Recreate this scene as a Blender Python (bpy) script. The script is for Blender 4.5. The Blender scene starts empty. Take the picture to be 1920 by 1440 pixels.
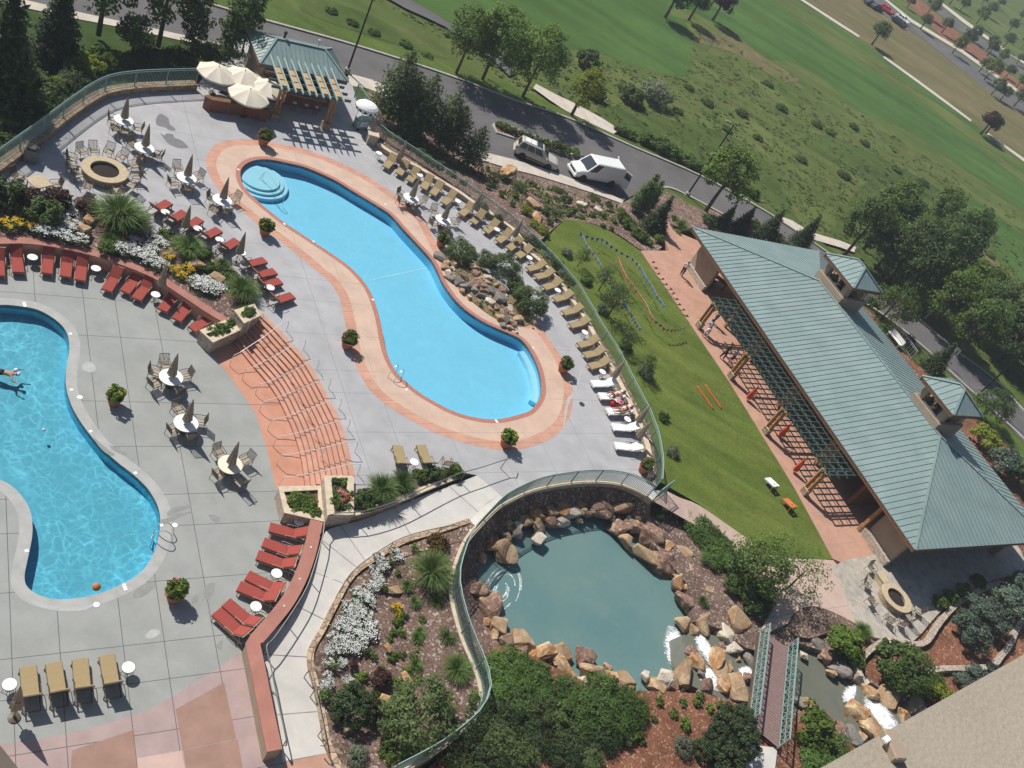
import bpy, bmesh, math, random
import numpy as np
from mathutils import Vector, Matrix
from bpy import context
S = context.scene
COL = S.collection
rad = math.radians
# ------------------------------------------------------------------ camera
H = 40.0
FPX, PIT, ROL = 1743.04, rad(37.3014), rad(31.7733)
Fv = Vector((0, math.cos(PIT), -math.sin(PIT)))
R0 = Vector((1, 0, 0)); U0 = R0.cross(Fv)
Rv = math.cos(ROL)*R0 + math.sin(ROL)*U0
Uv = -math.sin(ROL)*R0 + math.cos(ROL)*U0
cam_d = bpy.data.cameras.new("camera"); cam = bpy.data.objects.new("camera", cam_d); COL.objects.link(cam)
cam_d.sensor_width = 36; cam_d.lens = FPX/1920*36; cam_d.clip_end = 6000; cam_d.clip_start = .1
M = Matrix((Rv, Uv, -Fv)).transposed().to_4x4(); M.translation = (0, 0, H); cam.matrix_world = M
S.camera = cam

def G(x, y, z=0.0):
    "ground point at height z that was surveyed at photo coordinates x, y"
    d = Fv*FPX + Rv*(x-960) - Uv*(y-720)
    t = (z-H)/d.z
    return Vector((d.x*t, d.y*t, z))
def GP(pts, z): return [G(p[0], p[1], p[2] if len(p) > 2 else z) for p in pts]
L0, U, LW, RD, FD = 0.0, 1.35, 0.5, -0.85, -1.0     # lower deck, upper deck, lawn, road, field

# ------------------------------------------------------------------ light
SAZ, SEL = rad(160), rad(47)
SV = Vector((math.cos(SAZ)*math.cos(SEL), math.sin(SAZ)*math.cos(SEL), math.sin(SEL)))
sl = bpy.data.lights.new("sun", 'SUN'); sl.energy = 4.7; sl.angle = rad(.5); sl.color = (1, .955, .88)
so = bpy.data.objects.new("sun", sl); COL.objects.link(so); so.rotation_euler = SV.to_track_quat('Z', 'Y').to_euler()
so.location = (0, 0, 60)
W = bpy.data.worlds.new("World"); S.world = W; W.use_nodes = True
nt = W.node_tree; sky = nt.nodes.new('ShaderNodeTexSky'); sky.sky_type = 'NISHITA'; sky.sun_disc = False
sky.sun_elevation = SEL; sky.sun_rotation = math.atan2(SV.x, SV.y)
bg = nt.nodes['Background']; bg.inputs[1].default_value = .068; nt.links.new(sky.outputs[0], bg.inputs[0])
S.view_settings.view_transform = 'Standard'; S.view_settings.look = 'None'
S.view_settings.exposure = .1; S.view_settings.gamma = 1
S.cycles.max_bounces = 6; S.cycles.transparent_max_bounces = 12; S.cycles.caustics_refractive = False; S.cycles.caustics_reflective = False

# ------------------------------------------------------------------ materials
MATS = {}
def srgb(h):
    c = [int(h[i:i+2], 16)/255 for i in (0, 2, 4)]
    return tuple(v/12.92 if v <= .04045 else ((v+.055)/1.055)**2.4 for v in c)
def mk(name):
    m = bpy.data.materials.new(name); m.use_nodes = True
    n = m.node_tree.nodes; l = m.node_tree.links
    return m, n, l, n['Principled BSDF']
def mix(n, l, t, a, b, f, mode='MIX'):
    x = n.new('ShaderNodeMix'); x.data_type = 'RGBA'; x.blend_type = mode
    for i, v in ((0, f), (6, a), (7, b)):
        if hasattr(v, 'links'): l.new(v, x.inputs[i])
        elif isinstance(v, (int, float)): x.inputs[i].default_value = v
        else: x.inputs[i].default_value = (*v, 1)
    return x.outputs[2]
def noise(n, l, vec, sc, det=4, ro=.6):
    t = n.new('ShaderNodeTexNoise'); t.inputs['Scale'].default_value = sc; t.inputs['Detail'].default_value = det
    t.inputs['Roughness'].default_value = ro; l.new(vec, t.inputs['Vector']); return t.outputs[0]
def ramp(n, l, v, a, b):
    r = n.new('ShaderNodeMapRange'); r.inputs[1].default_value = a; r.inputs[2].default_value = b
    l.new(v, r.inputs[0]); return r.outputs[0]
def mat(name, col, rough=.8, var=.18, sc=1.2, fine=25, bump=.0, spec=.3, metal=0, col2=None, ground=False, k2=(.42, .62), finevar=None, bs=None):
    "plain surface with two scales of tone variation"
    m, n, l, b = mk(name)
    if ground: vec = n.new('ShaderNodeNewGeometry').outputs['Position']
    else: vec = n.new('ShaderNodeTexCoord').outputs['Object']
    n1 = noise(n, l, vec, sc, 6, .68); n2 = noise(n, l, vec, fine, 3)
    fv = var if finevar is None else finevar
    c = col
    if col2: c = mix(n, l, 0, col, col2, ramp(n, l, n1, *k2))
    c = mix(n, l, 0, c, (1+var,)*3, 1.0, 'MULTIPLY') if False else c
    lo = tuple(max(0, 1-var*1.2) for _ in range(3)); hi = (1+var,)*3
    t1 = mix(n, l, 0, lo, hi, ramp(n, l, noise(n, l, vec, sc*1.7+.13, 5), .3, .7))
    t2 = mix(n, l, 0, (1-fv,)*3, (1+fv,)*3, ramp(n, l, n2, .3, .7))
    c = mix(n, l, 0, c, t1, 1.0, 'MULTIPLY'); c = mix(n, l, 0, c, t2, 1.0, 'MULTIPLY')
    l.new(c, b.inputs['Base Color']); b.inputs['Roughness'].default_value = rough
    b.inputs['Specular IOR Level'].default_value = spec; b.inputs['Metallic'].default_value = metal
    if bump:
        bp = n.new('ShaderNodeBump'); bp.inputs['Strength'].default_value = bump; bp.inputs['Distance'].default_value = .05
        l.new(noise(n, l, vec, bs or fine*.7, 5), bp.inputs['Height']); l.new(bp.outputs[0], b.inputs['Normal'])
    MATS[name] = m; return m
def leafmat(name, c1, c2, tr=.3, rough=.6, obv=.25):
    m, n, l, b = mk(name)
    g = n.new('ShaderNodeNewGeometry'); oi = n.new('ShaderNodeObjectInfo')
    c = mix(n, l, 0, c1, c2, g.outputs['Random Per Island'])
    k = mix(n, l, 0, (1-obv,)*3, (1+obv,)*3, oi.outputs['Random']); c = mix(n, l, 0, c, k, 1.0, 'MULTIPLY')
    l.new(c, b.inputs['Base Color']); b.inputs['Roughness'].default_value = rough; b.inputs['Specular IOR Level'].default_value = .25
    t = n.new('ShaderNodeBsdfTranslucent'); l.new(c, t.inputs['Color'])
    x = n.new('ShaderNodeMixShader'); x.inputs[0].default_value = tr
    l.new(b.outputs[0], x.inputs[1]); l.new(t.outputs[0], x.inputs[2]); l.new(x.outputs[0], n['Material Output'].inputs[0])
    MATS[name] = m; return m

# ground and paving
mat('concrete', (.335, .345, .33), .85, .07, .35, 22, .05, ground=True, col2=(.305, .315, .30), finevar=.07)
mat('concrete_pale', (.425, .42, .43), .85, .09, .3, 30, .05, ground=True, col2=(.38, .376, .386), finevar=.05)
mat('path_white', (.60, .575, .54), .85, .08, .4, 30, .04, ground=True, col2=(.54, .52, .48), finevar=.04)
mat('joint', (.12, .12, .115), .9, .1)
mat('joint_faint', (.27, .265, .26), .9, .1)
mat('coral', (.57, .285, .195), .8, .09, .5, 35, .04, ground=True, col2=(.52, .25, .165), finevar=.06)
mat('coral_soft', (.57, .32, .235), .8, .10, .6, 35, .04, ground=True, col2=(.52, .28, .20), finevar=.06)
mat('coral_pink', (.50, .295, .215), .8, .10, .6, 35, .04, ground=True, col2=(.46, .26, .185), finevar=.06); mat('pale_pink', (.53, .40, .335), .8, .08, .6, 35, .04, ground=True, col2=(.50, .37, .30), finevar=.05)
mat('red_cap', (.40, .18, .14), .8, .10, .7, 30, .05, ground=True, finevar=.08)
mat('tan_deck', (.60, .44, .345), .8, .08, .5, 35, .03, ground=True, col2=(.56, .40, .31), finevar=.05)
mat('coping_red', (.43, .19, .14), .75, .15, 3, 30, .03, ground=True)
mat('coping_grey', (.41, .41, .395), .85, .1, .8, 30, .04, ground=True)
mat('plaza_mauve', (.40, .30, .285), .85, .10, .5, 30, .04, ground=True, finevar=.05)
mat('plaza_rust', (.34, .21, .165), .85, .12, .5, 30, .04, ground=True, finevar=.06)
mat('plaza_pink', (.56, .40, .345), .85, .08, .5, 30, .04, ground=True, finevar=.05)
mat('asphalt', (.135, .128, .128), .9, .14, .12, 14, .08, ground=True, col2=(.115, .109, .109), finevar=.07)
mat('kerb', (.40, .375, .34), .9, .12, 1, 30, ground=True)
mat('side_walk', (.56, .50, .43), .9, .12, .5, 30, ground=True)
mat('stone_cap', (.62, .52, .38), .85, .15, 2, 25, .05, ground=True)
mat('stone_patio', (.46, .415, .355), .85, .14, 1.2, 8, .05, ground=True, col2=(.36, .325, .28), finevar=.1)
def stonewall(name, c1, c2, scale=3.2):
    m, n, l, b = mk(name)
    pos = n.new('ShaderNodeNewGeometry').outputs['Position']
    mp = n.new('ShaderNodeMapping'); mp.inputs['Scale'].default_value = (1, 1, 1.9); l.new(pos, mp.inputs[0])
    v = n.new('ShaderNodeTexVoronoi'); v.inputs['Scale'].default_value = scale; l.new(mp.outputs[0], v.inputs['Vector'])
    e = n.new('ShaderNodeTexVoronoi'); e.feature = 'DISTANCE_TO_EDGE'; e.inputs['Scale'].default_value = scale; l.new(mp.outputs[0], e.inputs['Vector'])
    sp = n.new('ShaderNodeSeparateColor'); l.new(v.outputs['Color'], sp.inputs[0])
    c = mix(n, l, 0, c1, c2, sp.outputs[0])
    c = mix(n, l, 0, tuple(x*.42 for x in c2), c, ramp(n, l, e.outputs[0], .0, .06))
    c = mix(n, l, 0, c, mix(n, l, 0, (.8,)*3, (1.15,)*3, noise(n, l, pos, 20)), 1.0, 'MULTIPLY')
    l.new(c, b.inputs['Base Color']); b.inputs['Roughness'].default_value = .9
    bp = n.new('ShaderNodeBump'); bp.inputs['Distance'].default_value = .04; bp.inputs['Strength'].default_value = .6
    l.new(ramp(n, l, e.outputs[0], 0, .1), bp.inputs['Height']); l.new(bp.outputs[0], b.inputs['Normal'])
    MATS[name] = m
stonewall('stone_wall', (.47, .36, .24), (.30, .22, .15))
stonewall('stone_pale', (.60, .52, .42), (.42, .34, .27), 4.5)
stonewall('stone_edge', (.58, .44, .30), (.36, .25, .17), 2.6)
def mulch(name, c1, c2, c3):
    m, n, l, b = mk(name)
    pos = n.new('ShaderNodeNewGeometry').outputs['Position']
    v = n.new('ShaderNodeTexVoronoi'); v.inputs['Scale'].default_value = 9; l.new(pos, v.inputs['Vector'])
    sp = n.new('ShaderNodeSeparateColor'); l.new(v.outputs['Color'], sp.inputs[0])
    c = mix(n, l, 0, c1, c2, sp.outputs[0])
    c = mix(n, l, 0, c, c3, ramp(n, l, sp.outputs[1], .86, .9))
    c = mix(n, l, 0, c, mix(n, l, 0, (.72,)*3, (1.2,)*3, ramp(n, l, noise(n, l, pos, .7), .35, .65)), 1.0, 'MULTIPLY')
    c = mix(n, l, 0, c, mix(n, l, 0, (.6,)*3, (1.3,)*3, ramp(n, l, noise(n, l, pos, 14, 3), .35, .65)), 1.0, 'MULTIPLY')
    l.new(c, b.inputs['Base Color']); b.inputs['Roughness'].default_value = .95; b.inputs['Specular IOR Level'].default_value = .1
    bp = n.new('ShaderNodeBump'); bp.inputs['Distance'].default_value = .08; bp.inputs['Strength'].default_value = .8
    l.new(noise(n, l, pos, 12, 5), bp.inputs['Height']); l.new(bp.outputs[0], b.inputs['Normal'])
    MATS[name] = m
mulch('mulch_brown', (.15, .095, .075), (.24, .165, .135), (.42, .34, .29))
mulch('mulch_red', (.20, .085, .05), (.27, .125, .075), (.36, .24, .17))
mulch('pebble_bed', (.17, .125, .06), (.25, .19, .10), (.34, .30, .22))
def grass(name, c1, c2, c3, s1=.12, s2=.9, stripe=0, ang=0):
    m, n, l, b = mk(name)
    pos = n.new('ShaderNodeNewGeometry').outputs['Position']
    c = mix(n, l, 0, c1, c2, ramp(n, l, noise(n, l, pos, s1, 6, .65), .36, .64))
    c = mix(n, l, 0, c, c3, ramp(n, l, noise(n, l, pos, s2, 6, .7), .52, .74))
    mp = n.new('ShaderNodeMapping'); mp.inputs['Rotation'].default_value = (0, 0, ang); mp.inputs['Scale'].default_value = (.35, 2.2, 1)
    l.new(pos, mp.inputs[0])
    c = mix(n, l, 0, c, mix(n, l, 0, (.83,)*3, (1.17,)*3, ramp(n, l, noise(n, l, mp.outputs[0], s1*2.2, 4), .35, .65)), 1.0, 'MULTIPLY')
    c = mix(n, l, 0, c, mix(n, l, 0, (.72,)*3, (1.26,)*3, ramp(n, l, noise(n, l, pos, 7, 4, .75), .3, .7)), 1.0, 'MULTIPLY')
    if stripe:
        w = n.new('ShaderNodeTexWave'); w.inputs['Scale'].default_value = stripe; w.inputs['Distortion'].default_value = 1.2; w.inputs['Detail Scale'].default_value = .3
        mp2 = n.new('ShaderNodeMapping'); mp2.inputs['Rotation'].default_value = (0, 0, ang+math.pi/2); l.new(pos, mp2.inputs[0]); l.new(mp2.outputs[0], w.inputs['Vector'])
        c = mix(n, l, 0, c, mix(n, l, 0, (.93,)*3, (1.07,)*3, w.outputs[1]), 1.0, 'MULTIPLY')
    l.new(c, b.inputs['Base Color']); b.inputs['Roughness'].default_value = .9; b.inputs['Specular IOR Level'].default_value = .1
    bp = n.new('ShaderNodeBump'); bp.inputs['Distance'].default_value = .12; bp.inputs['Strength'].default_value = .55
    l.new(noise(n, l, pos, 9, 5, .7), bp.inputs['Height']); l.new(bp.outputs[0], b.inputs['Normal'])
    MATS[name] = m
grass('lawn_grass', (.135, .165, .036), (.098, .142, .026), (.08, .125, .026), .16, .5, 0, rad(-50))
grass('fairway_grass', (.058, .118, .026), (.08, .145, .034), (.052, .108, .032), .05, .3, .35, rad(8))
grass('rough_grass', (.115, .150, .038), (.076, .115, .028), (.15, .145, .058), .07, .35); grass('dark_rough', (.058, .092, .022), (.082, .12, .028), (.105, .125, .04), .09, .5)
grass('verge_grass', (.10, .145, .03), (.07, .115, .022), (.135, .15, .05), .15, .6)
grass('dry_grass', (.175, .145, .07), (.125, .125, .05), (.22, .165, .09), .04, .3, 0, rad(-35))
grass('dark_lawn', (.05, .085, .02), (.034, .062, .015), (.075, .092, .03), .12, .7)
# water
def water(name, tint, caustic=0, rough=.06, bump=.25, bsc=1.2):
    "clear pool water: lets light through with a tint and mirrors the sky a little; a net in the tint paints the ripple light"
    m, n, l, b = mk(name); n.remove(b)
    pos = n.new('ShaderNodeNewGeometry').outputs['Position']
    tr = n.new('ShaderNodeBsdfTransparent'); gl = n.new('ShaderNodeBsdfGlossy'); gl.inputs['Roughness'].default_value = rough
    c = tint
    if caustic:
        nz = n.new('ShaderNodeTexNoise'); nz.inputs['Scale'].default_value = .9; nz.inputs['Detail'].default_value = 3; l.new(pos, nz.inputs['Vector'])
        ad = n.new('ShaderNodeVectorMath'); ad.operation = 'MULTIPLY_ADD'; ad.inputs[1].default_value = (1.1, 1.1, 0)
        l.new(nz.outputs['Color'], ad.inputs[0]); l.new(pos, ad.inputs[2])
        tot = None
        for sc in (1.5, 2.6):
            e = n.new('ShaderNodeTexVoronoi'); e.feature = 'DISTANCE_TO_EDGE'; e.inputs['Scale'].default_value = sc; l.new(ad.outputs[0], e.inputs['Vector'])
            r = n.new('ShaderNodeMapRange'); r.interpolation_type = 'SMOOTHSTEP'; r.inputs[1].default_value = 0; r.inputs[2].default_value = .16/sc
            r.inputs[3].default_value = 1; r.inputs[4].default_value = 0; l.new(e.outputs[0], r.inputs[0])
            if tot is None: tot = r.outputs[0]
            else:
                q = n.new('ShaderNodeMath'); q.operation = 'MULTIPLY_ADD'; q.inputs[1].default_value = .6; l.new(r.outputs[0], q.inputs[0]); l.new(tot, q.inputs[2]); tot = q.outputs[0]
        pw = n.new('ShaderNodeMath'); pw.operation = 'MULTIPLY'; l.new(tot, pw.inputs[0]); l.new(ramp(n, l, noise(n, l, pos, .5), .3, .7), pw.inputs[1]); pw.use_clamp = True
        c = mix(n, l, 0, tuple(x*(1-caustic) for x in tint), tuple(min(1.0, x*1.0+.12) for x in tint), pw.outputs[0])  # bright net of ripple light painted into the water's tint
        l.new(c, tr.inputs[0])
    else: tr.inputs[0].default_value = (*tint, 1)
    bp = n.new('ShaderNodeBump'); bp.inputs['Strength'].default_value = bump; bp.inputs['Distance'].default_value = .05
    l.new(noise(n, l, pos, bsc, 4), bp.inputs['Height']); l.new(bp.outputs[0], gl.inputs['Normal'])
    fr = n.new('ShaderNodeFresnel'); fr.inputs[0].default_value = 1.33
    x = n.new('ShaderNodeMixShader'); l.new(fr.outputs[0], x.inputs[0]); l.new(tr.outputs[0], x.inputs[1]); l.new(gl.outputs[0], x.inputs[2])
    l.new(x.outputs[0], n['Material Output'].inputs[0]); MATS[name] = m
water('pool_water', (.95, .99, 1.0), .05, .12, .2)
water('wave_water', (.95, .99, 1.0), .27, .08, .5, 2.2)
mat('pool_shell', (.22, .66, .90), .6, .03, .3, 30, ground=True, finevar=.02)
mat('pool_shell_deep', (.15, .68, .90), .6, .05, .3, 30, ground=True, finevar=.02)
mat('pool_step', (.36, .74, .90), .6, .03, .3, 30, ground=True)
def murky(name, c1, c2, c3, alpha=.9, rough=.12):
    m, n, l, b = mk(name)
    pos = n.new('ShaderNodeNewGeometry').outputs['Position']
    c = mix(n, l, 0, c1, c2, ramp(n, l, noise(n, l, pos, .13, 4), .35, .65)); c = mix(n, l, 0, c, c3, ramp(n, l, noise(n, l, pos, .32, 6, .7), .55, .8))
    l.new(c, b.inputs['Base Color']); b.inputs['Roughness'].default_value = rough; b.inputs['IOR'].default_value = 1.33; b.inputs['Alpha'].default_value = alpha
    bp = n.new('ShaderNodeBump'); bp.inputs['Strength'].default_value = .35; bp.inputs['Distance'].default_value = .06
    l.new(noise(n, l, pos, 3.5, 5), bp.inputs['Height']); l.new(bp.outputs[0], b.inputs['Normal']); MATS[name] = m
murky('pond_water', (.125, .24, .245), (.17, .275, .26), (.22, .285, .24), .88, .16)
murky('creek_water', (.17, .185, .145), (.21, .215, .17), (.14, .17, .15), .78, .25)
def foam(name):
    m, n, l, b = mk(name)
    oc = n.new('ShaderNodeTexCoord').outputs['Object']; ln = n.new('ShaderNodeVectorMath'); ln.operation = 'LENGTH'
    fl = n.new('ShaderNodeVectorMath'); fl.operation = 'MULTIPLY'; fl.inputs[1].default_value = (1, 1, 0); l.new(oc, fl.inputs[0]); l.new(fl.outputs[0], ln.inputs[0])
    pos = n.new('ShaderNodeNewGeometry').outputs['Position']; mp = n.new('ShaderNodeMapping'); mp.inputs['Scale'].default_value = (2.2, 5.5, 1); mp.inputs['Rotation'].default_value = (0, 0, rad(-35)); l.new(pos, mp.inputs[0])
    a = n.new('ShaderNodeMath'); a.operation = 'SUBTRACT'; l.new(ramp(n, l, noise(n, l, mp.outputs[0], 1.6, 6, .7), .22, .68), a.inputs[0])
    q = n.new('ShaderNodeMath'); q.operation = 'POWER'; q.inputs[1].default_value = 1.6; l.new(ln.outputs['Value'], q.inputs[0]); l.new(q.outputs[0], a.inputs[1])
    r = n.new('ShaderNodeMapRange'); r.inputs[1].default_value = -.30; r.inputs[2].default_value = .18; l.new(a.outputs[0], r.inputs[0])
    b.inputs['Base Color'].default_value = (.86, .89, .93, 1); b.inputs['Roughness'].default_value = .6; l.new(r.outputs[0], b.inputs['Alpha']); MATS[name] = m
def foam_thin(name):
    m, n, l, b = mk(name)
    vec = n.new('ShaderNodeTexCoord').outputs['Object']
    b.inputs['Base Color'].default_value = (.9, .93, .96, 1); b.inputs['Roughness'].default_value = .5
    l.new(ramp(n, l, noise(n, l, vec, 3.2, 6, .7), .36, .62), b.inputs['Alpha']); MATS[name] = m
foam('foam'); foam_thin('foam_thin')
# building and object materials
mat('roof_green', (.225, .305, .30), .42, .10, .25, 40, spec=.45, col2=(.25, .325, .315), finevar=.04)
mat('roof_seam', (.175, .24, .235), .45, .05)
mat('green_metal', (.062, .105, .095), .5, .1, 2, 30, spec=.4)
mat('fence_green', (.25, .36, .33), .5, .1, 2, 30, spec=.4)
mat('stucco', (.36, .28, .21), .95, .08, .6, 60, .15)
mat('stucco_near', (.36, .31, .245), .95, .05, .3, 14, .32, finevar=.08, bs=16)
mat('timber', (.40, .20, .075), .7, .25, 3, 30)
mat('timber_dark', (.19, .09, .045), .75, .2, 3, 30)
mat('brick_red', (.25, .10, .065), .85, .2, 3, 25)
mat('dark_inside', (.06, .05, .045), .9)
mat('bronze', (.105, .08, .06), .5, .1, spec=.4)
mat('bronze_light', (.175, .14, .10), .5, .1, spec=.4)
mat('sling', (.46, .39, .30), .9, .08, 6, 60)
mat('cushion_red', (.33, .068, .054), .9, .07, 3, 60, finevar=.05)
mat('cushion_tan', (.36, .275, .15), .9, .06, 3, 60, finevar=.05)
mat('towel_white', (.84, .84, .83), .95, .04, 3, 60)
mat('table_white', (.86, .86, .85), .45, .03)
mat('table_cream', (.80, .75, .60), .5, .03)
mat('umbrella_tan', (.36, .30, .225), .9, .1, 4, 40)
mat('umbrella_cream', (.76, .69, .57), .9, .05, 3, 40)
mat('terracotta', (.36, .135, .07), .8, .15, 3, 30)
mat('soil', (.07, .045, .03), .95)
mat('lava', (.035, .025, .022), .95, .4, 8, 30, .6)
mat('firestone', (.52, .42, .28), .9, .15, 3, 30, .1)
mat('bark', (.12, .09, .07), .95, .25, 4, 25)
mat('black_metal', (.015, .015, .016), .45)
mat('steel', (.62, .64, .66), .3, .05, spec=.5, metal=.6)
mat('rail_paint', (.17, .16, .155), .45, .05, spec=.5)
mat('rail_sunlit', (.72, .69, .67), .4, .05, spec=.5)
mat('white_paint', (.80, .80, .79), .35, .03, spec=.5)
mat('silver_paint', (.50, .48, .41), .35, .03, spec=.5)
mat('glass_dark', (.02, .036, .046), .08, .05, spec=.8)
mat('rubber', (.02, .02, .02), .85)
mat('plastic_dark', (.05, .05, .055), .6)
mat('lamp_red', (.35, .03, .02), .3); mat('lamp_clear', (.75, .75, .7), .2)
mat('flag_blue', (.03, .13, .55), .8, .1); mat('flag_orange', (.62, .09, .035), .8, .1); mat('cord_white', (.6, .6, .6), .8)
mat('board_orange', (.55, .17, .05), .7, .1)
mat('plank', (.25, .165, .155), .85, .12, 3, 30)
mat('skin', (.48, .27, .18), .6, .06); mat('skin_tan', (.40, .20, .12), .6, .06)
mat('hair_dark', (.04, .025, .018), .8); mat('cloth_white', (.78, .78, .79), .9); mat('cloth_blue', (.06, .10, .32), .9)
mat('cloth_navy', (.025, .03, .05), .9); mat('cloth_lilac', (.42, .41, .62), .9); mat('cloth_red', (.55, .03, .04), .9); mat('cloth_pink', (.70, .20, .25), .9)
mat('cloth_maroon', (.16, .03, .05), .9)
mat('rock_tan', (.46, .34, .215), .9, .25, 2.2, 9, .5, col2=(.30, .175, .095)); mat('rock_rust', (.40, .20, .085), .9, .25, 1.6, 9, .3, col2=(.50, .38, .24))
mat('rock_plum', (.20, .12, .092), .9, .25, 2.2, 9, .5, col2=(.37, .25, .18)); mat('rock_grey', (.25, .225, .20), .9, .25, 2.2, 9, .5, col2=(.19, .175, .16))
mat('rock_white', (.60, .55, .47), .9, .15, 1.6, 9, .3, col2=(.50, .40, .28))
leafmat('leaf_mid', (.085, .145, .03), (.175, .255, .06), .42); leafmat('leaf_dark', (.055, .098, .027), (.13, .19, .055), .38)
leafmat('leaf_bright', (.10, .175, .024), (.20, .285, .05), .4); leafmat('leaf_yellow', (.20, .26, .025), (.34, .38, .05), .45, obv=.05)
leafmat('leaf_blue', (.075, .115, .08), (.16, .21, .155)); leafmat('leaf_grey', (.11, .14, .085), (.21, .245, .17))
leafmat('needle', (.085, .135, .042), (.175, .225, .085), .38); leafmat('needle_dark', (.034, .066, .024), (.088, .13, .05), .3); leafmat('weed', (.085, .10, .030), (.125, .135, .05)); leafmat('weed_green', (.058, .09, .022), (.09, .125, .035))
leafmat('leaf_plum', (.06, .025, .022), (.115, .05, .04)); leafmat('leaf_rust', (.10, .065, .018), (.19, .12, .035))
leafmat('leaf_verge', (.105, .185, .034), (.21, .30, .065), .45); leafmat('blade', (.105, .175, .045), (.21, .29, .095), .4); leafmat('blade_green', (.085, .165, .035), (.17, .265, .072), .4); leafmat('blade_dry', (.20, .17, .075), (.10, .11, .04))
leafmat('petal_white', (.70, .71, .70), (.88, .88, .86), .1, obv=.03); leafmat('petal_yellow', (.62, .36, .01), (.75, .52, .02), .1, obv=.1); leafmat('petal_pink', (.55, .06, .12), (.6, .2, .2), .1)
# ------------------------------------------------------------------ mesh helpers
def basis(d):
    d = d.normalized(); a = Vector((0, 0, 1)) if abs(d.z) < .9 else Vector((1, 0, 0))
    x = a.cross(d).normalized(); return x, d.cross(x)
class MB:
    def __init__(s): s.v = []; s.f = []; s.m = []; s.k = 0
    def add(s, vs, fs):
        b = len(s.v); s.v += [tuple(p) for p in vs]; s.f += [tuple(b+i for i in f) for f in fs]; s.m += [s.k]*len(fs); return s
    def box(s, c, d, rz=0, bev=0):
        x, y, z = d[0]/2, d[1]/2, d[2]/2; cs, sn = math.cos(rz), math.sin(rz)
        if bev:
            o = [(-x+bev, -y), (x-bev, -y), (x, -y+bev), (x, y-bev), (x-bev, y), (-x+bev, y), (-x, y-bev), (-x, -y+bev)]
            p = [(a*cs-b*sn+c[0], a*sn+b*cs+c[1]) for a, b in o]
            i = [((a*(1-bev/x))*cs-(b*(1-bev/y))*sn+c[0], (a*(1-bev/x))*sn+(b*(1-bev/y))*cs+c[1]) for a, b in o]
            vs = [(*q, c[2]-z) for q in p]+[(*q, c[2]+z-bev) for q in p]+[(*q, c[2]+z) for q in i]
            fs = [tuple(range(7, -1, -1)), tuple(range(16, 24))]
            for k in range(8):
                j = (k+1) % 8; fs += [(k, j, 8+j, 8+k), (8+k, 8+j, 16+j, 16+k)]
            return s.add(vs, fs)
        vs = [(a*x*cs-b*y*sn+c[0], a*x*sn+b*y*cs+c[1], e*z+c[2]) for e in (-1, 1) for a, b in ((-1, -1), (1, -1), (1, 1), (-1, 1))]
        return s.add(vs, [(3, 2, 1, 0), (4, 5, 6, 7), (0, 1, 5, 4), (1, 2, 6, 5), (2, 3, 7, 6), (3, 0, 4, 7)])
    def bar(s, a, b, w, h=None, up=None):
        a, b = Vector(a), Vector(b); h = h or w; d = (b-a)
        if up is None: x, y = basis(d)
        else:
            x = d.cross(Vector(up)).normalized(); y = x.cross(d).normalized()
        o = [(-w/2, -h/2), (w/2, -h/2), (w/2, h/2), (-w/2, h/2)]
        vs = [q+x*i+y*j for q in (a, b) for i, j in o]
        return s.add(vs, [(3, 2, 1, 0), (4, 5, 6, 7), (0, 1, 5, 4), (1, 2, 6, 5), (2, 3, 7, 6), (3, 0, 4, 7)])
    def tube(s, pts, r, n=6, cap=True, closed=False):
        pts = [Vector(p) for p in pts]; N = len(pts); rs = r if isinstance(r, (list, tuple)) else [r]*N
        vs = []; x0 = None
        for i, p in enumerate(pts):
            d = (pts[(i+1) % N]-pts[i-1]) if closed else (pts[min(i+1, N-1)]-pts[max(i-1, 0)])
            if d.length < 1e-9: d = Vector((0, 0, 1))
            d.normalize()
            if x0 is None: x, y = basis(d)
            else:
                x = x0-d*x0.dot(d)
                if x.length < 1e-6: x, y = basis(d)
                x.normalize(); y = d.cross(x)
            x0 = x
            vs += [p+(x*math.cos(2*math.pi*k/n)+y*math.sin(2*math.pi*k/n))*rs[i] for k in range(n)]
        fs = []
        for i in range(N if closed else N-1):
            j = (i+1) % N
            fs += [(i*n+k, i*n+(k+1) % n, j*n+(k+1) % n, j*n+k) for k in range(n)]
        if cap and not closed: fs += [tuple(range(n-1, -1, -1)), tuple((N-1)*n+k for k in range(n))]
        return s.add(vs, fs)
    def lathe(s, prof, n=16, c=(0, 0, 0), wob=None):
        vs = []; fs = []; m = len(prof)
        for k in range(n):
            a = 2*math.pi*k/n; w = wob(k) if wob else 1
            vs += [(c[0]+r*w*math.cos(a), c[1]+r*w*math.sin(a), c[2]+z) for r, z in prof]
        for k in range(n):
            j = (k+1) % n
            fs += [(k*m+i, j*m+i, j*m+i+1, k*m+i+1) for i in range(m-1)]
        if prof[0][0] > 1e-6: fs.append(tuple(k*m for k in range(n-1, -1, -1)))
        if prof[-1][0] > 1e-6: fs.append(tuple(k*m+m-1 for k in range(n)))
        return s.add(vs, fs)
    def ring(s, prof, n=32, c=(0, 0, 0)):
        "closed profile turned round a circle"
        vs = []; fs = []; m = len(prof)
        for k in range(n):
            a = 2*math.pi*k/n; vs += [(c[0]+r*math.cos(a), c[1]+r*math.sin(a), c[2]+z) for r, z in prof]
        for k in range(n):
            j = (k+1) % n; fs += [(k*m+i, j*m+i, j*m+(i+1) % m, k*m+(i+1) % m) for i in range(m)]
        return s.add(vs, fs)
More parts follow.
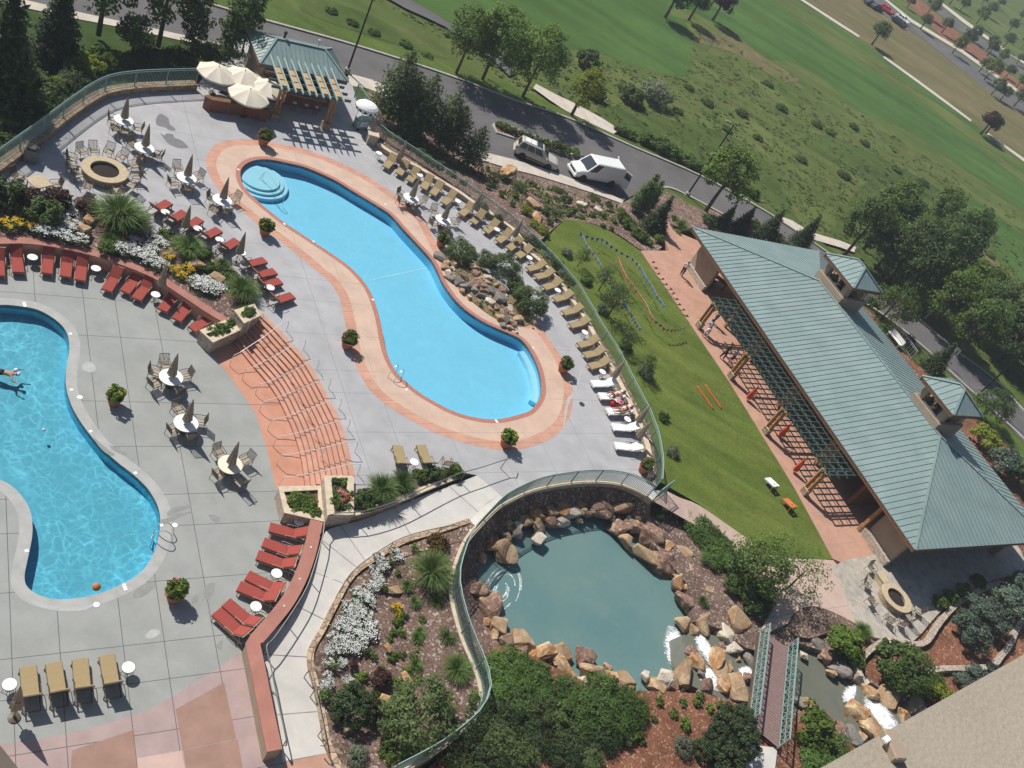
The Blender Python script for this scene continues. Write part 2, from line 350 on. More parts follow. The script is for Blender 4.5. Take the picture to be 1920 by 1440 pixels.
    def prism(s, poly, z0, z1):
        n = len(poly)
        if sum(poly[i][0]*poly[(i+1) % n][1]-poly[(i+1) % n][0]*poly[i][1] for i in range(n)) < 0: poly = poly[::-1]
        vs = [(p[0], p[1], z0) for p in poly]+[(p[0], p[1], z1) for p in poly]
        return s.add(vs, [tuple(range(n-1, -1, -1)), tuple(range(n, 2*n))]+[(i, (i+1) % n, n+(i+1) % n, n+i) for i in range(n)])
    def quad(s, *p): return s.add(p, [tuple(range(len(p)))])
    def build(s, name, m, parent=None, loc=None, rz=0, smooth=False):
        me = bpy.data.meshes.new(name); me.from_pydata(s.v, [], s.f)
        for q in (m if isinstance(m, (list, tuple)) else [m]): me.materials.append(MATS[q])
        if any(s.m): me.polygons.foreach_set('material_index', s.m)
        if smooth: me.polygons.foreach_set('use_smooth', [True]*len(me.polygons))
        me.update(); o = bpy.data.objects.new(name, me); COL.objects.link(o)
        if parent: o.parent = parent
        if loc is not None: o.location = loc
        if rz: o.rotation_euler = (0, 0, rz)
        return o
def tag(o, label, cat, group=None, kind=None):
    o['label'] = label; o['category'] = cat
    if group: o['group'] = group
    if kind: o['kind'] = kind
    return o
def struct(o): o['kind'] = 'structure'; return o
def thing(name, label, cat, loc=(0, 0, 0), rz=0, group=None):
    o = bpy.data.objects.new(name, None); COL.objects.link(o); o.location = loc; o.rotation_euler = (0, 0, rz); o.empty_display_size = .2
    return tag(o, label, cat, group)
KIDS = {}
def dup(root, loc, rz, label, group=None, sc=None):
    if root.name not in KIDS:
        def kids(o): return [(c, kids(c)) for c in o.children]
        KIDS[root.name] = kids(root)
    r = root.copy(); COL.objects.link(r); r.location = loc; r.rotation_euler = (0, 0, rz); r['label'] = label
    if group: r['group'] = group
    if sc: r.scale = sc if hasattr(sc, '__len__') else (sc,)*3
    def rec(ks, par):
        for c, kk in ks:
            d = c.copy(); COL.objects.link(d); d.parent = par; rec(kk, d)
    rec(KIDS[root.name], r); return r
class Proto:
    "first use places the prototype itself, later uses copy it with its parts"
    def __init__(s, fn): s.fn = fn; s.o = None
    def __call__(s, loc, rz, label, group=None, sc=None):
        if s.o is None:
            s.o = s.fn(); s.used = False
            bpy.context.view_layer.update()
        if not s.used:
            s.used = True; r = s.o; r.location = loc; r.rotation_euler = (0, 0, rz); r['label'] = label
            if group: r['group'] = group
            if sc: r.scale = sc if hasattr(sc, '__len__') else (sc,)*3
            return r
        r = dup(s.o, loc, rz, label, group, sc)
        if not sc: r.scale = (1, 1, 1)
        return r
ORD = ['', 'first', 'second', 'third', 'fourth', 'fifth', 'sixth', 'seventh', 'eighth', 'ninth', 'tenth', 'eleventh', 'twelfth', 'thirteenth', 'fourteenth', 'fifteenth', 'sixteenth', 'seventeenth', 'eighteenth', 'nineteenth', 'twentieth',
       'twenty-first', 'twenty-second', 'twenty-third', 'twenty-fourth', 'twenty-fifth', 'twenty-sixth', 'twenty-seventh', 'twenty-eighth', 'twenty-ninth', 'thirtieth', 'thirty-first', 'thirty-second', 'thirty-third', 'thirty-fourth', 'thirty-fifth', 'thirty-sixth', 'thirty-seventh', 'thirty-eighth', 'thirty-ninth', 'fortieth',
       'forty-first', 'forty-second', 'forty-third', 'forty-fourth', 'forty-fifth', 'forty-sixth', 'forty-seventh', 'forty-eighth', 'forty-ninth', 'fiftieth']
# ------------------------------------------------------------------ curves and sheets
def smooth(pts, n=6, closed=False):
    "Catmull-Rom through the points"
    P = [Vector(p) for p in pts]; N = len(P); out = []
    for i in range(N if closed else N-1):
        if closed: a, b, c, d = P[i-1], P[i], P[(i+1) % N], P[(i+2) % N]
        else: a, b, c, d = P[max(i-1, 0)], P[i], P[i+1], P[min(i+2, N-1)]
        for k in range(n):
            t = k/n; out.append(.5*((2*b)+(c-a)*t+(2*a-5*b+4*c-d)*t*t+(3*b-a-3*c+d)*t**3))
    if not closed: out.append(P[-1])
    return out
def resamp(pts, n, closed=False):
    P = [Vector(p) for p in pts]
    if closed: P = P+[P[0]]
    L = [0]
    for i in range(1, len(P)): L.append(L[-1]+(P[i]-P[i-1]).length)
    out = []; j = 0; m = n if closed else n-1
    for k in range(n):
        t = L[-1]*k/m
        while j < len(L)-2 and L[j+1] < t: j += 1
        q = (t-L[j])/max(1e-9, L[j+1]-L[j]); out.append(P[j].lerp(P[j+1], min(1, max(0, q))))
    return out
def length(p): return sum((Vector(p[i+1])-Vector(p[i])).length for i in range(len(p)-1))
def area(p): return sum(p[i][0]*p[(i+1) % len(p)][1]-p[(i+1) % len(p)][0]*p[i][1] for i in range(len(p)))/2
def offset(pts, d, closed=True):
    "moves a plan curve sideways: to its left for d > 0"
    N = len(pts); out = []
    for i in range(N):
        a = pts[i-1] if (closed or i > 0) else pts[i]; b = pts[(i+1) % N] if (closed or i < N-1) else pts[i]
        t = Vector((b[0]-a[0], b[1]-a[1], 0)).normalized(); out.append(Vector(pts[i])+Vector((-t.y, t.x, 0))*d)
    return out
YAW = rad(-46.982); JA = Vector((math.cos(YAW), math.sin(YAW), 0)); JB = Vector((-math.sin(YAW), math.cos(YAW), 0))
def slab(name, outer, z, m, holes=(), depth=.3, cuts=None, skirt=None, jm='joint', kind='structure', jw=.016):
    "flat top with edge faces going down, optional holes, optional narrow joints along the survey grid"
    bm = bmesh.new(); edges = []; loops = []
    for lp in [outer]+list(holes):
        vs = [bm.verts.new((p[0], p[1], z)) for p in lp]; loops.append(vs)
        for i in range(len(vs)): edges.append(bm.edges.new((vs[i], vs[(i+1) % len(vs)])))
    bmesh.ops.triangle_fill(bm, edges=edges, use_beauty=True, use_dissolve=False, normal=(0, 0, 1))
    for f in bm.faces:
        if f.normal.z < 0: f.normal_flip()
    for ax, vals in (cuts or ()):
        for c in vals:
            for e in (-jw, jw):
                bmesh.ops.bisect_plane(bm, geom=bm.verts[:]+bm.edges[:]+bm.faces[:], plane_co=ax*(c+e), plane_no=ax)
        for f in bm.faces:
            q = f.calc_center_median().dot(ax)
            if any(abs(q-c) < jw*.9 for c in vals): f.material_index = 1
    if depth:
        be = [e for e in bm.edges if e.is_boundary]
        r = bmesh.ops.extrude_edge_only(bm, edges=be)
        nv = [g for g in r['geom'] if isinstance(g, bmesh.types.BMVert)]
        for v in nv: v.co.z -= depth
        if skirt:
            for g in r['geom']:
                if isinstance(g, bmesh.types.BMFace): g.material_index = 2
        else:
            for g in r['geom']:
                if isinstance(g, bmesh.types.BMFace): g.material_index = 0
        bmesh.ops.recalc_face_normals(bm, faces=[f for f in bm.faces if abs(f.normal.z) < .5])
    me = bpy.data.meshes.new(name); bm.to_mesh(me); bm.free()
    for q in (m, jm, skirt or m): me.materials.append(MATS[q])
    o = bpy.data.objects.new(name, me); COL.objects.link(o)
    if kind: o['kind'] = kind
    return o
def ribbon(name, a, b, m, kind='structure', rows=1, bumpz=0, seed=0):
    "sheet between two curves of equal point count"
    mb = MB(); n = len(a); rg = random.Random(seed)
    for r in range(rows+1):
        for i in range(n):
            p = Vector(a[i]).lerp(Vector(b[i]), r/rows)
            if 0 < r < rows and bumpz: p.z += rg.uniform(-bumpz, bumpz)
            mb.v.append(tuple(p))
    for r in range(rows):
        for i in range(n-1): mb.f.append((r*n+i, r*n+i+1, (r+1)*n+i+1, (r+1)*n+i)); mb.m.append(0)
    o = mb.build(name, m, smooth=bool(bumpz))
    if kind: o['kind'] = kind
    return o
def wallstrip(mb, path, w, z0, z1, closed=False, top=None, side=0):
    "upright wall following a plan curve; z0/z1 numbers or lists; side 0 centred, 1 to the left, -1 to the right"
    n = len(path); lo = {0: -w/2, 1: 0, -1: -w}[side]; A = offset(path, lo, closed); B = offset(path, lo+w, closed)
    g = lambda z, i: z[i] if isinstance(z, (list, tuple)) else z
    vs = []
    for i in range(n): vs += [(A[i].x, A[i].y, g(z0, i)), (B[i].x, B[i].y, g(z0, i)), (B[i].x, B[i].y, g(z1, i)), (A[i].x, A[i].y, g(z1, i))]
    fs = []
    for i in range(n if closed else n-1):
        j = (i+1) % n; fs += [(4*i+k, 4*j+k, 4*j+(k+1) % 4, 4*i+(k+1) % 4) for k in range(4)]
    if not closed: fs += [(0, 1, 2, 3), (4*n-1, 4*n-2, 4*n-3, 4*n-4)]
    mb.add(vs, fs); return A, B
def fixn(o):
    bm = bmesh.new(); bm.from_mesh(o.data); bmesh.ops.recalc_face_normals(bm, faces=bm.faces); bm.to_mesh(o.data); bm.free(); return o
def inpoly(x, y, p):
    c = False; j = len(p)-1
    for i in range(len(p)):
        if (p[i][1] > y) != (p[j][1] > y) and x < (p[j][0]-p[i][0])*(y-p[i][1])/(p[j][1]-p[i][1])+p[i][0]: c = not c
        j = i
    return c
# ================================================================== GROUND
def sheet(name, px, z, m, sm=0, **k):
    P = GP(px, z)
    if sm: P = smooth(P, sm, True)
    return slab(name, P, z, m, depth=k.pop('depth', 0), **k)
o = slab('field', [(-900, -60), (900, -60), (1700, 2500), (-1700, 2500)], FD, 'rough_grass', depth=0)
# golf course beyond the road
sheet('fairway', [(690, -30), (770, 5), (850, 45), (905, 75), (985, 92), (1072, 92), (1135, 103), (1172, 118), (1242, 140), (1287, 142), (1297, 118), (1297, 75), (1284, 38), (1256, 20), (1300, -30)], FD+.02, 'fairway_grass', 3)
sheet('fairway', [(1260, -20), (1305, 25), (1350, 47), (1385, 67), (1440, 110), (1477, 114), (1515, 132), (1557, 160), (1590, 190), (1615, 212), (1665, 230), (1715, 252), (1765, 287), (1815, 322), (1865, 352), (1930, 400), (2100, 420), (1930, 304), (1852, 252), (1822, 229), (1715, 150), (1657, 107), (1570, 47), (1497, -2), (1450, -30)], FD+.02, 'fairway_grass', 2)
sheet('fairway', [(1790, 368), (1830, 378), (1880, 412), (1925, 446), (2000, 520), (1930, 560), (1860, 470), (1800, 420)], FD+.025, 'fairway_grass', 2)
sheet('rough_strip', [(1480, -10), (1560, 52), (1640, 104), (1700, 152), (1780, 210), (1845, 258), (1930, 312), (1930, 350), (1820, 262), (1740, 200), (1650, 142), (1560, 85), (1440, -10)], FD+.03, 'rough_grass', 2)
sheet('dry_field', [(1499, -8), (1571, 45), (1659, 105), (1717, 148), (1824, 226), (1854, 250), (1940, 306), (2100, 420), (2100, 300), (1920, 214), (1840, 160), (1730, 74), (1685, 47), (1600, -10)], FD+.02, 'dry_grass')
sheet('cart_path', [(1495, -4), (1570, 45), (1610, 70), (1612, 67), (1572, 41), (1499, -6)], FD+.05, 'side_walk')
sheet('cart_path', [(1655, 107), (1714, 150), (1770, 191), (1820, 228), (1822, 225), (1772, 187), (1716, 146), (1659, 105)], FD+.05, 'side_walk')
sheet('cart_path', [(1850, 252), (1900, 288), (1940, 318), (1942, 312), (1902, 284), (1853, 249)], FD+.05, 'side_walk')
sheet('sand_patch', [(1815, 455), (1840, 462), (1875, 495), (1905, 520), (1925, 550), (1895, 530), (1850, 492)], FD+.04, 'dry_grass', 3)
sheet('sand_patch', [(1297, 75), (1330, 60), (1380, 72), (1440, 112), (1500, 150), (1460, 150), (1400, 110), (1345, 90)], FD+.035, 'dry_grass', 3)
sheet('mustard_patch', [(1450, 138), (1470, 150), (1500, 180), (1505, 195), (1485, 195), (1462, 170)], FD+.04, 'verge_grass', 3)
sheet('rough_patch', [(1120, 205), (1190, 200), (1260, 225), (1330, 240), (1400, 270), (1450, 320), (1475, 380), (1500, 420), (1440, 395), (1340, 335), (1240, 285), (1160, 245)], FD+.03, 'dark_rough', 3)
sheet('rough_patch', [(1500, 260), (1560, 255), (1640, 290), (1720, 330), (1800, 380), (1760, 390), (1660, 350), (1570, 310)], FD+.03, 'dark_rough', 3)
sheet('rough_patch', [(560, 12), (640, 10), (720, 40), (790, 85), (840, 110), (780, 95), (690, 65), (610, 40)], FD+.03, 'dark_rough', 3)
sheet('rough_patch', [(1640, 330), (1740, 350), (1830, 420), (1900, 520), (1930, 640), (1930, 740), (1860, 680), (1760, 600), (1640, 500), (1560, 440)], FD+.032, 'dark_rough', 3)
# far street and parking at the top right
sheet('far_street', [(1606, -8), (1685, 47), (1730, 72), (1780, 112), (1840, 160), (1930, 222), (2100, 330), (2100, 300), (1930, 195), (1880, 158), (1800, 100), (1705, 44), (1652, -8)], FD+.04, 'asphalt')
sheet('far_median', [(1690, -5), (1742, 45), (1782, 85), (1842, 126), (1925, 185), (1925, 165), (1852, 102), (1792, 58), (1722, -5)], FD+.04, 'mulch_red')
sheet('far_street', [(1726, -5), (1796, 56), (1856, 98), (1930, 150), (1930, 132), (1860, 86), (1800, 42), (1745, -5)], FD+.04, 'asphalt')
sheet('far_pavement', [(1748, -5), (1803, 40), (1863, 82), (1930, 126), (1930, 122), (1866, 78), (1808, 36), (1754, -5)], FD+.045, 'side_walk')
sheet('far_pavement', [(1652, -6), (1706, 40), (1802, 98), (1884, 157), (1932, 190), (1934, 186), (1888, 153), (1806, 94), (1710, 36), (1657, -6)], FD+.06, 'side_walk')
# road
kerb_up = [(150, -62), (382, 5), (480, 34), (667, 86), (842, 142), (960, 187), (1065, 222), (1185, 275), (1317, 332), (1435, 397), (1517, 451), (1600, 508), (1695, 577), (1785, 652), (1870, 717), (1920, 772), (2050, 900)]
kerb_lo = [(-160, -45), (125, 19), (335, 65), (410, 82), (520, 110), (652, 140), (700, 153), (770, 185), (830, 230), (880, 275), (912, 289), (960, 301), (1030, 322), (1097, 347), (1167, 377), (1206, 356), (1250, 352), (1290, 368), (1350, 400), (1420, 440), (1500, 495), (1580, 545), (1657, 592), (1735, 655), (1802, 717), (1877, 785), (1920, 825), (2050, 960)]
slab('road', GP(kerb_up, RD)+GP(kerb_lo, RD)[::-1], RD, 'asphalt', depth=0)
mb = MB(); wallstrip(mb, smooth(GP(kerb_up, RD), 4), .32, RD-.1, RD+.14); struct(fixn(mb.build('kerb', 'kerb')))
mb = MB(); wallstrip(mb, smooth(GP(kerb_lo[15:], RD), 4), .3, RD-.1, RD+.14); struct(fixn(mb.build('kerb', 'kerb')))
up2 = [(190, -75), (400, -8), (480, 8), (580, 32), (680, 67), (790, 102), (850, 125), (960, 162), (1065, 208), (1150, 250), (1230, 287), (1320, 325), (1435, 385), (1520, 440), (1600, 497), (1700, 570), (1790, 642), (1880, 712), (1930, 765), (2050, 885)]
slab('verge', GP(up2, RD+.06)+GP(kerb_up, RD+.06)[::-1], RD+.06, 'verge_grass', depth=.3)
sheet('far_footpath', [(712, -12), (760, 15), (800, 33), (835, 50), (880, 80), (930, 118), (955, 142), (968, 136), (940, 106), (890, 68), (842, 42), (800, 16), (748, -12)], RD+.10, 'asphalt')
sheet('far_footpath', [(1000, 165), (1030, 187), (1060, 207), (1110, 232), (1150, 251), (1162, 243), (1130, 222), (1085, 197), (1045, 178), (1005, 157)], RD+.10, 'side_walk')
sheet('far_footpath', [(1462, 405), (1485, 413), (1520, 435), (1575, 451), (1605, 463), (1602, 473), (1570, 462), (1518, 447), (1480, 425), (1460, 412)], RD+.10, 'side_walk')
sheet('far_footpath', [(1836, 543), (1868, 562), (1900, 588), (1940, 615), (1935, 624), (1897, 597), (1862, 573), (1834, 553)], RD+.10, 'side_walk')
# pavement and planted island by the drop-off lane
slab('pavement', GP([(-160, -45), (125, 20), (335, 66), (412, 83), (409, 89), (335, 77), (250, 58), (125, 34), (-160, -28)], RD), RD+.12, 'side_walk', depth=.3)
slab('pavement', GP([(652, 139), (700, 152), (770, 184), (830, 229), (880, 274), (912, 288), (960, 300), (1030, 321), (1097, 346), (1168, 377), (1166, 383), (1110, 363), (1050, 344), (1000, 329), (960, 319), (905, 303), (865, 288), (815, 240), (740, 190), (690, 168), (655, 162)], RD), RD+.12, 'side_walk', depth=.3)
isl = GP([(921, 236), (928, 230), (945, 233), (1000, 255), (1050, 272), (1086, 286), (1090, 292), (1080, 293), (1040, 284), (1000, 272), (955, 258), (930, 250)], RD)
slab('traffic_island', isl, RD+.14, 'kerb', depth=.3)
c0 = sum(isl, Vector())/len(isl)
slab('island_bed', offset(isl, -.35 if area(isl) < 0 else .35), RD+.16, 'mulch_red', depth=0)
# --------------------------------------------------------------- lower pool deck
AJ = [-14.9, -17.2, -19.54, -21.37, -24.54, -27.65, -29.6, -32.77, -35.9, -40.86, -43.98]
BJ = [1.6, 3.92, 5.75, 8.28, 10.02, 12.24]
poolA = smooth(GP([(0, 572), (40, 575), (70, 581), (97, 595), (117, 612), (127, 630), (130, 655), (125, 685), (123, 715), (127, 740), (137, 767), (155, 797), (185, 835), (220, 867), (252, 892), (277, 917), (294, 945), (300, 970), (298, 1002), (287, 1040), (262, 1075), (225, 1097), (190, 1112), (150, 1121), (105, 1124), (70, 1115), (50, 1099), (46, 1080), (50, 1057), (58, 1020), (61, 990), (56, 957), (42, 932), (22, 912), (0, 900), (-45, 885), (-100, 850), (-140, 780), (-145, 700), (-120, 620), (-60, 580)], -.02), 4, True)
def ring(name, a, b, z, m, **k): return slab(name, a, z, m, holes=[b], depth=k.pop('depth', 0), **k)
sgA = 1 if area(poolA) > 0 else -1
copA = offset(poolA, -sgA*.55)
slab('lower_deck', GP([(-700, 330), (-900, 1500), (-300, 2300), (600, 1900), (650, 1420), (640, 1200), (740, 1010), (690, 700), (470, 560), (300, 470), (100, 420), (-200, 400)], 0), 0, 'concrete', holes=[copA], cuts=((JA, AJ), (JB, BJ)), depth=.4)
ring('pool_coping', copA, poolA, .004, 'coping_grey', depth=.25)
def basin(name, edge, ztop, depth, m):
    mb = MB(); n = len(edge); lo = edge
    mb.v = [(p[0], p[1], ztop) for p in edge]+[(p[0], p[1], ztop-depth) for p in edge]
    for i in range(n): mb.f.append((i, (i+1) % n, n+(i+1) % n, n+i)); mb.m.append(0)
    struct(mb.build(name, m)); slab('pool_floor', edge, ztop-depth, m, depth=0)
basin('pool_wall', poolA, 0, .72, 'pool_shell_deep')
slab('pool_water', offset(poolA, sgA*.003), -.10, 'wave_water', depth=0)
# plaza paving at the building's foot
PZ = [(-120, 1420), (0, 1395), (82, 1385), (190, 1360), (275, 1332), (325, 1305), (387, 1267), (455, 1222), (520, 1440), (560, 1700), (-300, 1900)]
sheet('plaza', PZ, .004, 'plaza_mauve', cuts=((JA, AJ), (JB, BJ)))
for px, m in (([(135, 1407), (249, 1369), (257, 1440), (262, 1500), (130, 1500)], 'plaza_rust'), ([(329, 1330), (420, 1280), (443, 1385), (342, 1406)], 'plaza_rust'), ([(257, 1422), (341, 1407), (352, 1470), (262, 1500)], 'plaza_pink'), ([(344, 1407), (446, 1386), (460, 1470), (355, 1490)], 'plaza_rust')):
    sheet('plaza_panel', px, .008, m)
# coral landing at the foot of the steps
sheet('landing', [(400, 668), (431, 705), (462, 749), (480, 777), (489, 805), (500, 841), (509, 880), (517, 912), (560, 960), (620, 960), (620, 800), (540, 690), (460, 610), (420, 640)], .005, 'coral', cuts=((JA, AJ),))
# --------------------------------------------------------------- upper pool deck
FR_TOP = [(684, 184), (697, 206), (709, 229), (733, 249), (764, 268), (803, 293), (850, 324), (897, 357), (960, 402), (997, 435), (1042, 480), (1085, 530), (1112, 575), (1132, 610), (1160, 652), (1195, 720), (1220, 767), (1237, 812), (1245, 860), (1243, 897)]
FENCE_R = [Vector((p.x, p.y, U)) for p in GP(FR_TOP, U+1.25)]
FL_TOP = [(-110, 355), (-50, 314), (0, 278), (75, 225), (150, 170), (200, 142), (250, 133), (300, 130), (374, 128)]
FENCE_L = smooth([Vector((p.x, p.y, U)) for p in GP(FL_TOP, U+1.75)], 4)
RIS0 = [(440, 647), (473, 688), (500, 719), (520, 749), (536, 781.5), (550, 814), (561, 850), (567, 883), (571, 915)]
RIS8 = [(487, 592), (512, 616), (539, 646), (567, 677), (589, 713), (608, 749), (625, 783), (637, 816), (647, 856), (656, 895)]
bedA_edge = [(-120, 352), (0, 361), (50, 366), (97, 374), (180, 392), (240, 412), (300, 435), (370, 460), (400, 480), (435, 507), (455, 535), (468, 560), (478, 582)]
bedB_edge = [(662, 930), (705, 910), (745, 895), (790, 887), (830, 882), (866, 886)]
pondwall = [(1222, 938), (1185, 917), (1147, 906), (1092, 904), (1035, 911), (992, 921), (951, 940)]
deckU = GP(bedA_edge, U)+smooth(GP(RIS8, U), 3)+GP(bedB_edge, U)+GP([(895, 891), (937, 927)], U)+GP(pondwall[::-1], U)+[G(1247, 921, U)]+FENCE_R[::-1]+GP([(660, 158), (560, 112), (455, 70), (385, 140)], U)+FENCE_L[::-1]
poolB = smooth(GP([(452, 318), (470, 303), (500, 299), (540, 306), (575, 315), (625, 337), (660, 358), (710, 388), (733, 404), (757, 431), (786, 462), (809, 488), (820, 508), (835, 538), (863, 573), (903, 602), (946, 622), (974, 635), (992, 655), (1007, 684), (1014, 712), (1014, 740), (998, 766), (975, 777), (930, 786.5), (883, 781.5), (840, 767), (790, 739), (766, 720), (745, 701), (729, 672), (720, 640), (713, 602), (700, 560), (684, 531), (655, 500), (620, 475), (576, 446), (531, 416), (491, 384), (465, 360), (453, 340)], U-.02), 4, True)
corO = smooth(GP([(386, 302), (395, 280), (412, 267), (445, 261), (495, 264), (580, 282), (640, 306), (695, 334), (735, 362), (787, 405), (803, 425), (816, 452), (835, 487), (852, 515), (878, 548), (910, 572), (945, 590), (982, 603), (1003, 603), (1022, 625), (1045, 658), (1060, 685), (1071, 717), (1074, 745), (1068, 780), (1047, 812), (1012, 832), (975, 842), (935, 843), (885, 834), (817, 812), (755, 779), (715, 752), (686, 721), (660, 668), (650, 620), (645, 596), (637, 560), (620, 531), (595, 509), (562, 481), (517, 446), (488, 424), (458, 400), (430, 377), (405, 350), (391, 325)], U), 4, True)
sB = 1 if area(poolB) > 0 else -1; sC = 1 if area(corO) > 0 else -1
copB = offset(poolB, -sB*.34); tanO = offset(corO, sC*.72)
AJU = [-17.5, -20.1, -23.2, -26.4, -29.52, -32.7, -35.8, -37.68, -40.82, -43.95, -46.1, -49.2, -52.3, -55.1, -58, -61, -64, -67]
BJU = [5, 8.28, 12.24, 16.6, 22.0, 24.4, 28.2, 31.5, 34.8, 38]
slab('upper_deck', deckU, U, 'concrete_pale', holes=[copB], cuts=((JA, AJU), (JB, BJU)), jm='joint_faint', depth=2.2, skirt='stone_pale')
ring('pool_band', corO, tanO, U+.004, 'coral_soft', cuts=((JA, [x+.8*i for x in AJU for i in (0, 1, 2, 3)]),), jm='red_cap')
ring('pool_surround', tanO, copB, U+.004, 'tan_deck', cuts=((JA, AJU), (JB, BJU[2:6])), jm='joint_faint', jw=.01)
ring('pool_coping', copB, poolB, U+.006, 'coping_red', depth=.25)
basin('pool_wall', poolB, U, .86, 'pool_shell')
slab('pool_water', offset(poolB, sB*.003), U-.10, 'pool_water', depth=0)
c = G(486, 337, U-.5)
for r, dz in ((1.5, .30), (1.85, .44), (2.2, .58)):
    mb = MB(); mb.lathe([(r, U-.86), (r, U-dz-.04), (r-.04, U-dz), (0, U-dz)], 40, (c.x, c.y, 0)); struct(mb.build('pool_step', 'pool_step', smooth=False))
i0 = min(range(len(poolB)), key=lambda i: (poolB[i]-G(988, 650, U)).length); i1 = min(range(len(poolB)), key=lambda i: (poolB[i]-G(1010, 748, U)).length)
seg = poolB[min(i0, i1):max(i0, i1)+1]
mb = MB(); wallstrip(mb, offset(seg, sB*.26, False), .5, U-.87, U-.52); struct(fixn(mb.build('pool_ledge', 'pool_step')))
a, b = G(692, 526, U-.855), G(812, 500, U-.855); t = (b-a).normalized(); s_ = Vector((-t.y, t.x, 0))*.07
mb = MB(); mb.quad(a-s_, b-s_, b+s_, a+s_); struct(mb.build('lane_line', 'pool_step', loc=(0, 0, .004)))
# wet patches left on the deck
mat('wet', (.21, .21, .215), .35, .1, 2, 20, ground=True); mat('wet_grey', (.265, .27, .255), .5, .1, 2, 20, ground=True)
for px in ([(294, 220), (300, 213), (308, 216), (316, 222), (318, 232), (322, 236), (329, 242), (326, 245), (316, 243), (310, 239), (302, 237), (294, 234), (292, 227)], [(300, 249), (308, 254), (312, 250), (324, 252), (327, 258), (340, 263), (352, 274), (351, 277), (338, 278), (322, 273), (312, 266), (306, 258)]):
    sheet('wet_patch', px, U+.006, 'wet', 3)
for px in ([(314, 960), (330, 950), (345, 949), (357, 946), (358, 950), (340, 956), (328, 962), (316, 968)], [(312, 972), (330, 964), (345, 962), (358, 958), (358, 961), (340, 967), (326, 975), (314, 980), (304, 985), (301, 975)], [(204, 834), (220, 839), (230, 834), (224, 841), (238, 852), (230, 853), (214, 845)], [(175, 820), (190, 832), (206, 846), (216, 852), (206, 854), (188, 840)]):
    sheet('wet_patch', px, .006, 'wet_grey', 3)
mat('pale_spot', (.44, .45, .44), .8, .1, 2, 20, ground=True)
for px in ([(154, 684), (160, 679), (170, 679), (178, 685), (180, 693), (172, 698), (160, 696), (154, 691)], [(272, 1192), (285, 1180), (298, 1182), (300, 1188), (288, 1196), (278, 1198)], [(60, 1126), (110, 1138), (160, 1137), (185, 1128), (160, 1144), (110, 1146), (70, 1136)]): sheet('pale_patch', px, .006, 'pale_spot', 3)
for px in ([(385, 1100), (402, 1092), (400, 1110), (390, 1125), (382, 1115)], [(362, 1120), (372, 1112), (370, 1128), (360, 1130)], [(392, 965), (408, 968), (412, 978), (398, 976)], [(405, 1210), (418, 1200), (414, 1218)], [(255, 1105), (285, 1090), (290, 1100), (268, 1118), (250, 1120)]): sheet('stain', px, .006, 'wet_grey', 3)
for px in ([(1062, 752), (1074, 735), (1086, 705), (1091, 690), (1093, 692), (1088, 708), (1078, 738), (1066, 758), (1058, 800), (1056, 800)], [(640, 232), (660, 250), (690, 262), (688, 266), (658, 255), (638, 238)]): sheet('pale_patch', px, U+.006, 'pale_spot', 3)
# curved steps between the decks
n = 28
A0 = resamp(smooth(GP(RIS0, 0), 4), n); A8 = resamp(smooth(GP(RIS8, U), 4), n)
A0 = [Vector((p.x, p.y, 0)) for p in A0]; A8 = [Vector((p.x, p.y, 0)) for p in A8]
cv = [[A0[i].lerp(A8[i], k/8) for i in range(n)] for k in range(9)]+[[A8[i]+(A8[i]-A0[i])*.11 for i in range(n)]]
mb = MB()
for k in range(9):
    z = U*(k+1)/9; b = len(mb.v)
    mb.v += [(p.x, p.y, z-U/9) for p in cv[k]]+[(p.x, p.y, z) for p in cv[k]]+[(p.x, p.y, z) for p in cv[k+1]]
    for i in range(n-1):
        mb.f += [(b+i, b+i+1, b+n+i+1, b+n+i), (b+n+i, b+n+i+1, b+2*n+i+1, b+2*n+i)]; mb.m += [1, 0]
st = mb.build('steps', ['coral_soft', 'red_cap']); fixn(st); struct(st)
band = [p+Vector((0, 0, U+.005)) for p in cv[8]]+[p+(p-q)*.16+Vector((0, 0, U+.005)) for p, q in list(zip(A8, A0))[::-1]]
slab('step_landing', band, U+.005, 'coral_soft', depth=0)
# --------------------------------------------------------------- white ramp between the decks, its beds
RL = [(895, 891, 1.35), (860, 905, 1.3), (800, 927, 1.2), (740, 951, 1.05), (680, 974, .9), (622, 990, .78), (607, 1003, .72), (597, 1034, .65), (587, 1072, .55), (574, 1102, .5), (544, 1154, .4), (492, 1208, .3), (505, 1265, .18), (520, 1340, .06), (530, 1428, .02)]
RR = [(937, 927, 1.35), (905, 950, 1.3), (880, 978, 1.2), (850, 988, 1.1), (812, 1000, 1.0), (755, 1017, .9), (705, 1047, .75), (660, 1080, .6), (630, 1130, .5), (605, 1180, .38), (583, 1220, .28), (582, 1255, .2), (592, 1292, .12), (605, 1355, .05), (612, 1412, .02)]
rl = smooth(GP(RL, 0), 3); rr = smooth(GP(RR, 0), 3)
ribbon('ramp', [p-Vector((0, 0, .004)) for p in rl], [p-Vector((0, 0, .004)) for p in rr], 'path_white')
for i in range(4, len(rl)-2, 5):
    a = rl[i]; b = min(rr, key=lambda p: (p-a).length); t = (b-a).normalized(); q = Vector((-t.y, t.x, 0))*.018; e = Vector((0, 0, .006))
    mb = MB(); mb.quad(a-q+e, b-q+e, b+q+e, a+q+e); struct(mb.build('ramp_joint', 'joint_faint'))
sheet('landing', [(530, 1430), (613, 1412), (640, 1500), (560, 1600)], .012, 'coral_pink')
